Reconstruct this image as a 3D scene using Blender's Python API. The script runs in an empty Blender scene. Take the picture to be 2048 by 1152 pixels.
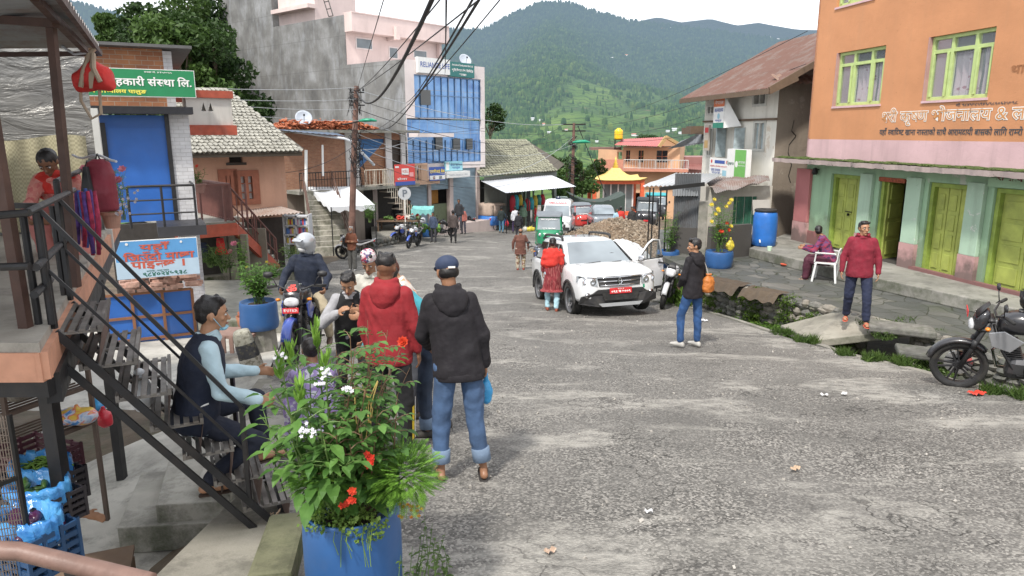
import bpy,bmesh,math,random
import numpy as np
from mathutils import Vector,Matrix,Euler,noise
D=bpy.data;C=bpy.context.scene.collection
R=math.radians;PI=math.pi
random.seed(7);RNG=np.random.default_rng(7)
V=Vector

F=1420.0;PIT=R(12.3);CP,SP=math.cos(PIT),math.sin(PIT)
def ray(x,y):
 a=(x-1024)/F;b=(576-y)/F
 return V((a,CP+b*SP,-SP+b*CP))
def pt(x,y,Y):r=ray(x,y);return r*(Y/r.y)
def pz(x,y,Z):r=ray(x,y);return r*(Z/r.z)
PROF=[(-30,-.3),(0,-2.0),(2,-2.2),(4,-2.45),(5,-2.58),(8,-2.95),(11,-3.36),(14,-3.75),(16,-4.02),(20,-4.42),(26,-4.97),(38,-5.68),(47,-6.3),(60,-6.9),(90,-8.2),(200,-20)]
PRX=[p[0]for p in PROF];PZ_=[p[1]for p in PROF]
def zr(Y):return float(np.interp(Y,PRX,PZ_))
def gp(x,y,dz=0):
 lo,hi=1.0,190.0;r=ray(x,y);s=r.z/r.y
 for _ in range(50):
  m=(lo+hi)/2
  if s*m>zr(m)+dz:lo=m
  else:hi=m
 return r*(lo/r.y)
def G(X,Y):return V((X,Y,zr(Y)))

def tag(o,label=None,cat=None,group=None,kind=None):
 if label:o['label']=label
 if cat:o['category']=cat
 if group:o['group']=group
 if kind:o['kind']=kind
 return o
def thing(name,label,cat,loc=(0,0,0),rz=0,group=None,rot=None):
 o=D.objects.new(name,None);C.objects.link(o);o.empty_display_size=.1
 o.location=loc;o.rotation_euler=rot if rot else(0,0,rz)
 return tag(o,label,cat,group)
def dup(root,loc=None,rz=None,label=None,parent=None,rot=None):
 r=root.copy();C.objects.link(r)
 if parent is not None:r.parent=parent
 if loc is not None:r.location=loc
 if rz is not None:r.rotation_euler=(0,0,rz)
 if rot is not None:r.rotation_euler=rot
 if label:r['label']=label
 for ch in list(root.children):dup(ch,parent=r)
 return r
def rootmat(o):
 m=Matrix.Translation(o.location)@o.rotation_euler.to_matrix().to_4x4()
 return rootmat(o.parent)@m if o.parent else m
def perp(d):
 d=V(d).normalized();a=V((0,0,1))if abs(d.z)<.9 else V((1,0,0))
 u=d.cross(a).normalized();return u,u.cross(d).normalized()
class MB:
 def __init__(s):s.v=[];s.f=[]
 def add(s,vs,fs):
  n=len(s.v);s.v.extend([tuple(p)for p in vs]);s.f.extend([tuple(i+n for i in f)for f in fs]);return s
 def quad(s,a,b,c,d):return s.add([a,b,c,d],[(0,1,2,3)])
 def box(s,c,size,rz=0,M=None):
  hx,hy,hz=[q/2 for q in size]
  vs=[V((x,y,z))for z in(-hz,hz)for y in(-hy,hy)for x in(-hx,hx)]
  m=M if M is not None else Matrix.Rotation(rz,3,'Z')
  return s.add([m@p+V(c)for p in vs],[(0,2,3,1),(4,5,7,6),(0,1,5,4),(2,6,7,3),(0,4,6,2),(1,3,7,5)])
 def bar(s,a,b,w,h=None,up=None):
  a,b=V(a),V(b);h=h or w;d=(b-a).normalized();up=V(up)if up is not None else V((0,0,1))
  if abs(d.dot(up))>.98:up=V((0,1,0))
  u=d.cross(up).normalized()*w/2;v=u.cross(d).normalized()*h/2
  return s.add([a-u-v,a+u-v,a+u+v,a-u+v,b-u-v,b+u-v,b+u+v,b-u+v],[(0,1,2,3),(7,6,5,4),(0,4,5,1),(1,5,6,2),(2,6,7,3),(3,7,4,0)])
 def rings(s,rs,cap=True,close=False):
  n=len(rs[0]);vs=[p for r in rs for p in r];fs=[]
  k=len(rs)
  for i in range(k if close else k-1):
   for j in range(n):
    fs.append((i*n+j,i*n+(j+1)%n,((i+1)%k)*n+(j+1)%n,((i+1)%k)*n+j))
  if cap and not close:fs+=[tuple(range(n))[::-1],tuple(range((k-1)*n,k*n))]
  return s.add(vs,fs)
 def tube(s,pts,r,n=8,cap=True):
  pts=[V(p)for p in pts];rs=[]
  rad=r if isinstance(r,(list,tuple))else[r]*len(pts)
  u=None
  for i,p in enumerate(pts):
   d=(pts[min(i+1,len(pts)-1)]-pts[max(i-1,0)]).normalized()
   if u is None:u,_=perp(d)
   u=(u-d*u.dot(d)).normalized();v=d.cross(u)
   rs.append([p+(u*math.cos(2*PI*j/n)+v*math.sin(2*PI*j/n))*rad[i]for j in range(n)])
  return s.rings(rs,cap)
 def loft(s,secs,n=16,e=1.0,cap=True):
  rs=[]
  for c,a,b in secs:
   c,a,b=V(c),V(a),V(b);ring=[]
   for j in range(n):
    t=2*PI*j/n;x,y=math.cos(t),math.sin(t)
    x=math.copysign(abs(x)**e,x);y=math.copysign(abs(y)**e,y);ring.append(c+a*x+b*y)
   rs.append(ring)
  return s.rings(rs,cap)
 def lathe(s,c,prof,n=20,M=None,cap=True):
  m=M if M is not None else Matrix.Identity(3)
  return s.rings([[m@V((r*math.cos(2*PI*j/n),r*math.sin(2*PI*j/n),z))+V(c)for j in range(n)]for r,z in prof],cap)
 def ball(s,c,r,n=12,M=None):
  rx,ry,rz_=(r,r,r)if isinstance(r,(int,float))else r
  m=M if M is not None else Matrix.Identity(3);k=max(4,n//2);rs=[]
  for i in range(1,k):
   t=PI*i/k;rs.append([m@V((rx*math.sin(t)*math.cos(2*PI*j/n),ry*math.sin(t)*math.sin(2*PI*j/n),-rz_*math.cos(t)))+V(c)for j in range(n)])
  nb=len(s.v);s.rings(rs,False);nn=len(s.v)
  s.v+=[tuple(m@V((0,0,-rz_))+V(c)),tuple(m@V((0,0,rz_))+V(c))]
  for j in range(n):
   s.f.append((nn,nb+(j+1)%n,nb+j));s.f.append((nn+1,nn-n+j,nn-n+(j+1)%n))
  return s
 def cap(s,a,b,r1,r2,n=10):
  a,b=V(a),V(b);d=b-a;L=d.length or 1e-4;d=d/L;u,v=perp(d);rs=[]
  ks=[(-.95,.31),(-.7,.71),(-.3,.95),(0,1)]
  for z,q in ks:rs.append([a+d*(z*r1)+(u*math.cos(2*PI*j/n)+v*math.sin(2*PI*j/n))*r1*q for j in range(n)])
  for z,q in ks[::-1]:rs.append([b-d*(z*r2)+(u*math.cos(2*PI*j/n)+v*math.sin(2*PI*j/n))*r2*q for j in range(n)])
  return s.rings(rs)
 def prism(s,poly,ext):
  n=len(poly);ext=V(ext);vs=[V(p)for p in poly]+[V(p)+ext for p in poly]
  return s.add(vs,[tuple(range(n))[::-1],tuple(range(n,2*n))]+[(i,(i+1)%n,(i+1)%n+n,i+n)for i in range(n)])
 def grid(s,fn,nu,nv):
  vs=[fn(i/nu,j/nv)for j in range(nv+1)for i in range(nu+1)]
  return s.add(vs,[(j*(nu+1)+i,j*(nu+1)+i+1,(j+1)*(nu+1)+i+1,(j+1)*(nu+1)+i)for j in range(nv)for i in range(nu)])
 def arr(s,vs,k):
  n=len(s.v);s.v.extend(map(tuple,vs.reshape(-1,3).tolist()));m=len(vs.reshape(-1,3))//k
  s.f.extend([tuple(range(n+i*k,n+i*k+k))for i in range(m)]);return s
 def build(s,name,m,parent=None,w=False,smooth=False,voxel=None,relax=0,wrinkle=0,bevel=0,sub=0,weld=False,seed=0,wfreq=1):
  if not s.v:return None
  me=D.meshes.new(name);vv=s.v
  if w and parent is not None:
   im=np.array(rootmat(parent).inverted());a=np.array(vv);vv=(a@im[:3,:3].T+im[:3,3]).tolist()
  me.from_pydata([tuple(p)for p in vv],[],s.f);me.validate();me.update()
  o=D.objects.new(name,me);C.objects.link(o)
  if parent is not None:o.parent=parent
  if weld or voxel or sub:
   bm=bmesh.new();bm.from_mesh(me);bmesh.ops.remove_doubles(bm,verts=bm.verts,dist=1e-5)
   bmesh.ops.recalc_face_normals(bm,faces=bm.faces);bm.to_mesh(me);bm.free()
  mods=False
  if voxel:
   q=o.modifiers.new('r','REMESH');q.mode='VOXEL';q.voxel_size=voxel;mods=True
   if relax:q=o.modifiers.new('s','SMOOTH');q.factor=.5;q.iterations=relax
  if bevel:
   q=o.modifiers.new('b','BEVEL');q.width=bevel;q.segments=2;q.limit_method='ANGLE';q.angle_limit=R(35);mods=True
  if sub:q=o.modifiers.new('u','SUBSURF');q.levels=sub;q.render_levels=sub;mods=True
  if mods:
   dg=bpy.context.evaluated_depsgraph_get();m2=D.meshes.new_from_object(o.evaluated_get(dg));o.modifiers.clear();o.data=m2;me=m2;m2.name=name
  if wrinkle and len(me.vertices):
   n=len(me.vertices);co=np.empty(n*3);no=np.empty(n*3)
   me.vertices.foreach_get('co',co);me.vertex_normals.foreach_get('vector',no);co=co.reshape(-1,3);no=no.reshape(-1,3)
   rg=np.random.default_rng(seed+len(s.v));d=np.zeros(n)
   for k in range(9):
    kv=rg.normal(0,1,3)*np.array([15,15,15])*(1+k*.3)*wfreq;ph=rg.uniform(0,6.3)
    kw=rg.normal(0,12,3)*wfreq
    d+=np.sin(co@kv+ph+1.5*np.sin(co@kw+ph))/(1+k*.35)
   d=np.where(d>0,d,d*.6)/2.2
   co+=no*(d*wrinkle)[:,None];me.vertices.foreach_set('co',co.ravel());me.update()
  me.materials.clear()
  if m is not None:me.materials.append(m)
  if smooth or voxel or sub:me.polygons.foreach_set('use_smooth',[True]*len(me.polygons))
  return o

class Fac:
 def __init__(s,P0,P1):
  s.P=V((P0[0],P0[1],0));d=V((P1[0]-P0[0],P1[1]-P0[1],0));s.L=d.length;s.u=d.normalized()
  s.n=V((s.u.y,-s.u.x,0))
  if s.n.dot(-s.P)<0:s.n=-s.n
  s.flip=s.u.cross(V((0,0,1))).dot(s.n)<0
 def pix(s,x,y):
  r=ray(x,y);t=s.P.dot(s.n)/r.dot(s.n);p=r*t;return(p-s.P).dot(s.u),p.z
 def at(s,a,z,d=0):return s.P+s.u*a+s.n*d+V((0,0,z))
 def bx(s,mb,a0,a1,z0,z1,d0,d1):
  c=s.at((a0+a1)/2,(z0+z1)/2,(d0+d1)/2)
  M=Matrix((s.u,s.n,V((0,0,1)))).transposed()
  return mb.box(c,(abs(a1-a0),abs(d1-d0),abs(z1-z0)),M=M)
 def face(s,mb,a0,a1,z0,z1,d=0):return mb.quad(s.at(a0,z0,d),s.at(a1,z0,d),s.at(a1,z1,d),s.at(a0,z1,d))
 def wall(s,mb,a0,a1,z0,z1,holes=(),t=.25,back=None):
  As=sorted({a0,a1}|{min(max(h[k],a0),a1)for h in holes for k in(0,1)});Zs=sorted({z0,z1}|{min(max(h[k],z0),z1)for h in holes for k in(2,3)})
  for i in range(len(As)-1):
   for j in range(len(Zs)-1):
    ca,cz=(As[i]+As[i+1])/2,(Zs[j]+Zs[j+1])/2
    if not any(h[0]<ca<h[1]and h[2]<cz<h[3]for h in holes):s.face(mb,As[i],As[i+1],Zs[j],Zs[j+1])
  for a,b,c,e in holes:
   mb.quad(s.at(a,c),s.at(b,c),s.at(b,c,-t),s.at(a,c,-t));mb.quad(s.at(a,e),s.at(b,e),s.at(b,e,-t),s.at(a,e,-t))
   mb.quad(s.at(a,c),s.at(a,e),s.at(a,e,-t),s.at(a,c,-t));mb.quad(s.at(b,c),s.at(b,e),s.at(b,e,-t),s.at(b,c,-t))
  if back:
   for a in(a0,a1):mb.quad(s.at(a,z0),s.at(a,z1),s.at(a,z1,-back),s.at(a,z0,-back))
   s.face(mb,a0,a1,z0,z1,-back);mb.quad(s.at(a0,z1),s.at(a1,z1),s.at(a1,z1,-back),s.at(a0,z1,-back))
  return mb
 def text(s,name,txt,x0,y0,x1,y1,m,parent,d=.02,bold=.01,w=True):
  a0,z0=s.pix(x0,y1);a1,z1=s.pix(x1,y0)
  mb=MB();text(mb,txt,s.at(a0,z0,d),s.u if a1>a0 else-s.u,V((0,0,1)),abs(a1-a0),abs(z1-z0),bold)
  return mb.build(name,m,parent,w=w)

_TX={}
def glyphs(t,bold):
 k=(t,bold)
 if k not in _TX:
  c=D.curves.new('txt','FONT');c.body=t;c.size=1;c.offset=bold;c.resolution_u=3
  o=D.objects.new('txt',c);C.objects.link(o);dg=bpy.context.evaluated_depsgraph_get()
  me=D.meshes.new_from_object(o.evaluated_get(dg));vs=[(v.co.x,v.co.y)for v in me.vertices];fs=[tuple(p.vertices)for p in me.polygons]
  D.objects.remove(o);D.curves.remove(c);D.meshes.remove(me);_TX[k]=(vs,fs)
 return _TX[k]
def text(mb,t,P,u,v,W,H=None,bold=.01,lay=None):
 lay=bold if lay is None else lay
 x=0;out=[];seg='';parts=[]
 t=list(t)
 for i in range(1,len(t)):
  if t[i]=='ि':
   j=i-1
   while j>=2 and t[j-1]=='~':j-=2
   t.insert(j,t.pop(i))
 t=''.join(t)
 for ch in t:
  if ch in '~^':parts.append((seg,ch));seg=''
  else:seg+=ch
 parts.append((seg,''))
 for sg,mk in parts:
  if not sg:continue
  lead=len(sg)-len(sg.lstrip(' '));x+=lead*.28;sg=sg.strip(' ')if not mk else sg.lstrip(' ')
  if not sg:continue
  pre,last=(sg[:-1],sg[-1])if mk else(sg,'')
  if pre.strip():
   vs,fs=glyphs(pre.rstrip(' '),bold);out.append((vs,fs,x));x+=max(p[0]for p in glyphs(pre.rstrip(' '),lay)[0])-.01+.28*(len(pre)-len(pre.rstrip(' ')))
  if last:
   vs,fs=glyphs(last,bold);w=max(p[0]for p in glyphs(last,lay)[0])
   if mk=='~':
    lim=w-.2*1 if w>.45 else w-.15
    bm=bmesh.new();bv=[bm.verts.new((a,b,0))for a,b in vs]
    for f in fs:
     try:bm.faces.new([bv[i]for i in f])
     except ValueError:pass
    bmesh.ops.bisect_plane(bm,geom=bm.verts[:]+bm.edges[:]+bm.faces[:],plane_co=(lim,0,0),plane_no=(1,0,0),clear_outer=True)
    bm.verts.index_update();vs=[(q.co.x,q.co.y)for q in bm.verts];fs=[tuple(q.index for q in f.verts)for f in bm.faces];bm.free()
    out.append((vs,fs,x));x+=lim+.01
   else:
    out.append((vs,fs,x));out.append(([(w-.12,.2),(w-.12,.13),(w-.34,.0),(w-.34,.07)],[(0,1,2,3)],x));x+=w
 sx=W/max(x,.1);ys=[p[1]for vs,_,_ in out for p in vs];y0,y1=min(ys)-(lay-bold),max(ys)+(lay-bold)
 sy=(H/(y1-y0))if H else sx;u=V(u);v=V(v);P=V(P)
 for vs,fs,ox in out:mb.add([P+u*((a+ox)*sx)+v*((b-(y0 if H else 0))*sy)for a,b in vs],fs)

_M={}
def nm(name):
 m=D.materials.new(name);m.use_nodes=True;nt=m.node_tree;b=nt.nodes['Principled BSDF']
 return m,nt,nt.nodes,nt.links,b
def N(nt,t,**k):
 n=nt.nodes.new(t)
 for a,b in k.items():
  if a[0]=='_':n.inputs[a[1:].replace('_',' ')].default_value=b
  else:setattr(n,a,b)
 return n
def ramp(nt,src,stops,interp='LINEAR'):
 n=nt.nodes.new('ShaderNodeValToRGB');n.color_ramp.interpolation=interp;e=n.color_ramp.elements
 while len(e)<len(stops):e.new(.5)
 for i,(p,c)in enumerate(stops):e[i].position=p;e[i].color=(*c,1)if not isinstance(c,(int,float))else(c,c,c,1)
 nt.links.new(src,n.inputs[0]);return n.outputs[0]
def nz(nt,scale,vec=None,detail=4,rough=.55,dist=0):
 n=nt.nodes.new('ShaderNodeTexNoise');n.inputs['Scale'].default_value=scale;n.inputs['Detail'].default_value=detail
 n.inputs['Roughness'].default_value=rough;n.inputs['Distortion'].default_value=dist
 if vec is not None:nt.links.new(vec,n.inputs['Vector'])
 return n.outputs[0]
def mix(nt,f,a,b,mode='MIX'):
 n=nt.nodes.new('ShaderNodeMix');n.data_type='RGBA';n.blend_type=mode
 for s,k in((f,0),(a,6),(b,7)):
  if hasattr(s,'links'):nt.links.new(s,n.inputs[k])
  elif isinstance(s,(int,float)):n.inputs[k].default_value=s if k==0 else(s,s,s,1)
  else:n.inputs[k].default_value=(*s[:3],1)
 return n.outputs[2]
def mth(nt,op,a,b=0.,c=None,clamp=False):
 n=nt.nodes.new('ShaderNodeMath');n.operation=op;n.use_clamp=clamp
 for i,s in enumerate((a,b)if c is None else(a,b,c)):
  if hasattr(s,'links'):nt.links.new(s,n.inputs[i])
  else:n.inputs[i].default_value=s
 return n.outputs[0]
def bump(nt,b,h,strength=.3,dist=.02):
 n=nt.nodes.new('ShaderNodeBump');n.inputs['Strength'].default_value=strength;n.inputs['Distance'].default_value=dist
 nt.links.new(h,n.inputs['Height']);nt.links.new(n.outputs[0],b.inputs['Normal']);return n
def pos(nt):return nt.nodes.new('ShaderNodeNewGeometry').outputs['Position']
def objc(nt):return nt.nodes.new('ShaderNodeTexCoord').outputs['Object']
def plane(nt,u,v,scale=1):
 g=pos(nt);o=[]
 for q in(u,v):
  n=nt.nodes.new('ShaderNodeVectorMath');n.operation='DOT_PRODUCT';n.inputs[1].default_value=tuple(V(q)*scale);nt.links.new(g,n.inputs[0]);o.append(n.outputs['Value'])
 c=nt.nodes.new('ShaderNodeCombineXYZ');nt.links.new(o[0],c.inputs[0]);nt.links.new(o[1],c.inputs[1]);return c.outputs[0]
def mat(name,col,rough=.6,metal=0,var=.12,scale=6,bmp=.1,bs=60,bd=.005,dirt=0,dcol=(.06,.05,.04),spec=.5,obj=True,coat=0,emis=None,alpha=None):
 if name in _M:return _M[name]
 m,nt,ns,L,b=nm(name);g=objc(nt)if obj else pos(nt)
 n1=nz(nt,scale,g,5)
 lo=tuple(c*(1-var)for c in col);hi=tuple(min(1,c*(1+var))for c in col)
 c=ramp(nt,n1,[(.3,lo),(.7,hi)])
 if dirt:
  n2=nz(nt,scale*.6,g,8,.7,.5);c=mix(nt,ramp(nt,n2,[(.5,0),(.75,dirt)]),c,dcol)
 L.new(c,b.inputs['Base Color']);b.inputs['Metallic'].default_value=metal;b.inputs['Specular IOR Level'].default_value=spec
 L.new(ramp(nt,nz(nt,scale*2.3,g,3),[(.3,max(.02,rough*.85)),(.7,min(1,rough*1.15))]),b.inputs['Roughness'])
 if coat:b.inputs['Coat Weight'].default_value=coat;b.inputs['Coat Roughness'].default_value=.05
 if bmp:bump(nt,b,nz(nt,bs,g,5),bmp,bd)
 _M[name]=m;return m
def streak(nt,g,sx,sz):
 mp=nt.nodes.new('ShaderNodeMapping');mp.inputs['Scale'].default_value=(sx,sx,sz);nt.links.new(g,mp.inputs[0]);return mp.outputs[0]
def wallmat(name,col,grime=.5,gcol=(.07,.065,.055),zg=None,patch=None,crack=0,bmp=.35):
 """painted plaster: blotches, vertical streaks, grime near height zg, flaked patches"""
 if name in _M:return _M[name]
 m,nt,ns,L,b=nm(name);g=pos(nt)
 c=ramp(nt,nz(nt,.8,g,6),[(.3,tuple(q*.86 for q in col)),(.7,tuple(min(1,q*1.07)for q in col))])
 st=nz(nt,1.0,streak(nt,g,4,.35),7,.65);c=mix(nt,ramp(nt,st,[(.52,0),(.78,grime*.6)]),c,gcol)
 if patch:c=mix(nt,ramp(nt,nz(nt,1.7,g,9,.7),[(.60,0),(.63,1)]),c,patch)
 if zg is not None:
  sx=nt.nodes.new('ShaderNodeSeparateXYZ');L.new(g,sx.inputs[0])
  h=mth(nt,'SUBTRACT',zg+.5,sx.outputs[2]);h=mth(nt,'ADD',mth(nt,'MULTIPLY',h,1.2),mth(nt,'MULTIPLY',nz(nt,3,g,7),1.2))
  c=mix(nt,mth(nt,'MULTIPLY',ramp(nt,h,[(.7,0),(1,1)]),grime),c,gcol)
 sp=ramp(nt,nz(nt,14,g,3,.6),[(.70,0),(.74,.55)]);c=mix(nt,sp,c,tuple(q*.5 for q in col))
 L.new(c,b.inputs['Base Color']);b.inputs['Roughness'].default_value=.85
 hh=mix(nt,.3,nz(nt,6,g,8),nz(nt,50,g,4));bump(nt,b,hh,bmp,.03)
 _M[name]=m;return m
def brickmat(name,u,v,c1,c2,mortar,sx=4.2,ms=.012,rowh=.3,bw=.75,off=.5,bmp=.6,blot=.3,bd=.02):
 if name in _M:return _M[name]
 m,nt,ns,L,b=nm(name);vec=plane(nt,u,v,1);g=pos(nt)
 wv=mix(nt,.015,vec,nt.nodes.new('ShaderNodeTexNoise').outputs[1]);ns[-1]
 t=N(nt,'ShaderNodeTexBrick',offset=off,_Scale=sx,_Mortar_Size=ms,_Mortar_Smooth=.3,_Brick_Width=bw,_Row_Height=rowh,_Bias=0.)
 t.inputs['Color1'].default_value=(*c1,1);t.inputs['Color2'].default_value=(*c2,1);t.inputs['Mortar'].default_value=(*mortar,1);L.new(wv,t.inputs[0])
 c=mix(nt,ramp(nt,nz(nt,1.2,g,7,.65),[(.4,0),(.75,blot)]),t.outputs[0],(.09,.085,.075));c=mix(nt,ramp(nt,nz(nt,9,g,5),[(.3,.0),(.8,.35)]),c,tuple(q*.55 for q in c2))
 L.new(c,b.inputs['Base Color']);b.inputs['Roughness'].default_value=.88
 h=mix(nt,.35,mth(nt,'SUBTRACT',1,t.outputs[1]),nz(nt,25,g,5));bump(nt,b,h,bmp,bd)
 _M[name]=m;return m
def leafmat(name,c1,c2,scale=3,trans=.3,rough=.5):
 if name in _M:return _M[name]
 m,nt,ns,L,b=nm(name);g=objc(nt)
 c=ramp(nt,nz(nt,scale,g,3),[(.3,c1),(.7,c2)]);isl=nt.nodes.new('ShaderNodeNewGeometry').outputs['Random Per Island']
 c=mix(nt,ramp(nt,isl,[(0,.0),(1,.45)]),c,tuple(q*.45 for q in c1));c=mix(nt,ramp(nt,isl,[(.8,0),(1,.5)]),c,tuple(min(1,q*1.7)for q in c2))
 L.new(c,b.inputs['Base Color']);b.inputs['Roughness'].default_value=rough;b.inputs['Specular IOR Level'].default_value=.3
 tr=nt.nodes.new('ShaderNodeBsdfTranslucent');L.new(c,tr.inputs[0]);mx=nt.nodes.new('ShaderNodeMixShader');mx.inputs[0].default_value=trans
 L.new(b.outputs[0],mx.inputs[1]);L.new(tr.outputs[0],mx.inputs[2]);L.new(mx.outputs[0],ns['Material Output'].inputs[0])
 _M[name]=m;return m
def glassmat(name,col=(.03,.04,.05),rough=.04,spec=.8):
 if name in _M:return _M[name]
 m,nt,ns,L,b=nm(name);g=pos(nt)
 L.new(ramp(nt,nz(nt,.7,g,3),[(.3,tuple(q*.6 for q in col)),(.7,tuple(q*1.5 for q in col))]),b.inputs['Base Color'])
 b.inputs['Roughness'].default_value=rough;b.inputs['Specular IOR Level'].default_value=spec;b.inputs['IOR'].default_value=1.6
 bump(nt,b,nz(nt,1.5,g,1),.05,.02);_M[name]=m;return m
def tinmat(name,c1,c2,rust=(.16,.06,.03),ru=.4,rough=.5,metal=.3):
 if name in _M:return _M[name]
 m,nt,ns,L,b=nm(name);g=pos(nt)
 c=ramp(nt,nz(nt,1.1,g,6),[(.3,c1),(.7,c2)]);c=mix(nt,ramp(nt,nz(nt,2.2,g,9,.7),[(.62-.3*ru,0),(.75-.3*ru,ru)]),c,rust)
 L.new(c,b.inputs['Base Color']);b.inputs['Roughness'].default_value=rough;b.inputs['Metallic'].default_value=metal
 bump(nt,b,nz(nt,8,g,4),.15,.02);_M[name]=m;return m
def leaves(mb,n,sampler,size,asp=.5,up=.3,fold=.25):
 """n folded leaves (2 quads each); sampler(n)->positions"""
 p=sampler(n);q=RNG.normal(0,1,(n,3));q[:,2]+=up;q/=np.linalg.norm(q,axis=1)[:,None]
 a=RNG.normal(0,1,(n,3));a-=q*(a*q).sum(1)[:,None];a/=np.linalg.norm(a,axis=1)[:,None];b=np.cross(q,a)
 s=size*RNG.uniform(.6,1.3,(n,1));tip=p+a*s;base=p-a*s*.6;l=p+b*s*asp+q*s*fold;r=p-b*s*asp+q*s*fold
 mb.arr(np.stack([base,l,tip,r],1),4)
def blob(c,r,hollow=.5):
 c=np.array(c);r=np.array(r if hasattr(r,'__len__')else(r,r,r))
 def f(n):
  d=RNG.normal(0,1,(n,3));d/=np.linalg.norm(d,axis=1)[:,None];return c+d*r*(RNG.uniform(hollow**3,1,(n,1))**(1/3))
 return f
def clumps(cs):
 """sampler over several blobs [(centre, radii)]"""
 fs=[blob(c,r)for c,r in cs]
 def f(n):return np.concatenate([g(k)for g,k in zip(fs,RNG.multinomial(n,[1/len(fs)]*len(fs)))])
 return f
# ================================================================== WORLD, CAMERA, LIGHT
sc=bpy.context.scene
cam=D.cameras.new('camera');co=D.objects.new('camera',cam);C.objects.link(co);sc.camera=co
cam.sensor_width=36;cam.lens=F/2048*36;cam.clip_start=.05;cam.clip_end=20000
co.rotation_euler=(PI/2-PIT,0,0)
SUN_EL,SUN_AZ=R(54),R(205)
sd=V((math.sin(SUN_AZ)*math.cos(SUN_EL),math.cos(SUN_AZ)*math.cos(SUN_EL),math.sin(SUN_EL)))
sun=D.lights.new('sun','SUN');sun.energy=4.3;sun.angle=R(5);sun.color=(1,.95,.88)
so=D.objects.new('sun',sun);C.objects.link(so);so.rotation_euler=sd.to_track_quat('Z','Y').to_euler()
w=D.worlds.new('World');sc.world=w;w.use_nodes=True;nt=w.node_tree;bg=nt.nodes['Background']
sky=nt.nodes.new('ShaderNodeTexSky');sky.sky_type='NISHITA';sky.sun_disc=False;sky.sun_elevation=SUN_EL;sky.sun_rotation=SUN_AZ;sky.air_density=1.2;sky.dust_density=3
g=nt.nodes.new('ShaderNodeTexCoord').outputs['Generated']
mp=nt.nodes.new('ShaderNodeMapping');mp.inputs['Scale'].default_value=(1,1,2.6);nt.links.new(g,mp.inputs[0])
cl=ramp(nt,nz(nt,2.6,mp.outputs[0],7,.58,.4),[(.33,.55),(.6,1)])
cc=ramp(nt,nz(nt,1.7,mp.outputs[0],6,.6),[(.3,(7.3,7.7,8.3)),(.65,(10.5,10.6,10.8))])
nt.links.new(mix(nt,cl,sky.outputs[0],cc),bg.inputs[0]);bg.inputs[1].default_value=.168
sc.view_settings.view_transform='Standard';sc.view_settings.look='None';sc.view_settings.exposure=0
sc.cycles.max_bounces=5;sc.cycles.diffuse_bounces=2;sc.cycles.transparent_max_bounces=6;sc.cycles.use_adaptive_sampling=True
# ================================================================== ROAD
def roadmat():
 m,nt,ns,L,b=nm('asphalt');g=pos(nt)
 base=ramp(nt,nz(nt,.55,g,6),[(.3,(.10,.096,.088)),(.7,(.18,.172,.158))])

 v=N(nt,'ShaderNodeTexVoronoi',_Scale=62.);L.new(g,v.inputs['Vector'])
 base=mix(nt,ramp(nt,nz(nt,1.3,g,4),[(.35,.25),(.7,.8)]),base,ramp(nt,v.outputs['Color'],[(.15,(.035,.033,.03)),(.5,(.135,.128,.117)),(.85,(.40,.38,.345))]))

 mp=nt.nodes.new('ShaderNodeMapping');mp.inputs['Rotation'].default_value=(0,0,R(18));mp.inputs['Scale'].default_value=(.8,1.7,1);L.new(g,mp.inputs[0])
 f=mth(nt,'MULTIPLY',ramp(nt,nz(nt,.62,mp.outputs[0],10,.62,.6),[(.52,0),(.60,.9)]),ramp(nt,nz(nt,5,mp.outputs[0],7,.65),[(.36,.05),(.6,.85)]))
 base=mix(nt,f,base,(.36,.345,.31))
 f2=ramp(nt,nz(nt,.33,mp.outputs[0],8,.6),[(.56,0),(.70,.5)]);base=mix(nt,f2,base,(.09,.087,.08))

 vw=nt.nodes.new('ShaderNodeVectorMath');vw.operation='ADD';L.new(g,vw.inputs[0])
 nn=nt.nodes.new('ShaderNodeTexNoise');nn.inputs['Scale'].default_value=3;nn.inputs['Detail'].default_value=6;L.new(g,nn.inputs['Vector']);L.new(nn.outputs[1],vw.inputs[1])
 v2=N(nt,'ShaderNodeTexVoronoi',feature='DISTANCE_TO_EDGE',_Scale=1.5);L.new(vw.outputs[0],v2.inputs['Vector'])
 ck=mth(nt,'MULTIPLY',ramp(nt,v2.outputs['Distance'],[(.0,1),(.022,0)]),ramp(nt,nz(nt,.8,g,3),[(.45,0),(.6,1)]))
 v3=N(nt,'ShaderNodeTexVoronoi',feature='DISTANCE_TO_EDGE',_Scale=5.5);L.new(vw.outputs[0],v3.inputs['Vector'])
 ck2=mth(nt,'MULTIPLY',ramp(nt,v3.outputs['Distance'],[(.0,.8),(.03,0)]),ramp(nt,nz(nt,.45,g,3),[(.52,0),(.6,1)]))
 ck=mth(nt,'MAXIMUM',ck,ck2);base=mix(nt,mth(nt,'MULTIPLY',ck,.9),base,(.035,.033,.03))
 L.new(base,b.inputs['Base Color']);b.inputs['Roughness'].default_value=.8;b.inputs['Specular IOR Level'].default_value=.4
 h=mth(nt,'SUBTRACT',mth(nt,'ADD',mth(nt,'MULTIPLY',v.outputs['Distance'],-.6),nz(nt,12,g,6)),ck);bump(nt,b,h,.55,.02)
 return m
M_road=roadmat()
def edge_l(Y):return float(np.interp(Y,[0,2.5,3.4,4.2,6,8.7,12,16,20,24,30,38,46,60,80],[-1.0,-1.05,-1.15,-1.45,-2.4,-3.15,-4.0,-4.9,-6.0,-7.5,-7.2,-6.8,-4.2,-2,-1]))
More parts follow.
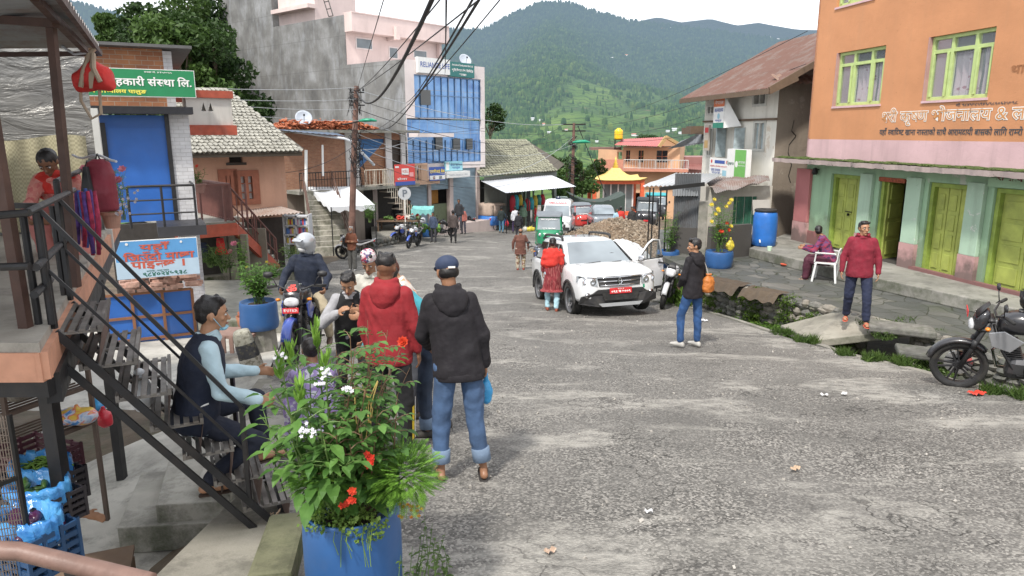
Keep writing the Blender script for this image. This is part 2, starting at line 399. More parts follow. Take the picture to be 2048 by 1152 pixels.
def edge_r(Y):return float(np.interp(Y,[0,3,5,7.4,9,10.8,12.6,15.5,17.5,20,24,34,46,60,80],[6.7,6.3,6.0,5.66,5.44,5.0,4.7,4.45,4.2,4.8,6.5,8.5,9.5,10,9]))
Ys=np.concatenate([np.linspace(-8,12,90),np.linspace(12.2,90,160)])
mb=MB()
def rf(u,v):
 Y=float(np.interp(v,np.linspace(0,1,len(Ys)),Ys));a,b=edge_l(max(Y,0)),edge_r(max(Y,0));X=a+(b-a)*u
 z=zr(Y)+.018*noise.noise(V((X*.7,Y*.7,0)))+.006*noise.noise(V((X*3,Y*3,0)))
 jag=.05*noise.noise(V((Y*2.2,u*9,3)))*(1 if u in(0,1)else 0)
 return(X+jag,Y,z)
mb.grid(rf,60,len(Ys)-1);tag(mb.build('road',M_road,smooth=True),kind='structure')

def outl(pts,x):return float(np.interp(x,[p[0]for p in pts],[p[1]for p in pts]))
RIDGE=[(-2600,60),(-1200,40),(-300,-30),(60,-40),(180,0),(250,18),(330,42),(420,90),(560,140),(760,95),(880,63),(905,60),(955,62),(985,52),(1010,38),(1040,20),(1075,8),(1115,3),(1145,10),(1180,24),(1240,42),(1280,47),(1350,54),(1430,66),(1520,78),(1650,95),(2100,130),(3200,120),(4600,100)]
FAR=[(-2600,30),(-300,20),(400,80),(1100,70),(1200,52),(1255,40),(1300,30),(1345,40),(1400,33),(1450,46),(1490,41),(1560,54),(1612,56),(1800,66),(2400,40),(4600,60)]
def sl(y):r=ray(1024,y);return r.z/r.y
XS=np.concatenate([np.linspace(-2600,100,60,endpoint=False),np.linspace(100,1700,330),np.linspace(1710,4600,60)])
def fn2(x,y,s=0.):return noise.fractal(V((x,y,s)),1.0,2.1,5)
def hillpt(px,t):
 Y=190+1750*t**1.25;s0,s1=sl(470),sl(outl(RIDGE,px))
 a=(px-1024)/F;e=t**.62 if t<1 else 1
 s=s0+(s1-s0)*(.82*e+.18*t)
 q=math.sin(PI*min(t,1))
 X=a*Y
 sp=1-2*abs(fn2(X/520+.3,Y/900,2));s+=q*.030*(sp-.5)+q*.006*fn2(X/130,Y/160,7)
 if t<.5:
  k=1-t/.5;s+=.0012*k*math.sin(s*900)
 if t>1:s=s1-(t-1)*.5
 return X,Y,s*Y
ts=np.linspace(0,1.12,190)
mb=MB();vs=[]
for t in ts:
 for px in XS:vs.append(hillpt(px,t))
nx=len(XS);mb.add(vs,[(j*nx+i,j*nx+i+1,(j+1)*nx+i+1,(j+1)*nx+i)for j in range(len(ts)-1)for i in range(nx-1)])
HZ=(.38,.52,.68)  # haze tint, painted onto hills and forest as a faint glow
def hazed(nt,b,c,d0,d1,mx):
 """aerial haze painted into colour and emission, growing with distance from the village"""
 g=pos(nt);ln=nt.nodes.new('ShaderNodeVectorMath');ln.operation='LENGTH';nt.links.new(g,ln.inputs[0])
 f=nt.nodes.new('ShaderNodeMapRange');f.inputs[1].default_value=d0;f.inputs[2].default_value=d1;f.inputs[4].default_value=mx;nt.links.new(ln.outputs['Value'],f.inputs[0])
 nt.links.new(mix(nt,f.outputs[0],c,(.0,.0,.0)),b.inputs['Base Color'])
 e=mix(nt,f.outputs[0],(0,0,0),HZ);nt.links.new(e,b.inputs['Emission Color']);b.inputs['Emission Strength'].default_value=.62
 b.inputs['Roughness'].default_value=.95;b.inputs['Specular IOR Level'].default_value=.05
def hillmat():
 m,nt,ns,L,b=nm('hillside');g=pos(nt)
 sx=nt.nodes.new('ShaderNodeSeparateXYZ');L.new(g,sx.inputs[0])
 z=mth(nt,'ADD',mth(nt,'MULTIPLY',sx.outputs[2],.17),mth(nt,'MULTIPLY',nz(nt,.02,g,3),7))
 tr=mth(nt,'FRACT',z)
 gr=ramp(nt,nz(nt,.012,g,6),[(.3,(.05,.09,.028)),(.5,(.085,.15,.035)),(.7,(.15,.22,.05))])
 gr=mix(nt,ramp(nt,tr,[(0,.95),(.35,0)]),gr,(.03,.055,.02))
 gr=mix(nt,ramp(nt,nz(nt,.05,g,6),[(.62,0),(.7,.7)]),gr,(.16,.11,.07))
 fo=ramp(nt,nz(nt,.06,g,6),[(.3,(.03,.06,.022)),(.7,(.07,.12,.04))])
 at=nt.nodes.new('ShaderNodeAttribute');at.attribute_name='wood'
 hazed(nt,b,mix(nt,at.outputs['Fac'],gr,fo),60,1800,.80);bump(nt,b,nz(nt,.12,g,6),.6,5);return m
def wood(px,t,X,Y):
 d=fn2(X/260,Y/330,11)*.9+fn2(X/70,Y/80,3)*.5+(t-.22)*2.4
 if 1040<px<1330:d-=.9*math.exp(-((t-.42)/.09)**2)*(1+.4*math.sin(px/35))
 return min(1,max(0,d*2.5+.4))
hill=mb.build('hills',hillmat(),smooth=True);tag(hill,kind='structure')
at=hill.data.attributes.new('wood','FLOAT','POINT')
wd=[wood(XS[i],ts[j],vs[j*nx+i][0],vs[j*nx+i][1])for j in range(len(ts))for i in range(nx)];at.data.foreach_set('value',wd)

mb=MB();vs=[]
for t in np.linspace(0,1.1,24):
 for px in XS[::2]:
  Y=2300+1600*t;s0,s1=sl(170),sl(outl(FAR,px));s=s0+(s1-s0)*t**.8+.006*fn2(px/70,t*6,5)*math.sin(PI*min(t,1))
  if t>1:s=s1-.05
  vs.append(((px-1024)/F*Y,Y,s*Y))
nx2=len(XS[::2]);mb.add(vs,[(j*nx2+i,j*nx2+i+1,(j+1)*nx2+i+1,(j+1)*nx2+i)for j in range(23)for i in range(nx2-1)])
m,nt,ns,L,b=nm('far ridge');g=pos(nt)
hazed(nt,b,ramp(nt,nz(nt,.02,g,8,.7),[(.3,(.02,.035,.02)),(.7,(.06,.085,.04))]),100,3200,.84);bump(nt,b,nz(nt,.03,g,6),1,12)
tag(mb.build('hills',m,smooth=True),kind='structure')

def forest():
 n=90000;pxs=RNG.uniform(140,1660,n);tt=RNG.uniform(.06,1.0,n)**.8;P=[];S=[]
 for px,t in zip(pxs,tt):
  X,Y,Z=hillpt(px,t);wv=wood(px,t,X,Y)
  if random.random()<wv*.95+.05*(t<.5):P.append((X,Y,Z));S.append(random.uniform(.6,1.25)*(4.2+5*t))
  if len(P)>42000:break
 P=np.array(P);S=np.array(S)[:,None];n=len(P);k=5;con=RNG.uniform(0,1,n)<.6
 base=[];wd=np.where(con,.26,.44)[:,None]
 an=RNG.uniform(0,6.3,n)
 mb=MB();tris=[]
 def ring(h,r):return[P+np.stack([np.cos(an+2*PI*j/k)*(S[:,0]*r),np.sin(an+2*PI*j/k)*(S[:,0]*r),S[:,0]*h],1)for j in range(k)]
 w1=np.where(con,.30,.38);w2=np.where(con,.17,.40)
 r0=ring(-.1,w1);r1=ring(.45,w2);r2=ring(.8,np.where(con,.07,.25));top=P+np.stack([np.zeros(n),np.zeros(n),S[:,0]*np.where(con,1.15,.9)],1)
 for j in range(k):
  q=(j+1)%k;mb.arr(np.stack([r0[j],r0[q],r1[q],r1[j]],1),4);mb.arr(np.stack([r1[j],r1[q],r2[q],r2[j]],1),4);mb.arr(np.stack([r2[j],r2[q],top],1),3)
 m,nt,ns,L,b=nm('forest');g=pos(nt)
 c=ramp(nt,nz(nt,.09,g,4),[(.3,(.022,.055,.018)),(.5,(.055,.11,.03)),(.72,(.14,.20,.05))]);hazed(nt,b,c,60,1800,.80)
 tag(mb.build('forest',m),'dense dark green forest covering the upper slopes of the mountain','forest',kind='stuff')
forest()

def vground(u,v):
 Y=-8+v*v*210;X=-90+180*u
 z=zr(Y)-.12
 if X<edge_l(max(Y,0))-.3 and Y<13:z=min(z,-3.0-.0*Y)-.25
 if X>edge_r(max(Y,0)):z-=1.0 if Y>18 else.9
 if abs(X)>30:z-=(abs(X)-30)*.3
 return(X,Y,z+.1*noise.noise(V((X*.3,Y*.3,0))))
M_soil=mat('soil',(.11,.085,.06),.9,var=.35,scale=2,bmp=.6,bs=15,bd=.03,dirt=.8,dcol=(.04,.06,.02),obj=False)
tag(MB().grid(vground,120,110).build('ground',M_soil,smooth=True),kind='structure')
# ================================================================== RIGHT SIDE: terrace, drain, orange eatery, old house
Z3=V((0,0,1))
def pavemat():
 m,nt,ns,L,b=nm('slate paving');g=pos(nt)
 vw=nt.nodes.new('ShaderNodeVectorMath');vw.operation='ADD';L.new(g,vw.inputs[0]);q=nt.nodes.new('ShaderNodeTexNoise');q.inputs['Scale'].default_value=.8;L.new(g,q.inputs['Vector']);L.new(q.outputs[1],vw.inputs[1])
 v=N(nt,'ShaderNodeTexVoronoi',feature='DISTANCE_TO_EDGE',_Scale=2.1);L.new(vw.outputs[0],v.inputs['Vector'])
 v1=N(nt,'ShaderNodeTexVoronoi',_Scale=2.1);L.new(vw.outputs[0],v1.inputs['Vector'])
 hs=nt.nodes.new('ShaderNodeSeparateColor');L.new(v1.outputs['Color'],hs.inputs[0])
 c=ramp(nt,hs.outputs[0],[(0,(.075,.08,.075)),(.5,(.11,.112,.105)),(1,(.16,.155,.14))])
 c=mix(nt,ramp(nt,nz(nt,1.4,g,8,.65),[(.4,0),(.7,.7)]),c,(.055,.058,.05));c=mix(nt,ramp(nt,nz(nt,.9,g,8,.7),[(.55,0),(.72,.6)]),c,(.055,.075,.025))
 e=ramp(nt,v.outputs['Distance'],[(0,1),(.03,0)]);c=mix(nt,e,c,(.035,.04,.022));L.new(c,b.inputs['Base Color']);b.inputs['Roughness'].default_value=.6
 bump(nt,b,mth(nt,'ADD',mth(nt,'MULTIPLY',e,-1),mth(nt,'ADD',nz(nt,9,g,6),hs.outputs[1])),.5,.03);return m
M_pave=pavemat()
def concmat(name,col=(.30,.285,.25),moss=.4,mz=None):
 if name in _M:return _M[name]
 m,nt,ns,L,b=nm(name);g=pos(nt)
 c=ramp(nt,nz(nt,.9,g,8,.65),[(.3,tuple(q*.5 for q in col)),(.5,tuple(q*.85 for q in col)),(.72,tuple(q*1.15 for q in col))])
 c=mix(nt,ramp(nt,nz(nt,2.1,g,9,.75),[(.5,0),(.62,.75)]),c,tuple(q*.42 for q in col))
 if moss:
  sx=nt.nodes.new('ShaderNodeSeparateXYZ');nn=nt.nodes.new('ShaderNodeNewGeometry');L.new(nn.outputs['Normal'],sx.inputs[0])
  side=ramp(nt,mth(nt,'ABSOLUTE',sx.outputs[2]),[(.3,1),(.8,.25)])
  c=mix(nt,mth(nt,'MULTIPLY',mth(nt,'MULTIPLY',ramp(nt,nz(nt,2.4,g,8,.7),[(.42,0),(.6,1)]),side),moss),c,(.035,.05,.014))
 L.new(c,b.inputs['Base Color']);b.inputs['Roughness'].default_value=.8;bump(nt,b,mix(nt,.4,nz(nt,7,g,9,.65),nz(nt,70,g,3)),.4,.02);_M[name]=m;return m
M_conc=concmat('weathered concrete');M_concm=concmat('mossy concrete',(.24,.23,.19),1.0);M_yard=concmat('yard concrete',(.52,.50,.45),.25)
def poly(mb,pts,z,th):
 return mb.prism([V((x,y,z-th))for x,y in pts],(0,0,th))
TER=[(3.9,19),(4.35,16.6),(4.9,15.1),(5.55,14.0),(6.1,13.0),(6.55,11.9),(6.95,11.1),(7.3,9.5),(7.5,7),(7.7,3),(13,3),(13,24),(5,24)]
o=poly(MB(),TER,-3.2,.12).build('terrace',M_pave);tag(o,kind='structure')
PL=[(6.25,18.5),(7.0,16.2),(7.6,14.5),(8.35,12.8),(9.3,10.0),(10.1,7),(12,7),(9.6,19.5),(8.2,21.2)]
o=poly(MB(),PL,-2.95,.25).build('plinth',concmat('plinth concrete',(.30,.29,.26),.6),bevel=.02);tag(o,kind='structure')

mb=MB();DR=[(17.6,4.2,4.4),(15.5,4.45,4.85),(14,4.6,5.5),(13,4.66,6.0),(12,4.8,6.5),(11,5.0,6.9),(9.6,5.3,7.25),(7.4,5.66,7.5),(4,6.1,7.6)]
def drf(u,v):
 k=v*(len(DR)-1);i=min(int(k),len(DR)-2);f=k-i;Y,a,b=[DR[i][j]*(1-f)+DR[i+1][j]*f for j in range(3)]
 X=a+(b-a+.1)*u;d=.62*min(1,u*6,)*(1 if u<1 else 1);return(X,Y,zr(Y)-.02-d+.08*noise.noise(V((X*3,Y*3,1))))
tag(mb.grid(drf,16,70).build('drain',mat('drain earth',(.09,.085,.06),.85,var=.4,scale=3,dirt=.9,dcol=(.03,.055,.015),obj=False,bmp=.7,bs=14,bd=.03),smooth=True),kind='structure')
stonecols=[mat('stone %d'%i,c,.85,var=.3,scale=9,bmp=.5,bs=25,bd=.01,dirt=.7,dcol=(.04,.06,.02))for i,c in enumerate([(.16,.155,.14),(.22,.20,.17),(.11,.11,.10)])]
def stonewall(name,label,path,ztop,zbot,size=.17,th=.16,stones=True):
 root=thing(name,label,'wall',(path[0][0],path[0][1],zbot))
 core=MB();sts=[MB(),MB(),MB()];rr=random.Random(3)
 for(x0,y0),(x1,y1)in zip(path[:-1],path[1:]):
  d=V((x1-x0,y1-y0,0));L_=d.length;d.normalize();n=V((d.y,-d.x,0));n=n if n.dot(V((-x0,-y0,0)))>0 else-n
  core.bar((x0,y0,(ztop+zbot)/2),(x1,y1,(ztop+zbot)/2),th,ztop-zbot-.04)
  z=zbot+size*.3;row=0
  while z<ztop:
   h=size*rr.uniform(.6,1.0);a=rr.uniform(0,.1)
   while a<L_:
    l=size*rr.uniform(.8,2.0);M_=Matrix((d,n,Z3)).transposed()@Euler((rr.uniform(-.15,.15),rr.uniform(-.15,.15),rr.uniform(-.15,.15))).to_matrix()
    sts[rr.randrange(3)].ball(V((x0,y0,0))+d*(a+l/2)+n*(th/2+rr.uniform(-.03,.02))+Z3*min(z+h/2,ztop-h*.3),(l*.55,.09,h*.56),8,M_);a+=l
   z+=h*.95
 core.build('mortar',M_concm,root,w=True)
 for i,q in enumerate(sts):q.build('stone',stonecols[i],root,w=True)
 return root
stonewall('retaining_wall','low dry stone retaining wall with moss and weeds between the drain and the paved terrace',[(4.3,16.8),(4.88,15.05),(5.52,13.95),(6.08,12.95),(6.35,12.3)],-3.19,-4.25)
stonewall('retaining_wall','short run of mossy stone wall beside the concrete crossing, behind the black motorcycle',[(6.75,11.5),(7.0,11.0),(7.28,9.5),(7.48,7.5)],-3.19,-4.0)

cr=[gp(1561,651),gp(1629,681),gp(1722,670,.12),V((6.75,11.4,-3.17)),V((6.2,12.75,-3.17))]
mb=MB();mb.prism([p-V((0,0,.13))for p in cr],(0,0,.135));o=mb.build('footbridge',concmat('slab concrete',(.33,.31,.26),.5),bevel=.015);tag(o,'flat concrete slab crossing the drain under the feet of the maroon-shirted man','footbridge')
mb=MB();mb.prism([gp(1640,690,-.02),gp(1842,748,-.04),gp(1870,720,-.1),gp(1660,672,-.06)],(0,0,-.3));
for i,(px,py,w_,h_)in enumerate([(1800,662,1.0,.12),(1768,655,.4,.14),(1860,700,.9,.1)]):
 p=pz(px,py,-3.2);q=MB();q.box((0,0,0),(w_,.42,h_));o=q.build('stone_slab',stonecols[i%3],bevel=.03,voxel=None);o.location=p+V((0,0,.04-i*.05));o.rotation_euler=(R(3),R(2),R(-20));tag(o,['large flat grey slate slab lying at the terrace edge left of the black motorcycle','small rough stone block next to the large slate slab at the terrace edge','long low slab lying in the drain behind the front wheel of the black motorcycle'][i],'stone slab')

mb=MB();kp=[gp(1299,601),gp(1360,612),gp(1419,625),gp(1475,642),gp(1535,662),gp(1560,670)]
for a,b_ in zip(kp[:-1],kp[1:]):mb.bar(a-V((0,0,.08)),b_-V((0,0,.08)),.1,.22)
tag(mb.build('kerb',M_conc),kind='structure')
mb=MB();kp=[gp(1640,688),gp(1700,708),gp(1770,724),gp(1842,741),gp(1950,772),gp(2060,802),gp(2300,900)]
for a,b_ in zip(kp[:-1],kp[1:]):mb.bar(a-V((0,0,.1)),b_-V((0,0,.1)),.12,.2)
tag(mb.build('kerb',M_conc),kind='structure')

O=Fac((8.08,19.67),(10.9,5.9));OL=O.L;ZF=-2.95
eat=thing('eatery_building','orange three-storey eatery with pink bands, painted lettering and lime green doors','building',(8.1,19.7,ZF))
def rect(f,x0,y0,x1,y1,x2=None,y2=None,x3=None,y3=None):
 """pixel corners TL, BR (or TL, TR, BR, BL) -> s0, s1, z0, z1"""
 if x2 is None:P=[(x0,y0),(x1,y0),(x1,y1),(x0,y1)]
 else:P=[(x0,y0),(x1,y1),(x2,y2),(x3,y3)]
 q=[f.pix(*p)for p in P];s0=(q[0][0]+q[3][0])/2;s1=(q[1][0]+q[2][0])/2;return min(s0,s1),max(s0,s1),(q[2][1]+q[3][1])/2,(q[0][1]+q[1][1])/2
W1=rect(O,1674,107,1768,90,1765,205,1668,215);W2=rect(O,1857,76,1989,52,1979,193,1850,203)
W1=(W1[0],W1[1],min(W1[2],W2[2])if 0 else W1[2],W1[3])
ztop=O.pix(1735,0)[1];W3=(O.pix(1673,14)[0],O.pix(1738,0)[0]+.2,O.pix(1700,8)[1],O.pix(1700,8)[1]+1.4);W4=(W2[0],W2[1],W3[2],W3[3])
zc=-.70
zpb=O.pix(1900,282)[1]
sL=O.pix(1622,200)[0]
up=MB();O.wall(up,sL,OL,zpb,5.6,[W1,W2,W3,W4],.22);up.build('wall',wallmat('orange paint',(.56,.26,.125),.45,(.40,.22,.12),patch=None),eat,w=True)
M_pink=wallmat('pink paint',(.62,.42,.44),.4)
pk=MB();O.wall(pk,-.02,sL,zc,5.6,(),.2);O.wall(pk,sL,OL,zc,zpb,(),.2)
cn=O.at(-.02,0,0);cb=cn-O.n*9
pk.quad(V((cn.x,cn.y,-3.2)),V((cb.x,cb.y,-3.2)),V((cb.x,cb.y,5.6)),V((cn.x,cn.y,5.6)));O.bx(pk,-.02,OL,5.6,5.7,.1,-9);pk.build('band',M_pink,eat,w=True)

d1=rect(O,1656,352,1718,500);d2=rect(O,1752,352,1820,524);d3=rect(O,1848,362,1936,549);d4=rect(O,1976,370,2062,576)
ZT=-1.02
hl=[(d1[0],d1[1],ZF,ZT-.0),(d2[0],d2[1],ZF,ZT),(d3[0],d3[1],ZF,ZT),(d4[0],d4[0]+2.0,ZF,ZT)]
M_mint=wallmat('mint paint',(.33,.50,.33),.5,(.10,.12,.08),zg=-2.5,patch=(.45,.50,.42));M_mintw=wallmat('flaked mint paint',(.40,.55,.42),.6,(.12,.13,.1),patch=(.60,.60,.56));M_rose=wallmat('rose paint',(.45,.17,.17),.6,zg=-2.8)
gf=MB();O.wall(gf,-.02,OL,ZF,zc,hl,.35);gf.build('ground_floor_wall',M_mint,eat,w=True)
pil=[(1592,1619,M_rose),(1719,1743,M_mintw),(1812,1842,M_mintw),(1934,1969,M_mintw)]
for x0,x1,m_ in pil:
 a0,a1=O.pix(x0,430)[0],O.pix(x1,430)[0];q=MB();O.bx(q,a0,a1,ZF+.55,zc-.25,0,.09);p_=q.build('pilaster',m_,eat,w=True,bevel=.01)
 q=MB();O.bx(q,a0-.01,a1+.01,ZF-.0,ZF+.55,.0,.094);q.build('pilaster_base',wallmat('pink dado',(.50,.30,.29),.7,zg=-2.9),p_,w=True)
q=MB();O.bx(q,O.pix(1619,430)[0],d1[0]-.12,ZF,ZF+.35,0,.03);O.bx(q,d3[0]-.2,OL,ZF-.12,ZF+.07,0,.10);q.build('skirting',M_rose,eat,w=True)
M_lime=mat('lime door paint',(.37,.42,.095),.55,var=.2,scale=3,dirt=.55,dcol=(.14,.17,.05),bmp=.2,bs=20)
M_limed=mat('lime frame paint',(.27,.36,.07),.55,var=.2,dirt=.4,dcol=(.1,.12,.04));M_iron=mat('dark iron',(.03,.03,.03),.5,metal=.6)
def paneldoor(a0,a1,z0,z1,d,leaves_,handle=True,f=O):
 dr=MB();t=.05;w_=(a1-a0)/leaves_
 for i in range(leaves_):
  b0,b1=a0+i*w_+.008,a0+(i+1)*w_-.008;f.bx(dr,b0,b1,z0+.01,z1,d-.05,d)
  for k in range(4):
   c0=z0+.10+k*(z1-z0-.15)/4;c1=c0+(z1-z0-.15)/4-.09;f.bx(dr,b0+.07,b1-.07,c0,c1,d,d+.018)
 o=dr.build('door',M_lime,eat,w=True,bevel=.012)
 fr=MB();f.bx(fr,a0-.09,a0-.002,z0,z1+.09,d-.06,d+.09);f.bx(fr,a1+.002,a1+.09,z0,z1+.09,d-.06,d+.09);f.bx(fr,a0-.002,a1+.002,z1+.002,z1+.09,d-.06,d+.09);fr.build('door_frame',M_limed,o,w=True)
 if handle:
  h=MB();m_=(a0+a1)/2;h.bar(f.at(m_-.12,z0+1.0,d+.03),f.at(m_+.12,z0+1.0,d+.03),.02);h.box(f.at(m_,z0+.93,d+.03),(.05,.03,.06));h.build('handle',M_iron,o,w=True)
 return o
paneldoor(d1[0]+.1,d1[1]-.05,ZF,ZT-.1,-.16,3);paneldoor(d3[0]+.1,d3[1]-.1,ZF,ZT-.1,-.14,3,False);paneldoor(d4[0]+.1,d4[0]+1.9,ZF,ZT-.1,-.14,3,False)

q=MB();h0=O.at(d2[0]+.12,0,-.14);dirl=(O.u*-.30-O.n*.95).normalized();nl=V((dirl.y,-dirl.x,0))
ML=Matrix((dirl,nl,Z3)).transposed();zc_=(ZF+ZT-.1)/2;q.box(h0+dirl*.3+V((0,0,zc_)),(.6,.05,ZT-.1-ZF),M=ML)
for k in range(4):q.box(h0+dirl*.3+nl*(-.035)+V((0,0,ZF+.28+k*.44)),(.44,.03,.34),M=ML);q.box(h0+dirl*.3+nl*.035+V((0,0,ZF+.28+k*.44)),(.44,.03,.34),M=ML)
od=q.build('door',M_lime,eat,w=True,bevel=.01);od['label']='open door leaf swung into the dark room'
q=MB();a0,a1=d2[0]+.1,d2[1]-.08
for(b0,b1)in((a0-.09,a0),(a1,a1+.09)):O.bx(q,b0,b1,ZF,ZT-.01,-.2,-.05)
q.build('door_frame',M_limed,od,w=True)
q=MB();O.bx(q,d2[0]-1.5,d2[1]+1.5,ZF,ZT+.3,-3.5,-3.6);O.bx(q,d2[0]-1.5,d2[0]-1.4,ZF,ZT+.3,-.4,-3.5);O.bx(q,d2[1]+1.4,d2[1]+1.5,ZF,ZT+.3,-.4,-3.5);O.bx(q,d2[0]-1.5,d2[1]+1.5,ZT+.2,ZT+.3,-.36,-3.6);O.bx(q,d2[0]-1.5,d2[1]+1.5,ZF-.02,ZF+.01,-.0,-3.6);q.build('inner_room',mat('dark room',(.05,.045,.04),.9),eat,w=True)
q=MB();rr=random.Random(1)
for r_ in range(13):
 for c_ in range(5):O.bx(q,d2[0]+.35+c_*.235+(r_%2)*.05,d2[0]+.57+c_*.235+(r_%2)*.05,ZF+.02+r_*.085,ZF+.095+r_*.085,-.9-rr.random()*.03,-1.1)
o=q.build('brick_stack',mat('loose brick',(.30,.11,.06),.9,var=.3));tag(o,'stack of red bricks seen through the open green doorway','bricks')

M_wfr=mat('lime window paint',(.44,.55,.22),.5,var=.12,dirt=.3,dcol=(.2,.22,.1));M_dglass=glassmat('dark window glass',(.035,.04,.045))
def curtainmat(name='curtain',c1=(.42,.34,.37),c2=(.22,.04,.07)):
 if name in _M:return _M[name]
 m,nt,ns,L,b=nm(name);g=pos(nt);vec=plane(nt,O.u,Z3,1);v=N(nt,'ShaderNodeTexVoronoi',_Scale=7.);L.new(vec,v.inputs['Vector'])
 c=ramp(nt,v.outputs['Distance'],[(.18,c2),(.27,c1)]);L.new(c,b.inputs['Base Color']);b.inputs['Roughness'].default_value=.9;_M[name]=m;return m
def limewin(rc,curtains=True,lab=None):
 a0,a1,z0,z1=rc;d=-.10;fr=MB();w_=.075
 xs=[a0,a0+(a1-a0)*.34,a0+(a1-a0)*.70,a1];zt=z1-(z1-z0)*.24
 for i,x in enumerate(xs):
  c=min(max(x,a0+w_/2),a1-w_/2);O.bx(fr,c-w_/2,c+w_/2,z0,z1,d-.06,d+.03)
 for z in(z0+w_/2,zt,z1-w_/2):O.bx(fr,a0+w_,a1-w_,z-w_/2,z+w_/2,d-.055,d+.026)
 for i in(0,2):
  O.bx(fr,xs[i]+.06,xs[i]+.11,z0+w_,zt-.03,d,d+.05);O.bx(fr,xs[i+1]-.11,xs[i+1]-.06,z0+w_,zt-.03,d,d+.05)
 o=fr.build('window',M_wfr,eat,w=True,bevel=.006)
 gl=MB();O.face(gl,a0,a1,z0,z1,d-.02);m,nt,ns,L,b=(lambda q:q)(nm('window pane glass'))
 b.inputs['Base Color'].default_value=(.5,.55,.6,1);b.inputs['Roughness'].default_value=.03;b.inputs['Alpha'].default_value=.32;b.inputs['Specular IOR Level'].default_value=1
 gl.build('pane',m,o,w=True)
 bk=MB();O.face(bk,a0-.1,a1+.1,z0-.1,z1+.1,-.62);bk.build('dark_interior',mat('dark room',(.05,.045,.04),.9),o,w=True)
 cu=MB();k=80
 def cf(u,v,b0,b1,zz1):
  return O.at(b0+(b1-b0)*u,z0+(zz1-z0)*v,-.24+.035*math.sin(u*(b1-b0)*38)+.01*math.sin(v*9))
 spans=[(xs[1]-.02,xs[2],zt-.05),(xs[2]+.1,a1,zt)]if curtains else[(xs[1],xs[2]-.1,zt-.1)]
 for b0,b1,zz in spans:cu.grid(lambda u,v:cf(u,v,b0,b1,zz),40,6)
 cu.build('curtain',curtainmat(),o,w=True,smooth=True);
 sl_=MB();O.bx(sl_,a0-.03,a1+.03,z0-.05,z0-.002,-.2,.03);sl_.build('sill',M_pink,o,w=True)
 return o
for rc in(W1,W2,W3,W4):limewin(rc)
rv=MB()
for rc in(W1,W2):O.bx(rv,rc[0]-.03,rc[0]+.004,rc[2],rc[3],-.2,.012)
rv.build('window_surround',mat('faded rose plaster',(.42,.25,.23),.85),eat,w=True)

sl0=MB();rr=random.Random(5)
M_moss=mat('moss',(.055,.085,.015),.95,var=.5,scale=9,bmp=.8,bs=40,bd=.02,obj=False);M_canopy=wallmat('canopy edge',(.42,.34,.32),.9,(.05,.05,.04),patch=(.13,.12,.10))
def canf(u,v):
 a=-.75+(OL+.75)*u;return a
nseg=120;top=[];
for i in range(nseg+1):
 a=-.75+(OL+.7)*i/nseg;dd=.62+.02*math.sin(i*.9)+.02*rr.random();zt_=zc+.02+.012*rr.random();top.append((a,dd,zt_))
mbc=MB();rs=[[O.at(a,z_-.02,-.05),O.at(a,z_-.0,d_),O.at(a,z_-.10-.015*rr.random(),d_-.01),O.at(a,z_-.13,-.05)]for a,d_,z_ in top]
mbc.rings(rs);mbc.build('canopy',M_canopy,eat,w=True)
mo=MB();mo.rings([[O.at(a,z_+.0,.0),O.at(a,z_+.045+.05*max(0,noise.noise(V((a*1.5,0,0)))),d_*.5),O.at(a,z_+.008+.03*abs(noise.noise(V((a*4,5,0)))),d_-.02),O.at(a,z_-.012,.0)]for a,d_,z_ in top]);leaves(mo,1500,lambda n:np.stack([np.array(O.at(a_,zc+.05,b_))for a_,b_ in zip(RNG.uniform(-.6,OL,n),RNG.uniform(0.1,.6,n))]),.03,up=2)
mo.build('moss',M_moss,eat,w=True)

M_wht=mat('white lettering',(.75,.74,.70),.7,var=.1,obj=False);M_blk=mat('grey lettering',(.06,.065,.075),.7,obj=False);M_orl=mat('orange letter fill',(.58,.27,.10),.8,obj=False)
def wtext(name,t,s0,s1,z0,z1,m_,d=.006,bold=.012,f=O,par=None,lay=None):
 q=MB();text(q,t,f.at(s0,z0,d),f.u,Z3,s1-s0,z1-z0,bold,lay);return q.build(name,m_,par or eat,w=True)
s0=O.pix(1764,235)[0];s1=O.pix(2054,230)[0];zt_,zb_=O.pix(1900,210)[1],O.pix(1900,251)[1]
wtext('lettering','श~री कृष~ण भोजनालय & लज',s0,s1+(s1-s0)*.075,zb_,zt_,M_wht,.008,.050);wtext('lettering','श~री कृष~ण भोजनालय & लज',s0,s1+(s1-s0)*.075,zb_,zt_,M_orl,.011,.0,lay=.050)
zt_,zb_=O.pix(1900,254)[1],O.pix(1900,273)[1];wtext('lettering','यहाँ स~वादिष~ट खाना नास~ताको साथै आरामदायी बासको लागि राम~रो प^रबन~ध छ',s0-.02,s1+.6,zb_,zt_,M_blk,.008,.02)
zt_,zb_=O.pix(1970,203)[1],O.pix(1970,211)[1];wtext('lettering','मो. ९८४५७८५९४६/९८६०६३५७९८',O.pix(1913,207)[0],O.pix(2036,203)[0],zb_,zt_,M_blk,.008,.02)
zt_,zb_=O.pix(2035,130)[1],O.pix(2035,150)[1];wtext('lettering','थाहा',O.pix(2022,140)[0],O.pix(2022,140)[0]+.55,zb_,zt_,mat('faded brown lettering',(.33,.14,.06),.8),.008,.02)
zt_,zb_=O.pix(2020,346)[1],O.pix(2020,362)[1];wtext('lettering','श~री ऋषे',O.pix(1992,355)[0],O.pix(2056,355)[0],zb_,zt_,mat('maroon lettering',(.12,.02,.02),.8),.096+.0,.02)
q=MB();O.bx(q,O.pix(1985,355)[0],OL,zc-.3,zc-.13,.05,.09);q.build('lintel_board',M_mint,eat,w=True)

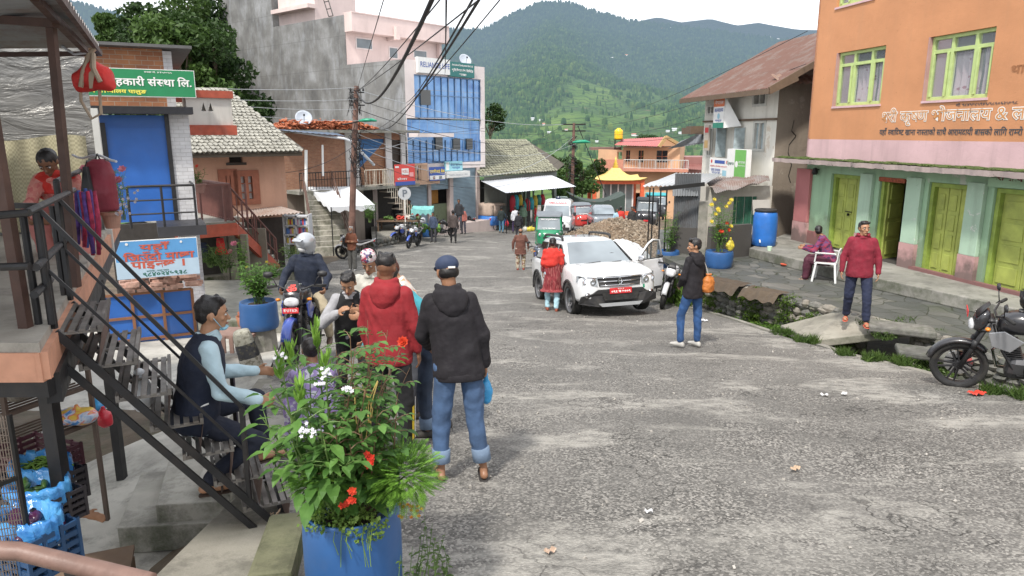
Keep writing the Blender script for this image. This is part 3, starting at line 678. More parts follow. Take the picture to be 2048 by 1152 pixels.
q=MB();O.bx(q,O.pix(1760,358)[0],O.pix(1812,358)[0],-1.10,-1.0,-.02,.03);o=q.build('door_garland',mat('garland',(.30,.08,.04),.9,var=.6,scale=25));tag(o,'faded paper garland strip hung over the open doorway','garland')
q=MB();p=O.at(*O.pix(1638,343),.12);q.lathe(p,[(.02,.1),(.06,.08),(.08,-.03),(.05,-.08)],12);q.bar(p+Z3*.05,O.at(O.pix(1638,343)[0],p.z+.05,0),.03);o=q.build('wall_lamp',M_iron);tag(o,'small rusty lamp under the canopy left of the first green door','lamp')

H=Fac((7.63,21.0),(6.86,26.0));S_=Fac((7.63,21.0),(13.5,22.0))
old=thing('old_house','old whitewashed two-storey house with cracked mud side wall and rusty tin roof','house',(7.6,21,-3.1))
M_ww=wallmat('whitewash',(.70,.68,.61),.45,(.26,.22,.17),zg=-1.8,patch=(.58,.52,.43));M_mud=wallmat('mud plaster',(.24,.20,.155),.6,(.12,.10,.08),zg=-1.9,patch=(.30,.26,.21),bmp=1.0)
wins=[rect(H,*q)for q in[(1507,184,1533,211),(1441,205,1456,226),(1415,211,1429,229)]];wlow=[rect(H,*q)for q in[(1507,243,1530,301),(1469,256,1489,315),(1436,254,1452,313),(1414,255,1425,313)]]
q=MB();H.wall(q,0,H.L,-3.2,1.35,wins+wlow,.3);q.build('wall',M_ww,old,w=True)
q=MB();S_.wall(q,0,S_.L,-3.3,1.35,(),.3)
e0=H.at(H.L,0,0);q.quad(V((e0.x,e0.y,-3.2)),V((e0.x+6,e0.y+1,-3.2)),V((e0.x+6,e0.y+1,1.35)),V((e0.x,e0.y,1.35)))
q.prism([S_.at(-.0,1.35,0),S_.at(S_.L,1.35,0),S_.at(S_.L/2+.4,3.5,0)],-S_.n*.2);q.build('side_wall',M_mud,old,w=True)
ck=MB();cz=[(1588,240),(1583,262),(1592,272),(1578,290),(1576,305),(1583,330),(1577,352),(1581,366)]
for a,b_ in zip(cz[:-1],cz[1:]):ck.bar(S_.at(*S_.pix(*a),.0),S_.at(*S_.pix(*b_),.0),.012,.03)
ck.build('crack',mat('crack shadow',(.03,.025,.02),.9),old,w=True)
M_oldw=mat('pale blue shutter',(.33,.40,.42),.6,var=.25,dirt=.5,dcol=(.12,.11,.09));M_frw=mat('weathered frame',(.50,.50,.46),.7,dirt=.4,dcol=(.2,.17,.13))
for i,rc in enumerate(wins+wlow):
 a0,a1,z0,z1=rc;q=MB();w_=.07
 for b0,b1,c0,c1 in((a0-.03,a0+w_,z0-.03,z1+.03),(a1-w_,a1+.03,z0-.03,z1+.03),(a0+w_,a1-w_,z0-.03,z0+.05),(a0+w_,a1-w_,z1-.05,z1+.03),((a0+a1)/2-.03,(a0+a1)/2+.03,z0+.05,z1-.05)):H.bx(q,b0,b1,c0,c1,-.12,.02)
 o=q.build('window',M_frw,old,w=True);g_=MB();H.face(g_,a0,a1,z0,z1,-.13);g_.build('pane',M_dglass,o,w=True)
 if i>=3:
  s_=MB();H.bx(s_,a0+w_,(a0+a1)/2-.03,z0+.05,z1-.05,-.10,-.06);H.bx(s_,(a0+a1)/2+.2,a1-w_,z0+.05,z1-.05,-.10,-.06)
  if i in(4,5):H.bx(s_,a0-.02,a0+.03,z0,z1,.02,.35)
  s_.build('shutter',M_oldw,o,w=True)
q=MB();H.bx(q,-.02,H.L,H.pix(1520,237)[1]-.06,H.pix(1520,237)[1],0,.07);q.build('beam',mat('old timber',(.13,.09,.06),.9),old,w=True)

def corrug(P,du,dv,nu,amp=.03,waves=20,nv=2,sag=0):
 """P corner, du along waves' count direction, dv down the sheet"""
 P,du,dv=V(P),V(du),V(dv);n=du.cross(dv).normalized();n=n if n.z>0 else-n;q=MB()
 nu=waves*4
 q.grid(lambda u,v:P+du*u+dv*v+n*(amp*math.sin(2*PI*waves*u)-sag*math.sin(PI*v)),nu,nv);return q
M_rtin=tinmat('rusty tin',(.17,.125,.105),(.25,.19,.165),(.15,.065,.045),.8,.6);M_rt2=tinmat('crumpled rusty tin',(.20,.17,.16),(.38,.35,.33),(.18,.08,.05),.6,.6);M_wtin=tinmat('pale tin',(.50,.53,.55),(.66,.68,.70),(.28,.22,.18),.25,.4,.5);M_dtin=tinmat('dark tin',(.10,.11,.12),(.20,.21,.22),(.08,.06,.05),.4,.6)
ze=1.2;er=H.at(-.85,ze,.75);el=H.at(H.L+.5,ze,.75);up_=(-H.n*3.6+Z3*2.0)
q=corrug(er,el-er,up_,0,.02,44);q.build('roof',M_rtin,old,w=True,smooth=True)
q=MB();q.bar(er+Z3*-.08,el+Z3*-.08,.05,.14);q.bar(er+Z3*-.05,er+up_+Z3*-.05,.06,.16);
for k in range(9):
 a=er+(el-er)*(k/8);q.bar(a-Z3*.12,a-H.n*.8-Z3*.0+Z3*.25,.07,.09)
q.build('eave_board',mat('old timber',(.13,.09,.06),.9),old,w=True)
q=corrug(S_.at(-.35,1.62,.1),S_.u*5,S_.n*.55-Z3*.28,0,.025,24);q.build('side_eave',tinmat('brown tin',(.30,.22,.17),(.38,.30,.24),(.20,.10,.06),.7),old,w=True,smooth=True)

def sign(name,label,f,px,cols,d0,d1,lines,m_face,m_edge=None,tilt=0,group=None,posts=None):
 """flat board on facade f; px pixel rect (TL,TR,BR,BL or 4 numbers); lines: (text, fx0, fx1, fy0, fy1, material, bold)"""
 a0,a1,z0,z1=rect(f,*px);c=f.at(a0,z0,0);root=thing(name,label,'sign',f.at((a0+a1)/2,z0,d0),group=group)
 q=MB();f.bx(q,a0,a1,z0,z1,d0,d1);q.build('board',m_edge or m_face,root,w=True)
 q=MB();f.face(q,a0+.01,a1-.01,z0+.01,z1-.01,d1+.003);q.build('face',m_face,root,w=True)
 fl=f.flip
 for(t,x0,x1,y0,y1,m_,bo)in lines:
  q=MB();A=a0 if not fl else a1;uu=f.u if not fl else-f.u;W_=a1-a0;Hh=z1-z0
  P=f.at(A,0,d1+.008)+uu*(x0*W_)+Z3*(z1-y1*Hh)
  if t is None:q.quad(P,P+uu*((x1-x0)*W_),P+uu*((x1-x0)*W_)+Z3*((y1-y0)*Hh),P+Z3*((y1-y0)*Hh));
  elif t=='O':q.lathe(P+uu*((x1-x0)/2*W_)+Z3*((y1-y0)/2*Hh),[((y1-y0)/2*Hh,0),((y1-y0)/2*Hh-.001,.003)],20,Matrix((uu,Z3,uu.cross(Z3))).transposed())
  else:text(q,t,P+f.n*.003,uu,Z3,(x1-x0)*W_,(y1-y0)*Hh,bo)
  q.build('lettering' if t not in(None,'O')else 'printed_panel',m_,root,w=True)
 return root
def flat(name,col,r=.6):return mat(name,col,r,var=.05,obj=False,bmp=.03)

for f_ in(O,H,S_):f_.flip=ray(1024,500).z*0+(f_.u.x*(-1)>0 if abs(f_.u.x)>.5 else f_.u.y>0)and False
H.flip=True
c_w,c_g,c_r,c_b,c_dg,c_lb=flat('sign white',(.74,.74,.72)),flat('sign green',(.16,.42,.10)),flat('sign red',(.55,.05,.05)),flat('sign blue',(.05,.10,.35)),flat('sign dark green',(.02,.13,.09)),flat('sign light blue',(.30,.52,.62))
sign('signboard','white and green shop signboard with a round logo propped over the lean-to roof',H,(1483,298,1524,357),None,.35,.5,[(None,.42,.97,.02,.98,c_g,0),('Syaro',.03,.38,.42,.58,c_dg,.01),('O',.44,.60,.40,.62,c_w,0),('बचत तथा ऋण',.62,.95,.40,.48,c_w,.01),('सहकारी संस~था',.62,.95,.52,.58,c_w,.01)],c_w)
sign('signboard','white printed signboard left of the green and white one on the old house',H,(1444,316,1484,352),None,.4,.45,[(None,.28,.8,.12,.3,c_b,0),('O',.05,.18,.1,.3,c_r,0),('O',.85,.97,.1,.3,c_r,0),('लघुवित~त वित~तीय संस~था लि.',.05,.95,.4,.52,c_r,.01),('शाखा कार~यालय',.1,.6,.6,.75,c_b,.01),('पालुङ',.15,.6,.78,.92,c_b,.01),(None,.7,.95,.65,.95,c_lb,0)],c_w)
sign('hanging_banner','orange, white and green party banner hanging between the upper windows of the old house',H,(1456,197,1478,256),None,.45,.5,[(None,0,1,.0,.28,flat('banner orange',(.62,.16,.06)),0),(None,0,1,.82,1,flat('banner green',(.03,.20,.14)),0),('नेपाल',.1,.9,.05,.2,c_w,.01),('कार~यालय',.1,.9,.34,.46,c_b,.01),('O',.3,.7,.5,.7,c_lb,0),('पालुङ',.2,.8,.72,.8,c_b,.01)],c_w)
q=MB();q.add([H.at(*H.pix(1478,197),.5),H.at(*H.pix(1489,252),.1),H.at(*H.pix(1478,256),.5),H.at(*H.pix(1480,197),.45)],[(0,1,2),(3,1,2)]);tag(q.build('folded_banner',c_w),'folded side flap of the party banner on the old house','banner')
sign('signboard','narrow upright faded board beside the left windows of the old house',H,(1425,250,1434,301),None,.25,.3,[(None,.1,.9,.1,.3,c_r,0),(None,.1,.9,.6,.9,flat('board ochre',(.42,.28,.12)),0)],flat('faded board',(.45,.40,.34)))

LT=Fac((7.75,18.9+1.5),(6.3,19.9))
shed=thing('lean_to_shop','lean-to shop with crumpled rusty tin roof and green shutters below the old house','shed',(7,20.3,-3.2))
fL=Fac((7.6,20.35),(5.95,20.15));fL.flip=True
def on(f,x,y,d=0):return f.at(*f.pix(x,y),d)

def sheet(name,m_,root,corners,waves,amp=.025,drop=0):
 P0,P1,P2,P3=corners
 q=MB();n=(P1-P0).cross(P3-P0).normalized();n=n if n.z>0 else-n
 q.grid(lambda u,v:(P0*(1-u)+P1*u)*(1-v)+(P3*(1-u)+P2*u)*v+n*amp*math.sin(2*PI*waves*u)+V((0,0,drop*noise.noise(V((u*4,v*3,1))))),waves*4,5)
 return q.build(name,m_,root,w=True,smooth=True)
sheet('roof',M_rt2,shed,(pt(1405,355,21.5),pt(1536,351,20.9),pt(1541,362,20.0),pt(1430,386,19.3)),26,.014,.14)
q=MB();a,b_=on(fL,1412,380),on(fL,1545,380)
fb=Fac((a.x,a.y),(b_.x,b_.y));sg_=[rect(fb,1466,393,1512,452)]
fb.wall(q,0,fb.L,-3.25,fb.pix(1480,372)[1],sg_,.08);q.build('wall',M_ww,shed,w=True)
q=MB();s_=sg_[0]
for k in range(6):fb.bx(q,s_[0]+k*(s_[1]-s_[0])/6+.01,s_[0]+(k+1)*(s_[1]-s_[0])/6-.01,s_[2]-.7,s_[3],-.06,-.03+.02*(k%2))
q.build('shutter',mat('bottle green shutter',(.03,.13,.08),.6,dirt=.4),shed,w=True)

ki=thing('tin_kiosk','corrugated tin kiosk with pale tin roof standing over the kerb beside the old house','shed',(5.4,20,-3.2))
kf=Fac((5.55,18.9),(4.85,19.1));a=kf.pix(1348,400)[0];b_=kf.pix(1400,400)[0];zt_=kf.pix(1370,385)[1];zm=kf.pix(1370,455)[1]
q=MB();aa,bb=min(a,b_),max(a,b_)
q.grid(lambda u,v:kf.at(aa+(bb-aa)*u,zm+(zt_+.5-zm)*v,.02*math.sin(u*2*PI*14)),80,1);q.build('wall',M_dtin,ki,w=True,smooth=True)
q=MB();kf.bx(q,aa-.02,bb+.05,-3.3,zm+.0,.05,-.12);q.build('base_wall',wallmat('black stained concrete',(.07,.065,.06),.5),ki,w=True)
q=MB();kf.bx(q,kf.pix(1397,430)[0],kf.pix(1415,430)[0],-3.3,kf.pix(1405,402)[1],.12,-.12);q.build('pillar',M_conc,ki,w=True)
sheet('roof',M_wtin,ki,(pt(1352,346,21.5),pt(1446,347,21),pt(1409,368,19.6),pt(1283,373,19.6)),14,.02,.04)
q=MB();p0,p1,p2,p3=pt(1319,378,18.6),pt(1272,373,19.8),pt(1290,366,21.0),pt(1409,368,18.6)
q.bar(p0,p3,.06,.1)
for x,Y in((1300,21.2),(1307,20.4),(1322,19.6),(1334,19.2)):p=pt(x,376,Y);q.tube([V((p.x,p.y,zr(Y)-.3)),p],.022,6)
q.build('frame',M_iron,ki,w=True)
sheet('side_panel',M_dtin,ki,(pt(1395,372,19.2),pt(1345,378,19.2),pt(1345,392,19.1),pt(1397,392,19.0)),10,.015)

q=MB();a,b_=pz(1420,520,-3.2),pz(1500,512,-3.2);f5=Fac((a.x,a.y),(b_.x,b_.y));f5.bx(q,0,f5.L,-3.2,f5.pix(1440,453)[1],0,-.15);o=q.build('garden_wall',wallmat('black stained concrete',(.07,.065,.06),.5));tag(o,'low blackened concrete wall behind the blue flower drum','wall')
# ================================================================== LEFT SIDE BUILDINGS
GW=Fac((-6.1,42.0),(-6.1-.76*20,42+.65*20));GF=Fac((-6.1,42.0),(-1.75,47.1));GF.flip=False
tow=thing('bank_building','tall grey concrete building with pink upper floors and a blue glass bank front','building',(-6.1,42,-5.5))
def stained(name):
 m,nt,ns,L,b=nm(name);g=pos(nt)
 c=ramp(nt,nz(nt,.5,g,9,.62),[(.3,(.10,.10,.10)),(.5,(.19,.19,.185)),(.7,(.33,.335,.34))])
 st=nz(nt,1,streak(nt,g,1.5,.5),8,.65);c=mix(nt,ramp(nt,st,[(.5,0),(.72,.55)]),c,(.40,.42,.45));st2=nz(nt,.8,streak(nt,g,1.2,.4),8,.7);c=mix(nt,ramp(nt,st2,[(.5,0),(.75,.5)]),c,(.07,.07,.068))
 t=N(nt,'ShaderNodeTexBrick',_Scale=.32,_Mortar_Size=.006,_Brick_Width=.9,_Row_Height=.62);L.new(plane(nt,GW.u,Z3),t.inputs[0]);c=mix(nt,mth(nt,'MULTIPLY',t.outputs[1],.35),c,(.08,.08,.08))
 L.new(c,b.inputs['Base Color']);b.inputs['Roughness'].default_value=.9;bump(nt,b,nz(nt,3,g,9,.7),.5,.05);return m
M_gw=stained('stained cement wall');M_pk2=wallmat('pale pink paint',(.68,.55,.52),.25);M_pk3=wallmat('white pink trim',(.72,.64,.62),.2)
q=MB();zb=-6.6
for a0,a1,z1 in((0,5.3,4.1),(5.3,13.2,7.0),(13.2,20.2,12)):GW.face(q,a0,a1,zb,z1)
GW.bx(q,13.2,20.2,7,12,-.02,-5);GW.bx(q,5.7,13.2,zb,6.98,-.02,-8);GW.bx(q,2.4,5.3,zb,4.08,-.02,-6)
q.build('side_wall',M_gw,tow,w=True)
UF0=GW.at(5.3,0,0);UF=Fac((UF0.x,UF0.y),(UF0.x+.65*8.0,UF0.y+.76*8.0))
uw=[rect(UF,712,77,744,98),rect(UF,778,95,795,117),rect(UF,827,101,853,117)]
q=MB();UF.wall(q,0.02,7.8,4.1,6.2,uw,.2,back=.0);q.build('wall',M_pk2,tow,w=True)
q=MB();UF.bx(q,-.05,8.1,6.0,7.05,.02,.75);UF.bx(q,-.05,8.1,7.05,7.12,-.1,.8);UF.bx(q,3.2,3.5,5.8,6.6,.03,1.0);UF.bx(q,7.6,7.8,4.1,6.0,.03,.3);q.build('parapet',M_pk2,tow,w=True)
M_gf_frame=flat('aluminium white',(.6,.6,.6))
for rc in uw:
 q=MB();a0,a1,z0,z1=rc;UF.bx(q,a0-.04,a1+.04,z0-.04,z1+.04,-.12,.03);o=q.build('window',M_pk3,tow,w=True);q=MB();UF.face(q,a0+.04,a1-.04,z0+.04,z1-.04,.036);q.build('pane',glassmat('grey glass',(.12,.15,.17)),o,w=True)

T0,T1=GW.pix(549,20)[0],GW.pix(622,20)[0]
q=MB();GW.bx(q,T1,T0,7.0,12,-.3,-3.5);GW.bx(q,T1-.1,T0,GW.pix(585,18)[1]-.15,GW.pix(585,18)[1]+.1,-.29,.3);q.build('stair_tower',M_pk2,tow,w=True)
q=MB();p=GW.at(T1-.4,7.1,-.2)
for k in(0,.45):q.tube([p+GW.u*(-1.6+k),p+GW.u*(0.1+k)+Z3*4],.03,5)
for k in range(9):q.bar(p+GW.u*(-1.6+1.7*k/9)+Z3*4*k/9,p+GW.u*(-1.15+1.7*k/9)+Z3*4*k/9,.04)
o=q.build('ladder',M_iron);tag(o,'thin metal ladder leaning against the pink stair tower on the roof','ladder')

gt,gb=3.15,-1.75
q=MB();L_=GF.L;aG0=GF.pix(829,190)[0];aG1=GF.pix(962,190)[0];aB=GF.pix(818,290)[0]
up_r=(aG0,aG1,GF.pix(890,237)[1]-.0,GF.pix(850,150)[1]);z_m=-.12;lo_r=(.05,aG1,GF.pix(890,326)[1],z_m-.55)
zS=GF.pix(890,338)[1]
q.add([],[]);GF.wall(q,0,L_,zS,4.1,[up_r,(.06,aG1,lo_r[2],up_r[2]-.02)],.18);GF.bx(q,.02,L_,4.0,4.09,-.02,-5);q.build('wall',M_pk3,tow,w=True)
def gridmat(name,nu,zs,u):
 m,nt,ns,L,b=nm(name);g=pos(nt);t=N(nt,'ShaderNodeTexBrick',offset=0.,_Scale=1.,_Mortar_Size=.012,_Brick_Width=nu,_Row_Height=zs);L.new(plane(nt,u,Z3),t.inputs[0])
 c=ramp(nt,nz(nt,.55,g,6,.6,1),[(.32,(.05,.15,.38)),(.5,(.12,.28,.55)),(.68,(.20,.36,.60))]);c=mix(nt,t.outputs[1],c,(.25,.28,.32));L.new(c,b.inputs['Base Color']);b.inputs['Roughness'].default_value=.06;b.inputs['Specular IOR Level'].default_value=1;b.inputs['Metallic'].default_value=.35  # pale noise patches paint cloud reflections into the glass colour
 bump(nt,b,nz(nt,.8,g,2),.06,.03);return m
q=MB();GF.face(q,up_r[0],up_r[1],up_r[2],up_r[3],-.12);GF.face(q,.06,aG1,lo_r[2],up_r[2]-.1,-.13);gl=q.build('glass_wall',gridmat('blue curtain glass',.62,1.25,GF.u),tow,w=True);
q=MB();n_=10
for k in range(n_+1):a=aG0+(aG1-aG0)*k/n_;GF.bx(q,a-.02,a+.02,up_r[2],up_r[3],-.11,-.06)
for k in range(13):a=.1+(aG1-.1)*k/12;GF.bx(q,a-.02,a+.02,lo_r[2],z_m-.3,-.12,-.07)
for z in(up_r[2]+.05,(up_r[2]+up_r[3])/2+.1,up_r[3]-.05):GF.bx(q,aG0,aG1,z-.02,z+.02,-.115,-.055)
for z in(lo_r[2]+.05,-1.1):GF.bx(q,.1,aG1,z-.02,z+.02,-.125,-.065)
q.build('mullions',flat('glass frame',(.13,.22,.36),.4),gl,w=True)
for r_ in((842,180,862,210),(872,274,886,299),(907,277,921,300),(934,277,946,299)):
 a0,a1,z0,z1=rect(GF,*r_);q=MB();GF.bx(q,a0,a1,z0,z1,-.1,-.02);w_=q.build('window',glassmat('open black glass',(.008,.012,.012)),tow,w=True)
q=MB();GF.bx(q,aG0-.5,GF.pix(890,240)[0],z_m-.1,z_m+.12,-.05,.75);q.build('ledge',M_pk3,tow,w=True)

ZG=-5.5
def shutmat(name,c,c2=None,u=None):
 m,nt,ns,L,b=nm(name);g=pos(nt);sx=nt.nodes.new('ShaderNodeSeparateXYZ');L.new(g,sx.inputs[0]);wv=mth(nt,'SINE',mth(nt,'MULTIPLY',sx.outputs[2],2*PI/.085))
 cc=ramp(nt,nz(nt,1.5,g,5),[(.3,tuple(q*.8 for q in c)),(.7,c)])
 if c2:
  d=nt.nodes.new('ShaderNodeVectorMath');d.operation='DOT_PRODUCT';d.inputs[1].default_value=(u.x*.8,u.y*.8,-1);L.new(g,d.inputs[0]);cc=mix(nt,mth(nt,'GREATER_THAN',d.outputs['Value'],c2[1]),cc,c2[0])
 cc=mix(nt,ramp(nt,wv,[(.1,.35),(.5,0)]),cc,(.05,.06,.07));L.new(cc,b.inputs['Base Color']);b.inputs['Roughness'].default_value=.5;bump(nt,b,wv,.5,.02);return m
M_sh=shutmat('pale blue shutter slats',(.30,.42,.50))
s1_=(.0,GF.pix(858,390)[0]);q=MB();SC=GF
pl=[(857,863),(900,907),(954,960)];
q=MB();GF.bx(q,-2.6,L_,ZG-.8,ZG,.9,-4);
for x0,x1 in pl:GF.bx(q,GF.pix(x0,400)[0],GF.pix(x1,400)[0],ZG,zS-.002,0,-.3)
GF.bx(q,-2.6,-2.3,ZG,zS,0,-.3);q.build('pillars',wallmat('streaked pink pillar',(.55,.46,.43),.7),tow,w=True)
for x0,x1,yb,m_ in((802,857,452,M_sh),(863,900,379,M_sh),(907,954,452,M_sh)):
 q=MB();GF.bx(q,GF.pix(x0,400)[0],GF.pix(x1,400)[0],max(ZG,GF.pix((x0+x1)/2,yb)[1]),zS-.0,-.12,-.18);o=q.build('shutter',m_,tow,w=True)
q=MB();GF.bx(q,GF.pix(863,400)[0],GF.pix(892,400)[0],GF.pix(880,409)[1],GF.pix(880,379)[1],-.7,-.8);q.build('counter_back',mat('ochre boards',(.36,.16,.03),.7,obj=False),tow,w=True)
q=MB();GF.bx(q,GF.pix(863,400)[0]-.0,GF.pix(900,400)[0],ZG,GF.pix(880,409)[1],-.3,-.5);q.build('counter',mat('green counter',(.14,.17,.10),.7,obj=False),tow,w=True)
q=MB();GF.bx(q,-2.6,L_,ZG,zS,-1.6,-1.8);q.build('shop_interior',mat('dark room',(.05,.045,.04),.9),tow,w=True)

bal=MB();ab0,ab1=-2.6,GF.pix(840,350)[0];zf=GF.pix(830,364)[1];zt=GF.pix(830,326)[1];M_peach=wallmat('peach paint',(.55,.36,.25),.5)
GF.bx(bal,ab0,ab1+1.0,zf-.12,zf+.12,.0,.65);GF.bx(bal,ab0,ab1,zt-.12,zt,.55,.68);GF.bx(bal,ab0,ab0+.2,zf,zt,.5,.66);GF.bx(bal,ab1-.5,ab1,zf,zt,.5,.66)
for k in range(11):a=ab0+.3+k*(ab1-ab0-.9)/10;bal.lathe(GF.at(a,zf,.6),[(.05,.12),(.09,.4),(.05,.7),(.07,(zt-zf)-.1)],6)
bal.build('balcony',M_peach,tow,w=True)
sign('signboard','white insurance signboard with blue capitals on the roof edge of the glass bank front',GF,(831,117,895,148),None,.02,.22,[('RELIANCE LIFE',.06,.98,.28,.62,c_b,.01)],c_w)
q_=sign('signboard','dark green bank signboard beside the white one above the blue glass',GF,(895,126,943,155),None,.02,.25,[('Agricultural Development Bank Ltd.',.06,.94,.12,.3,c_w,.02),('कृषि विकास बै~क लिमिटेड',.06,.94,.42,.68,c_w,.03),('शाखा',.35,.65,.76,.9,c_w,.02)],flat('teal board',(.03,.16,.15)))
sign('signboard','small pale blue signboard above the white light box on the bank front',GF,(881,322,916,341),None,.3,.4,[('सेवा केन~द^र',.3,.95,.25,.5,c_b,.01),(None,.05,.22,.1,.9,c_w,0),('पालुङ',.4,.85,.6,.85,c_b,.01)],flat('cyan board',(.30,.60,.68)))
sign('light_box','long white light box over the middle shutters of the bank building',GF,(877,342,923,354),None,.3,.75,[('कृषि विकास बै~क',.1,.9,.35,.7,flat('pale grey',(.5,.52,.55)),.01)],c_w)
sign('banner','blue banner with yellow lettering hung on the balcony of the bank building',GF,(842,333,873,360),None,.7,.74,[('एसबीआई बैंक',.02,.98,.15,.5,flat('yellow ink',(.8,.6,.08)),.02),(None,0,1,.62,.92,c_w,0),(None,.2,.35,.66,.9,c_r,0),(None,.6,.8,.66,.9,c_lb,0)],c_b)

p=pt(811,450,36.5);q=MB();root=thing('parking_sign','round faded parking sign on a thin post in front of the pale blue shutter','sign',p)
q.tube([(0,0,-.6),(0,0,1.3)],.03,8);q.build('post',M_wht,root);Mx=Matrix.Rotation(R(90),3,'X');q=MB();q.lathe((0,0,1.62),[(.0,-.02),(.33,-.02),(.33,.02),(0,.02)],24,Mx);q.build('disc',flat('faded sign grey',(.42,.44,.46)),root);q=MB();text(q,'P',V((-.12,-.035,1.45)),V((1,0,0)),Z3,.26,.36,.02);q.build('lettering',flat('sign slate',(.12,.14,.17)),root)

p0,p1=pt(566,300,35),pt(806,300,40.6);BF=Fac((p0.x,p0.y),(p1.x,p1.y));BF.flip=False
br=thing('brick_shop','brick two-storey shop with tiles heaped on its roof and a blue and orange shutter','building',(p0.x,p0.y,-5.2))
M_brk=brickmat('old brick',BF.u,Z3,(.48,.25,.15),(.38,.18,.11),(.36,.32,.27),4.0)
zfl=-2.72
hs=[rect(BF,717,278,770,332),rect(BF,784,280,804,334)];hs=[(a,b,zfl,d)for a,b,c,d in hs]
q=MB();BF.wall(q,-.1,BF.L,zfl,.1,hs,.2);q.build('wall',M_brk,br,w=True)
q=MB();BF.bx(q,-.3,BF.L+.4,0.02,.16,-5,1.0);BF.bx(q,-.1,BF.L,zfl-.16,zfl,-5,1.35);q.build('floor_slab',M_conc,br,w=True)
q=MB()
for x0,x1 in((690,702),(703,716),(770,782)):BF.bx(q,BF.pix(x0,300)[0],BF.pix(x1,300)[0],zfl,.02,.0,.08)
BF.bx(q,BF.L-.2,BF.L+.1,zfl,.02,0,.1);q.build('pillar',wallmat('white pillar',(.68,.66,.64),.4),br,w=True)
q=MB();h=hs[0];BF.bx(q,h[0],h[1],h[2],h[3],-.1,-.15);q.build('shutter',shutmat('blue and orange shutter slats',(.06,.22,.52),((.42,.20,.10),(BF.at((h[0]+h[1])/2,-1.2).dot(V((BF.u.x*.8,BF.u.y*.8,-1))))),BF.u),br,w=True)
q=MB();h=hs[1];BF.bx(q,h[0],h[1],h[2],h[3],-.1,-.15);q.build('door',mat('dark brown door',(.05,.035,.025),.6),br,w=True)
q=MB();BF.wall(q,-.1,BF.L+.2,-6.6,zfl-.16,[(BF.L*.62,BF.L*.98,-5.9,-3.0)],.3);q.build('lower_wall',wallmat('lower plaster',(.36,.30,.25),.7),br,w=True)
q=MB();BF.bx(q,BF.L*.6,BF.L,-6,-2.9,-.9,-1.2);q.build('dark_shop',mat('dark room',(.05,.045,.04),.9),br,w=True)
def railing(name_parent,path,h,n,m_,r=.02,mids=(.5,),tn='railing',bal=0):
 q=MB()
 for a,b_ in zip(path[:-1],path[1:]):
  a,b_=V(a),V(b_);q.tube([a+Z3*h,b_+Z3*h],r,6)
  for mm in mids:q.tube([a+Z3*h*mm,b_+Z3*h*mm],r*.7,6)
  for k in range(n+1):c=a+(b_-a)*(k/n);q.tube([c,c+Z3*h],r*.9,6)
  if bal:
   for k in range(bal):c=a+(b_-a)*((k+.5)/bal);q.tube([c+Z3*.05,c+Z3*h],r*.5,4)
 return q.build(tn,m_,name_parent,w=True)
M_dkp=mat('black painted steel',(.022,.022,.024),.45,metal=.2,var=.3,dirt=.3,dcol=(.09,.06,.04));M_crm=mat('cream painted steel',(.50,.44,.36),.6)
railing(br,[BF.at(.0,zfl,1.3),BF.at(BF.pix(692,360)[0],zfl,1.3)],.85,4,M_iron,.025,(.6,),bal=22)
railing(br,[BF.at(BF.pix(700,360)[0],zfl,1.3),BF.at(BF.pix(757,360)[0],zfl,1.3)],.85,3,M_crm,.03,(.1,),bal=9)

q=MB();s0=BF.pix(735,340)[0];s9=BF.pix(797,340)[0]
for k in range(9):
 a=s0+(s9-s0)*k/8;z=zfl-.0-k*.33;BF.bx(q,a,a+.42,z-.04,z,.6,1.3)
 for j in range(3):q.tube([BF.at(a+.14*j,z,1.3),BF.at(a+.14*j,z+.85,1.3)],.018,5)
 if k<8:q.tube([BF.at(a,z+.85,1.3),BF.at(a+(s9-s0)/8,z+.85-.33,1.3)],.022,5)
q.build('outer_stair',M_crm,br,w=True)
sign('poster','large red and blue poster hanging on the cream railing beside the balusters',BF,(757,327,797,368),None,1.36,1.40,[(None,.0,1,.82,1,c_b,0),(None,.33,.68,.2,.5,c_w,0),('NCELL',.36,.65,.27,.4,c_r,.01),(None,.72,.92,.4,.6,flat('poster pink',(.75,.35,.35)),0),(None,.02,.2,.08,.16,c_w,0),('सेवा',.1,.6,.62,.75,c_w,.01)],flat('poster red',(.62,.07,.06)))

q=MB();rr=random.Random(9);n=0
aL,aR=-.5,BF.pix(736,250)[0]
for k in range(900):
 a=rr.uniform(aL,aR);t=(a-aL)/(aR-aL);hgt=.42*min(1,3*(1-t)+.25)*min(1,t*6+.3)*(1+.3*noise.noise(V((a*2,0,0))));z=.17+rr.random()*hgt;d=rr.uniform(-.6,.9)
 M_=Euler((rr.uniform(-.7,.7),rr.uniform(-.7,.7),rr.uniform(0,6.3))).to_matrix();q.box(BF.at(a,z,d),(.24,.13,.025),M=M_)
o=q.build('roof_tiles',mat('terracotta',(.38,.12,.055),.85,var=.35,scale=14));tag(o,'long heap of loose terracotta tiles on the flat roof of the brick shop','roof tiles',kind='stuff')

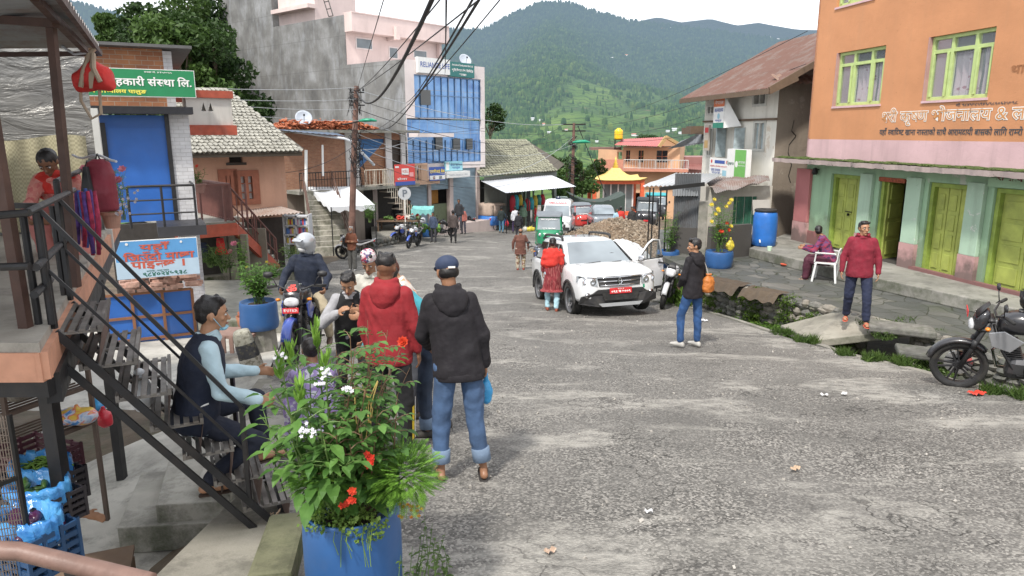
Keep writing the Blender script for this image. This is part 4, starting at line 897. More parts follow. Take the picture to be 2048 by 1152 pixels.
ob=MB();c0,c1,c2,c3=pt(541,257,34.5),pt(655,259,37),pt(694,283,35.0),pt(600,283,32.0)
sheet('awning',mat('blue tarpaulin',(.10,.14,.20),.5),br,(c0,c1,pt(690,272,35.5),pt(575,262,32.5)),10,.015)
q=MB();q.tube([pt(540,257,34.4),pt(688,277,35.2),pt(703,283,35.4)],.06,8);q.tube([pt(705,286,35.5),pt(748,330,37.0)],.07,8);q.build('pipe',flat('pvc grey',(.55,.57,.60)),br,w=True)
q=MB();q.tube([pt(612,300,33.8),pt(612,376,33.8)+V((0,0,-.1))],.07,8);q.tube([pt(645,290,34.7),pt(646,352,34.7)],.05,6);q.build('post',c_w,br,w=True)
def dish(px,py,Y,r,label,az=0):
 p=pt(px,py,Y);root=thing('satellite_dish',label,'satellite dish',p,az);M_=Euler((R(60),0,0)).to_matrix()
 q=MB();q.lathe((0,0,0),[(r*k/6,.35*r*(k/6)**2)for k in range(1,7)]+[(r*k/6,.35*r*(k/6)**2-.012)for k in range(6,0,-1)],20,M_);q.build('dish',flat('dish grey',(.42,.46,.52)),root,smooth=True)
 q=MB();q.tube([(0,0,-r*.2),(0,.05,-r*1.3)],.02,6);q.tube([M_@V((0,-r*.6,.12*r)),M_@V((0,0,r*.9))],.012,5);q.box(M_@V((0,0,r*.9)),(.07,.07,.1));q.build('mount',M_iron,root);return root
dish(607,238,35.3,.40,'grey satellite dish among the roof tiles of the brick shop',.4)
dish(929,122,47,.42,'satellite dish on the roof behind the dark green bank signboard',.6)

st=thing('stone_staircase','long mossy concrete stairs with metal handrails rising to the brick shop','stairs',(-8,31.5,-5.4))
bt=pz(650,500,-4.95);tp=V((BF.at(.9,zfl,1.3)))
A0,A1=pt(628,492,31.4),pt(704,484,31.8);A0.z=A1.z=zr(31.6)+.1;B0=BF.at(.15,0,1.35);B1=BF.at(1.75,0,1.35);n_s=12;zA=A0.z
q=MB()
for k in range(n_s):
 t=k/n_s;t2=(k+1)/n_s;z=zA+(zfl-zA)*(k+1)/n_s
 a=V((A0.x+(B0.x-A0.x)*t,A0.y+(B0.y-A0.y)*t,z));b_=V((A1.x+(B1.x-A1.x)*t,A1.y+(B1.y-A1.y)*t,z));c=V((A1.x+(B1.x-A1.x)*t2,A1.y+(B1.y-A1.y)*t2,z));d=V((A0.x+(B0.x-A0.x)*t2,A0.y+(B0.y-A0.y)*t2,z))
 q.prism([a,b_,c,d],(0,0,-(z-zA)-.5))
q.build('steps',concmat('stair concrete',(.44,.42,.36),.5),st,w=True)
def lp(P0,P1,t):return P0+(P1-P0)*t
for P0_,P1_ in((A0,B0),(A1,B1)):
 a=V((P0_.x,P0_.y,zA));b_=V((P1_.x,P1_.y,zfl));railing(st,[a,b_],.9,3,mat('brown steel',(.10,.055,.04),.5),.03,(.35,.68),'handrail')

def canopy(name,label,px,h,cloth,leg=True,col=None):
 P=[V(q)for q in px];c=sum(P,V())/4;root=thing(name,label,'canopy',(c.x,c.y,c.z-h));q=MB();nn=12
 q.grid(lambda u,v:(P[0]*(1-u)+P[1]*u)*(1-v)+(P[3]*(1-u)+P[2]*u)*v+V((0,0,-.10*math.sin(PI*v)*abs(math.sin(2*PI*u))+.03*noise.noise(V((u*6,v*6,0))))),24,nn)
 for i in range(4):
  a,b_=P[i],P[(i+1)%4];q.grid(lambda u,v:a+(b_-a)*u+V((0,0,-.22*v*(1+.25*math.sin(u*25)))),20,1)
 q.build('cloth',cloth,root,w=True,smooth=True)
 if leg:
  for p in P:
   q=MB();q.tube([p,V((p.x,p.y,zr(p.y)-.2))],.025,6);q.build('leg',M_iron,root,w=True)
 return root
M_tarp=mat('white tarpaulin',(.72,.74,.76),.6,var=.08,scale=2,bmp=.2,bs=6,bd=.05)
canopy('market_canopy','white cloth canopy over the stall at the foot of the long stairs',(pt(616,374,35.2),pt(707,373,36.2),pt(750,410,33.0),pt(662,414,31.6)),2.0,M_tarp)


PF0,PF1=pt(340,350,22.0),pt(571,350,24);PF=Fac((PF0.x,PF0.y),(PF1.x,PF1.y));PF.flip=False
ph=thing('peach_house','small peach-painted house with a slate hip roof and brown framed windows','house',(PF0.x,24,-4.6))
M_pch=wallmat('peach plaster',(.52,.31,.22),.45,(.25,.15,.11),patch=(.50,.34,.26),bmp=.6)
w1=rect(PF,458,307,485,325);w2=rect(PF,447,347,467,405);w3=rect(PF,477,349,510,403)
q=MB();PF.wall(q,0,PF.L,-4.7,-.5,[w1,w2,w3],.25);PF.bx(q,0.1,PF.L-.02,-4.7,-.5,-.4,-4);q.build('wall',M_pch,ph,w=True)
q=MB();PF.face(q,w1[0],w1[1],w1[2],w1[3],-.2);PF.bx(q,w1[0]-.1,w1[1]+.1,w1[2]-.08,w1[2],-.1,.06);q.build('vent_window',mat('dark room',(.05,.045,.04),.9),ph,w=True)
M_bwn=mat('brown window wood',(.26,.09,.05),.6,var=.2);M_curt=flat('white curtain',(.66,.64,.62))
for rc in(w2,w3):
 a0,a1,z0,z1=rc;q=MB()
 for b0,b1,e0,e1 in((a0-.14,a0+.08,z0-.1,z1+.14),(a1-.08,a1+.14,z0-.1,z1+.14),(a0+.08,a1-.08,z0-.1,z0+.08),(a0+.08,a1-.08,z1-.06,z1+.14),((a0+a1)/2-.05,(a0+a1)/2+.05,z0+.08,z1-.06)):PF.bx(q,b0,b1,e0,e1,-.15,.06)
 for k in(1,2):PF.bx(q,a0+.08,a1-.08,z0+(z1-z0)*k/3-.02,z0+(z1-z0)*k/3+.02,-.12,-.03)
 o=q.build('window',M_bwn,ph,w=True);q=MB();PF.face(q,a0,a1,z0,z1,-.14);q.build('pane',M_curt,o,w=True)
def slatemat(name,u,v,sx=2.6,c1=(.33,.31,.26),c2=(.17,.165,.15),rot=0):
 m,nt,ns,L,b=nm(name);g=pos(nt);vec=plane(nt,u,v)
 if rot:
  mp=nt.nodes.new('ShaderNodeMapping');mp.inputs['Rotation'].default_value=(0,0,rot);L.new(vec,mp.inputs[0]);vec=mp.outputs[0]
 t=N(nt,'ShaderNodeTexBrick',offset=.5,_Scale=sx,_Mortar_Size=.035,_Mortar_Smooth=.2,_Brick_Width=.8,_Row_Height=.62);L.new(vec,t.inputs[0]);t.inputs['Color1'].default_value=(*c1,1);t.inputs['Color2'].default_value=(*c2,1);t.inputs['Mortar'].default_value=(.05,.05,.04,1)
 c=mix(nt,ramp(nt,nz(nt,1.5,g,8,.7),[(.45,0),(.75,.55)]),t.outputs[0],(.13,.12,.09));L.new(c,b.inputs['Base Color']);b.inputs['Roughness'].default_value=.75
 bump(nt,b,mth(nt,'SUBTRACT',nz(nt,8,g,4),mth(nt,'MULTIPLY',t.outputs[1],2)),.8,.03);return m
def tileroof(corners,rows,cols,th,rnd,mb,seed=1,size=1.0):
 """overlapping slabs over a quad roof plane: eaveL, eaveR, ridgeR, ridgeL"""
 eL,eR,rR,rL=[V(c)for c in corners];rr=random.Random(seed);n=(eR-eL).cross(rL-eL).normalized();n=n if n.z>0 else-n
 for i in range(rows):
  t=i/rows;a,b_=lp(eL,rL,t),lp(eR,rR,t);up=((rL-eL)/rows).length;vdir=((rL+rR)/2-(eL+eR)/2).normalized();W_=(b_-a).length;k=max(1,int(cols*W_/(eR-eL).length));ud=(b_-a).normalized()
  off=(i%2)*.5
  for j in range(-1,k+1):
   u0=(j+off)/k;w_=W_/k
   if u0<-.02 or u0>1:continue
   c=a+ud*(u0*W_);tt=rr.uniform(-rnd,rnd);ln=up*1.35;e=ud*w_*.47;l=c+n*(.05+rr.uniform(0,.02));f=vdir*ln
   p=[l-e+ud*tt*.3+n*.01,l+vdir*(-.18*up)*0+e+ud*tt*.3,l+e*.98+f-n*.045,l-e*.98+f-n*.045]
   mid=l-vdir*up*.30;mb.add([p[0],mid,p[1],p[2],p[3],p[0]-n*th,mid-n*th,p[1]-n*th],[(0,1,2,3,4),(0,5,6,1),(1,6,7,2)])
eL,eR=pt(335,303,21.1),pt(602,304,23.5);eL.z=eR.z=-.58;rL,rR=pt(330,178,25.5),pt(452,178,26.6)
M_slate=mat('pale slate tile',(.31,.30,.26),.75,var=.3,scale=3,bmp=.3,bs=20,bd=.01,dirt=.4,dcol=(.14,.13,.10));
ph_roof=MB();tileroof((eL,eR,rR,rL),22,27,.025,.02,ph_roof);ph_roof.build('roof',M_slate,ph,w=True)

q=MB();q.quad(eL-V((0,0,.04)),eR-V((0,0,.04)),rR-V((0,0,.04)),rL-V((0,0,.04)));eb=V((eR.x-1.2,28,-.58));q.add([eR-V((0,0,.03)),rR,eb],[(0,1,2)]);q.bar(eL-V((0,-.1,.08)),eR-V((0,-.1,.08)),.05,.12);q.build('roof_underlay',mat('roof boards',(.10,.085,.065),.9),ph,w=True)

sheet('awning',tinmat('pinkish tin',(.42,.36,.32),(.55,.50,.46),(.30,.17,.12),.6),ph,(pt(478,416,24),pt(560,412,23.9),pt(606,425,21.6),pt(470,436,21.3)),18,.02)
q=MB();d0=PF.pix(484,440)[0];d1_=PF.pix(585,440)[0];PF.bx(q,d0,d1_,-4.75,-2.75,.01,.04);q.build('shopfront',mat('dark shopfront',(.05,.04,.035),.8),ph,w=True)
gd=thing('goods_shelf','glass-fronted shelf of small goods in the dark shop beside the long stairs','shelf',pt(600,515,22.9))
q=MB();x0_,x1_=pt(573,480,22.9).x,pt(622,480,22.9).x;zs_=[pt(600,y,22.9).z for y in(432,450,468,486)]
for x in(x0_,(x0_+x1_)/2,x1_):q.box((x,22.9,-3.55),(.05,.4,2.0))
for z in zs_+[-4.5]:q.box(((x0_+x1_)/2,22.9,z),(x1_-x0_,.4,.04))
q.box(((x0_+x1_)/2,22.72,-4.15),(x1_-x0_-.06,.03,.62));q.build('frame',mat('shelf white',(.45,.46,.48),.6),gd,w=True)
rr=random.Random(4);cols=[flat('packet %s'%n,c)for n,c in(('red',(.5,.05,.05)),('white',(.6,.6,.6)),('blue',(.08,.18,.45)),('yellow',(.6,.45,.08)),('pink',(.5,.2,.3)))]
gm=[MB()for _ in cols]
for z in zs_[1:]:
 for k in range(12):gm[rr.randrange(5)].box((x0_+.08+k*(x1_-x0_-.1)/12,22.85,z+.1),(.06,.12,rr.uniform(.12,.24)))
for i,g_ in enumerate(gm):g_.build('goods',cols[i],gd,w=True)

wb=thing('white_balcony','dirty white balcony box with triangular holes and red painted edges','balcony',pt(420,268,16.5));WB0,WB1=pt(374,230,15.9),pt(465,230,16.5);WB=Fac((WB0.x,WB0.y),(WB1.x,WB1.y));WB.flip=False
M_dw=wallmat('dirty white plaster',(.58,.56,.52),.8,(.16,.15,.12));M_redt=mat('red oxide paint',(.38,.08,.045),.7,var=.2,dirt=.4,dcol=(.2,.1,.08),obj=False)
zb_,zt_=WB.pix(420,250)[1],WB.pix(420,196)[1]
q=MB();th=[rect(WB,402+k*14,205,412+k*14,222)for k in range(2)];WB.wall(q,0,WB.L,zb_,zt_,th,.12);WB.bx(q,WB.L-.1,WB.L,zb_,zt_,-.13,-3);WB.bx(q,0,WB.L-.11,zb_,zt_,-.2,-.3)
q.build('parapet',M_dw,wb,w=True)
q=MB()
for a0,a1,z0,z1 in th:q.prism([WB.at(a0,z1,.004),WB.at(a0,z0,.004),WB.at((a0+a1)/2,z1,.004)],-WB.n*.1);q.prism([WB.at(a1,z1,.004),WB.at(a1,z0,.004),WB.at((a0+a1)/2,z1,.004)],-WB.n*.1)
q.build('lattice',M_dw,wb,w=True)
q=MB();WB.bx(q,-.05,WB.L+.03,zt_+.002,zt_+.16,-3,.06);WB.bx(q,-.05,WB.L+.05,zb_-.22,zb_-.002,-3,.08);q.build('trim',M_redt,wb,w=True)

ld=thing('red_landing','raised landing with brown picket railing, red beam and red-sided stairs','landing',(-7.5,18,-3.8))
LF0,LF1=pt(386,460,16.9),pt(475,460,17.6);LF=Fac((LF0.x,LF0.y),(LF1.x,LF1.y));zb1,zb0=LF.pix(430,449)[1],LF.pix(430,474)[1]
q=MB();LF.bx(q,-.6,LF.L,zb0,zb1,-.22,.0);LF.bx(q,LF.L-.2,LF.L,zb0,zb1-.002,-.221,-3.0);q.build('beam',M_redt,ld,w=True)
q=MB();LF.bx(q,-.6,LF.L-.02,zb1,zb1+.05,-3.0,-.02);q.build('floor',M_conc,ld,w=True)
M_brn=mat('brown painted rail',(.14,.055,.045),.55,var=.15);zr1=LF.pix(430,377)[1]
q=MB();hR=.95
for k in range(3):a=.25+k*.55;q.tube([LF.at(a,zb1,-.05),LF.at(a,zb1+hR,-.05)],.025,6)
q.bar(LF.at(-.1,zb1+hR,-.05),LF.at(LF.L-.1,zb1+hR,-.05),.05)
e0,e1=LF.at(LF.L-.1,zb1,-.05),LF.at(LF.L-.1,zb1,-2.9)
for k in range(22):c=lp(e0,e1,k/21);q.bar(c,c+Z3*hR,.07,.02)
q.bar(e0+Z3*hR,e1+Z3*hR,.05);q.bar(e0+Z3*.08,e1+Z3*.08,.04);q.build('railing',M_brn,ld,w=True)
c_=LF.at(LF.L,zb1,-.4);s_e=pz(556,542,-3.95)
q=MB();q.bar(c_-Z3*.1,s_e-V((0,0,-.05)),.1,.26);q.bar(c_-Z3*.1-LF.n*1.1,s_e-LF.n*1.1,.1,.2);q.build('stair_side',M_redt,ld,w=True)
q=MB();
for k in range(9):p=lp(c_,s_e,(k+.5)/9);q.box(p-LF.n*.55+Z3*.05,(.3,1.1,.10))
q.build('steps',concmat('stair concrete'),ld,w=True)
railing(ld,[c_+Z3*.05,s_e+Z3*.1],.85,4,M_brn,.028,(.15,.5),'handrail',bal=10)

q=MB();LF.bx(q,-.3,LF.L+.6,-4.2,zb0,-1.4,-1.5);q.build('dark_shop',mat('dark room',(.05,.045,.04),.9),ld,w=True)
q=MB()
for x in(452,468,492):q=MB();p=pt(x,520,18.2);q.box((p.x,18.2,-3.35),(.16,.12,1.6));q.build('post',mat('old grey timber',(.20,.18,.14),.8),ld,w=True)
for x in(440,520):q=MB();p=pt(x,520,19.5);q.box((p.x,19.4,-3.3),(.5,.05,1.5));q.build('shutter_panel',mat('old grey timber',(.20,.18,.14),.8),ld,w=True)
q=MB();p=pt(440,476,17.9)
q.loft([(p+V((0,0,0)),(.09,0,0),(0,.03,0)),(p-Z3*.18,(.11,0,0),(0,.05,0)),(p-Z3*.22,(.10,0,0),(0,.05,0)),(p-Z3*.42,(.2,0,0),(0,.09,0))],14);o=q.build('red_dress',mat('red cloth',(.55,.03,.03),.85,bmp=.4,bs=30,bd=.02),smooth=True);tag(o,'small red dress hung for sale under the red landing','dress')
p=pt(402,485,17.6);q=MB();q.loft([(p,(.14,0,0),(0,.04,0)),(p-Z3*.25,(.15,0,0),(0,.06,0)),(p-Z3*.4,(.12,0,0),(0,.05,0))],10);o=q.build('hanging_jacket',mat('navy cloth',(.02,.03,.06),.9),smooth=True);tag(o,'dark blue jacket hung beside the white brick pillar under the landing','jacket')

q=MB();a,b_=pz(396,560,-3.55),pz(612,545,-4.1);a0=V((a.x,a.y,-3.55));q.bar(a-V((.3,0,.25)),b_-V((0,0,.1)),.35,.6);o=q.build('garden_wall',M_concm,bevel=.03);tag(o,'low moss-covered garden wall below the red landing','wall')

SF0,SF1=pt(150,300,12.09),pt(381,300,12.9);SF=Fac((SF0.x,SF0.y),(SF1.x,SF1.y));SF.flip=False
sb=thing('cooperative_building','narrow brick building with bright blue shutter under a green signboard','building',(SF0.x,12.6,-3.6))
M_brk2=brickmat('orange brick',SF.u,Z3,(.50,.23,.11),(.36,.15,.08),(.46,.40,.32),4.0,ms=.02);M_wbrk=brickmat('whitewashed brick',SF.u,Z3,(.66,.66,.67),(.58,.58,.60),(.36,.35,.34),4.6,blot=.25)
zs2=SF.pix(280,214)[1];zfl2=SF.pix(300,443)[1];sh=(0.0,SF.pix(343,330)[0],zfl2,SF.pix(280,228)[1])
q=MB();SF.wall(q,0,SF.L-.3,zs2,SF.pix(280,97)[1],(),.2,back=4);q.build('wall',M_brk2,sb,w=True)
q=MB();SF.bx(q,SF.pix(343,330)[0],SF.L+.02,-3.9,zs2,-.3,.0);SF.bx(q,SF.L-.3,SF.L-.16,zs2,SF.pix(280,100)[1],-3,.02);q.build('pillar',M_wbrk,sb,w=True)
q=MB();SF.bx(q,-.1,SF.L+.15,SF.pix(280,97)[1],SF.pix(280,91)[1],-4,.35);q.build('roof_slab',mat('dark slab',(.10,.10,.10),.8,obj=False),sb,w=True)
q=MB();SF.bx(q,-.1,SF.L+.08,SF.pix(280,228)[1],zs2,-.2,.35);q.build('black_beam',mat('black slab edge',(.035,.035,.04),.6,obj=False),sb,w=True);q=MB();SF.bx(q,1.1,SF.L+.08,zfl2-.17,zfl2,-.2,.95);q.build('black_beam',mat('black slab edge',(.035,.035,.04),.6,obj=False),sb,w=True)
M_blue=mat('bright blue steel',(.025,.12,.42),.42,var=.15,scale=1.5,obj=False,bmp=.1,bs=8,bd=.02,dirt=.15,dcol=(.2,.15,.1))
q=MB();SF.bx(q,sh[0],sh[1]-.03,sh[2]+.0,sh[3]-.02,-.10,-.05)
for z in(.45,.0):SF.bx(q,.55,sh[1]-.05,sh[2]+(sh[3]-sh[2])*(.33 if z else.88),sh[2]+(sh[3]-sh[2])*(.33 if z else.88)+.02,-.05,-.03)
sd_=q.build('shutter',M_blue,sb,w=True);q=MB();xg=SF.pix(208,280)[0];SF.bx(q,xg-.04,xg+.04,sh[2]+.7,sh[3]-.15,-.05,-.01);SF.bx(q,sh[1]-.04,sh[1]+.03,sh[2],sh[3],-.06,.03);q.build('gap',M_dkp,sd_,w=True)
rl=[SF.at(SF.pix(262,430)[0],zfl2,.92),SF.at(SF.pix(386,430)[0],zfl2,.92)];railing(sb,rl,.68,2,M_dkp,.022,(.33,.66))
q=MB();q.tube([rl[1]+Z3*.68,SF.at(SF.pix(386,430)[0],zfl2+.68,.0)],.02,6);q.build('railing',M_dkp,sb,w=True)
sgn=sign('signboard','long green cooperative signboard with white Nepali lettering',SF,(160,142,386,196),None,.42,.5,[('बचत तथा ऋण सहकारी संस~था ल.ि'.replace('ल.ि','लि.'),-.38,.965,.26,.66,c_w,.022),('मुख~य कार~यालय पालुङ',-.0,.56,.76,.93,flat('sign yellow',(.75,.68,.10)),.03),('दर~ता नं. ४१५/०६५',.56,.80,.07,.14,c_w,.02)],flat('signboard green',(.012,.20,.075)),c_w)
fs=sign('signboard','blue fish-shop signboard with red Nepali lettering below the railing',SF,(233,464,389,534),None,.96,1.0,[(None,0,1,.55,1.0,flat('sign pale sky',(.42,.55,.66)),0),('यहाँ',.30,.66,.06,.30,flat('brick red ink',(.50,.10,.06)),.025),('जिउँदो माछा',.10,.95,.30,.56,flat('brick red ink',(.50,.10,.06)),.03),('पाइन~छ ।',.18,.82,.56,.78,flat('brick red ink',(.50,.10,.06)),.03),('सम~पर~क : माछा पसल',.35,.62,.81,.85,c_dg,.01),('९८४०२४५९३८',.30,.84,.86,.98,c_dg,.03),('O',.10,.2,.05,.12,c_w,0),('O',.74,.86,.07,.13,c_w,0)],flat('sign sky blue',(.10,.30,.58)),c_w)

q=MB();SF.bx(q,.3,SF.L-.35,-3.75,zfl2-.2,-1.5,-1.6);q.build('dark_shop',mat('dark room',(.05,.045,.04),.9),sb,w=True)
cb=thing('shop_counter','low shop counter of bright blue panels in brown wooden frames','counter',SF.at(1.3,-3.6,.5));q=MB();a0,a1=SF.pix(205,620)[0],SF.pix(385,620)[0];zq=[SF.pix(300,664)[1],SF.pix(300,621)[1],SF.pix(300,575)[1]]
SF.bx(q,a0,a1,zq[0]-.15,zq[2],.35,.42);q.build('panel',M_blue,cb,w=True);q=MB()
for z in zq:SF.bx(q,a0,a1,z-.025,z+.02,.42,.45)
for k in range(4):a=a0+(a1-a0)*k/3;SF.bx(q,a-.025,a+.025,zq[0]-.15,zq[2]+.0,.421,.455)
q.build('frame',mat('brown batten',(.22,.10,.05),.7),cb,w=True)
q=MB();rr=random.Random(2)
for k in range(46):
 a=SF.pix(250,560)[0]+rr.random()*1.15;q.box(SF.at(a,zq[2]+.05+rr.random()*.28,.35+rr.random()*.25),(.2,.1,.06),M=(Matrix((SF.u,SF.n,Z3)).transposed()@Euler((0,0,rr.uniform(-.2,.2))).to_matrix()))
tag(q.build('brick_pile',mat('pale pink brick',(.48,.30,.24),.9,var=.4,scale=12)),'loose pile of pale pink bricks on the blue shop counter','bricks')
# ================================================================== MIDDLE DISTANCE

sh_=thing('slate_roof_shop','long single-storey shop with a sagging slate roof beyond the bank','shop',(0,50,-6.3))
eL,eR=pt(962,350,46.0),pt(1112,343,52.5);eL.z=eR.z=(eL.z+eR.z)/2;rL,rR=pt(955,280,51),pt(1052,280,57)
q=MB();tileroof((eL,eR,rR,rL),16,26,.04,.08,q,5);q.build('roof',mat('mossy slate',(.24,.235,.17),.85,var=.45,scale=4,dirt=.5,dcol=(.10,.11,.06)),sh_,w=True)
q=MB();q.quad(eL-Z3*.06,eR-Z3*.06,rR-Z3*.06,rL-Z3*.06);q.add([eR-Z3*.05,rR,eR+(rR-eR)*.2+V((1.5,5,-.2))],[(0,1,2)]);q.build('roof_underlay',mat('roof boards',(.10,.085,.065),.9),sh_,w=True)
SW=Fac((eL.x+.3,eL.y+.7),(eR.x+.1,eR.y+.7));q=MB();SW.wall(q,-.2,SW.L,-7,eL.z-.1,[(2.2,3.6,-6.6,-3.6),(4.4,SW.L-.3,-6.6,-3.4)],.2);q.build('wall',wallmat('grey slat wall',(.17,.18,.16),.7,patch=(.24,.26,.24)),sh_,w=True)
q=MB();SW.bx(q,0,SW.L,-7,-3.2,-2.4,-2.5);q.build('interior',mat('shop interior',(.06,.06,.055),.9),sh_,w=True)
q=MB()
for a in(3.75,4.2):SW.bx(q,a-.1,a+.1,-6.9,-3.3,.02,.12)
for k in range(3):SW.bx(q,4.6+k*1.1,4.7+k*1.1,-6.9,-3.4,-.4,-.3)
q.build('door_posts',mat('sage green paint',(.20,.27,.21),.7),sh_,w=True)
aw=thing('tin_awning','wide bright tin awning over the front of the slate-roofed shop','awning',(1,46,-4));sheet('sheet',mat('bright tin',(.68,.70,.74),.35,metal=.3,var=.15,scale=.6),aw,(pt(962,362,46.2),pt(1103,350,52.0),pt(1152,373,50.0),pt(1012,386,43.5)),30,.015)
for x,y,Y in((1013,386,43.6),(1057,381,45.5),(1148,373,49.8)):p=pt(x,y,Y);q=MB();q.tube([p,V((p.x,p.y,zr(Y)-.3))],.035,6);q.build('post',M_iron,aw,w=True)
c_go=[flat('cloth %s'%n,c)for n,c in(('crimson',(.45,.03,.05)),('turquoise',(.04,.35,.42)),('mustard',(.55,.42,.05)),('teal',(.05,.25,.22)))]
rr=random.Random(8)
for k in range(9):
 p=pt(1025+k*7.5,388+rr.uniform(0,14),47.2+k*.25);q=MB();q.loft([(p,(.1,0,0),(0,.05,0)),(p-Z3*.3,(.2,0,0),(0,.1,0)),(p-Z3*rr.uniform(.6,1.1),(.17,0,0),(0,.08,0))],8,.8)
 tag(q.build('hanging_cloth',c_go[k%4],smooth=True),'garments hung in the shade under the bright tin awning','garment','garments hung under the tin awning')

PV=pz(1228,432,-7.4);pv=thing('shrine_pavilion','small shrine pavilion with curved yellow roof and golden spire on orange pillars','shrine',(PV.x,PV.y,-7.6));k_=PV.y/1420
M_yel=mat('yellow roof paint',(.62,.46,.15),.6,var=.2,dirt=.35,dcol=(.3,.22,.1));M_orng=mat('orange red paint',(.60,.11,.04),.6,var=.15);M_gold=mat('gold',(.75,.5,.08),.35,metal=.4)
def ppx(x,y):p=pt(x,y,PV.y);return p.x,p.z
hw=(ppx(1283,355)[0]-ppx(1178,355)[0])/2;cxp=(ppx(1283,355)[0]+ppx(1178,355)[0])/2;ze_,zr_=ppx(1228,357)[1],ppx(1228,340)[1]
q=MB();
def sq(z,r,lift=0,n=8):
 o=[]
 for s_ in range(4):
  for j in range(n):
   t=-1+2*j/n;x,y=[(t,-1),(1,t),(-t,1),(-1,-t)][s_];e=abs(t)**5;o.append(V((cxp+x*r,PV.y+y*r,z+lift*e)))
 return o
q.rings([sq(ze_-.08,hw*1.0,.2),sq(ze_,hw*1.04,.25),sq(ze_+.15,hw*.70,.04),sq(ze_+.42,hw*.40),sq(ze_+.72,hw*.22),sq(ze_+.95,hw*.14)]);q.build('roof',M_yel,pv,w=True)
q=MB();q.lathe((cxp,PV.y,ze_+.9),[(.34,0),(.2,.12),(.28,.2),(.15,.34),(.2,.42),(.1,.58),(.12,.66),(.05,.8),(.02,1.05)],14);q.build('spire',M_gold,pv,w=True,smooth=True)
for sx_ in(-1,1):
 for sy in(-1,1):q=MB();q.box((cxp+sx_*hw*.88,PV.y+sy*hw*.88,(ze_-8.2)/2),(.32,.32,ze_+8.2));q.build('pillar',M_orng,pv,w=True)
q=MB();q.box((cxp,PV.y-hw*.88,ze_-.2),(hw*1.9,.25,.3));q.box((cxp,PV.y+hw*.88,ze_-.2),(hw*1.9,.25,.3));q.box((cxp-hw*.88,PV.y,ze_-.2),(.25,hw*1.5,.3));q.box((cxp+hw*.88,PV.y,ze_-.2),(.25,hw*1.5,.3));q.build('ring_beam',M_orng,pv,w=True)
q=MB();q.box((cxp+.1,PV.y,ze_-2.0),(hw*1.1,hw*1.1,3.4))
q.build('glass_box',glassmat('shrine glass',(.16,.19,.20)),pv,w=True);q=MB()
for k in range(5):q.box((cxp+.1-hw*.55+k*hw*.275,PV.y-hw*.56,ze_-2.0),(.12,.06,3.4))
q.build('glass_frame',c_w,pv,w=True)
for k in range(4):q=MB();q.box((cxp+.3,PV.y-hw-.25-.4*k,-7.2-.3*k),(hw*1.7,.42,1.0));q.build('step',M_orng if k%2==0 else mat('salmon paint',(.6,.25,.18),.7),pv,w=True)

GH0,GH1=pt(1245,330,74),pt(1378,330,72);GHf=Fac((GH0.x,GH0.y),(GH1.x,GH1.y));GHf.flip=False
gh=thing('peach_guest_house','two-storey peach house with red tin gable roof and long balcony','house',(GH0.x,73,-8));M_pg=wallmat('light peach paint',(.62,.38,.23),.2,(.3,.2,.15))
zt_,zf_,zb_=GHf.pix(1300,293)[1],GHf.pix(1300,337)[1],-9.5
ww=[rect(GHf,1313,301,1335,325),rect(GHf,1277,301,1287,325),rect(GHf,1252,301,1260,323)]
q=MB();GHf.wall(q,0,GHf.L*.86,zf_,zt_,ww,.2,back=6);GHf.wall(q,-2.6,GHf.L*.86,zb_,zf_,[(.5,2,-8.5,-6)],.2,back=6);q.build('wall',M_pg,gh,w=True)
GS0=pt(1196,330,78);GS=Fac((GS0.x,GS0.y),(GH0.x,GH0.y));q=MB();GS.wall(q,0,GS.L,zb_,GHf.pix(1250,300)[1],[rect(GS,1234,304,1244,318)],.2);q.build('side_wall',M_pg,gh,w=True)
for rc in ww:q=MB();GHf.bx(q,*rc,-.15,-.1);o=q.build('window',glassmat('dark window glass'),gh,w=True);q=MB();GHf.bx(q,(rc[0]+rc[1])/2-.04,(rc[0]+rc[1])/2+.04,rc[2],rc[3],-.1,-.05);GHf.bx(q,rc[0],rc[1],(rc[2]+rc[3])/2-.04,(rc[2]+rc[3])/2+.04,-.1,-.049);q.build('frame',M_bwn,o,w=True)
q=MB();GHf.bx(q,-2.7,GHf.L,zf_-.25,zf_,0,1.4);GHf.bx(q,-2.7,0.3,zf_,zf_+.9,1.25,1.4);q.build('balcony',mat('salmon slab',(.5,.22,.15),.8),gh,w=True)
railing(gh,[GHf.at(.3,zf_,1.3),GHf.at(GHf.L,zf_,1.3)],.9,4,flat('rail pale',(.5,.5,.48)),.04,(.1,),bal=24)
q=MB();e0=GHf.at(-1.1,zt_-.1,1.2);L2=GHf.L*1.0;rdg=GHf.at(GHf.L*.62,0,-3)
q.grid(lambda u,v:lp(lp(pt(1228,290,73),pt(1319,293,71),u),lp(pt(1246,278,80),pt(1332,274,77),u),v)+Z3*.03*math.sin(u*120),60,1)
q.grid(lambda u,v:lp(lp(pt(1319,293,71),pt(1358,289,75),u*0+v*0),pt(1332,274,77),u)*(1-v)+pt(1360,288,76)*v,4,4);q.build('roof',mat('red roof tin',(.42,.09,.08),.5,var=.15),gh,w=True)
q=MB();a,b_,c=pt(1318,294,71),pt(1332,274,71.2),pt(1362,291,72);q.bar(a,b_,.25,.3);q.bar(b_,c,.25,.3);q.build('gable_boards',mat('tan boards',(.42,.27,.12),.7),gh,w=True)
q=MB();q.prism([pt(1322,293,72),pt(1332,277,72),pt(1358,291,72.5)],(0,.3,0));q.build('gable',M_pg,gh,w=True)
tk=pt(1237,277,77);yt=thing('water_tank','bright yellow water tank on the roof of the peach house','water tank',tk-Z3*.6)
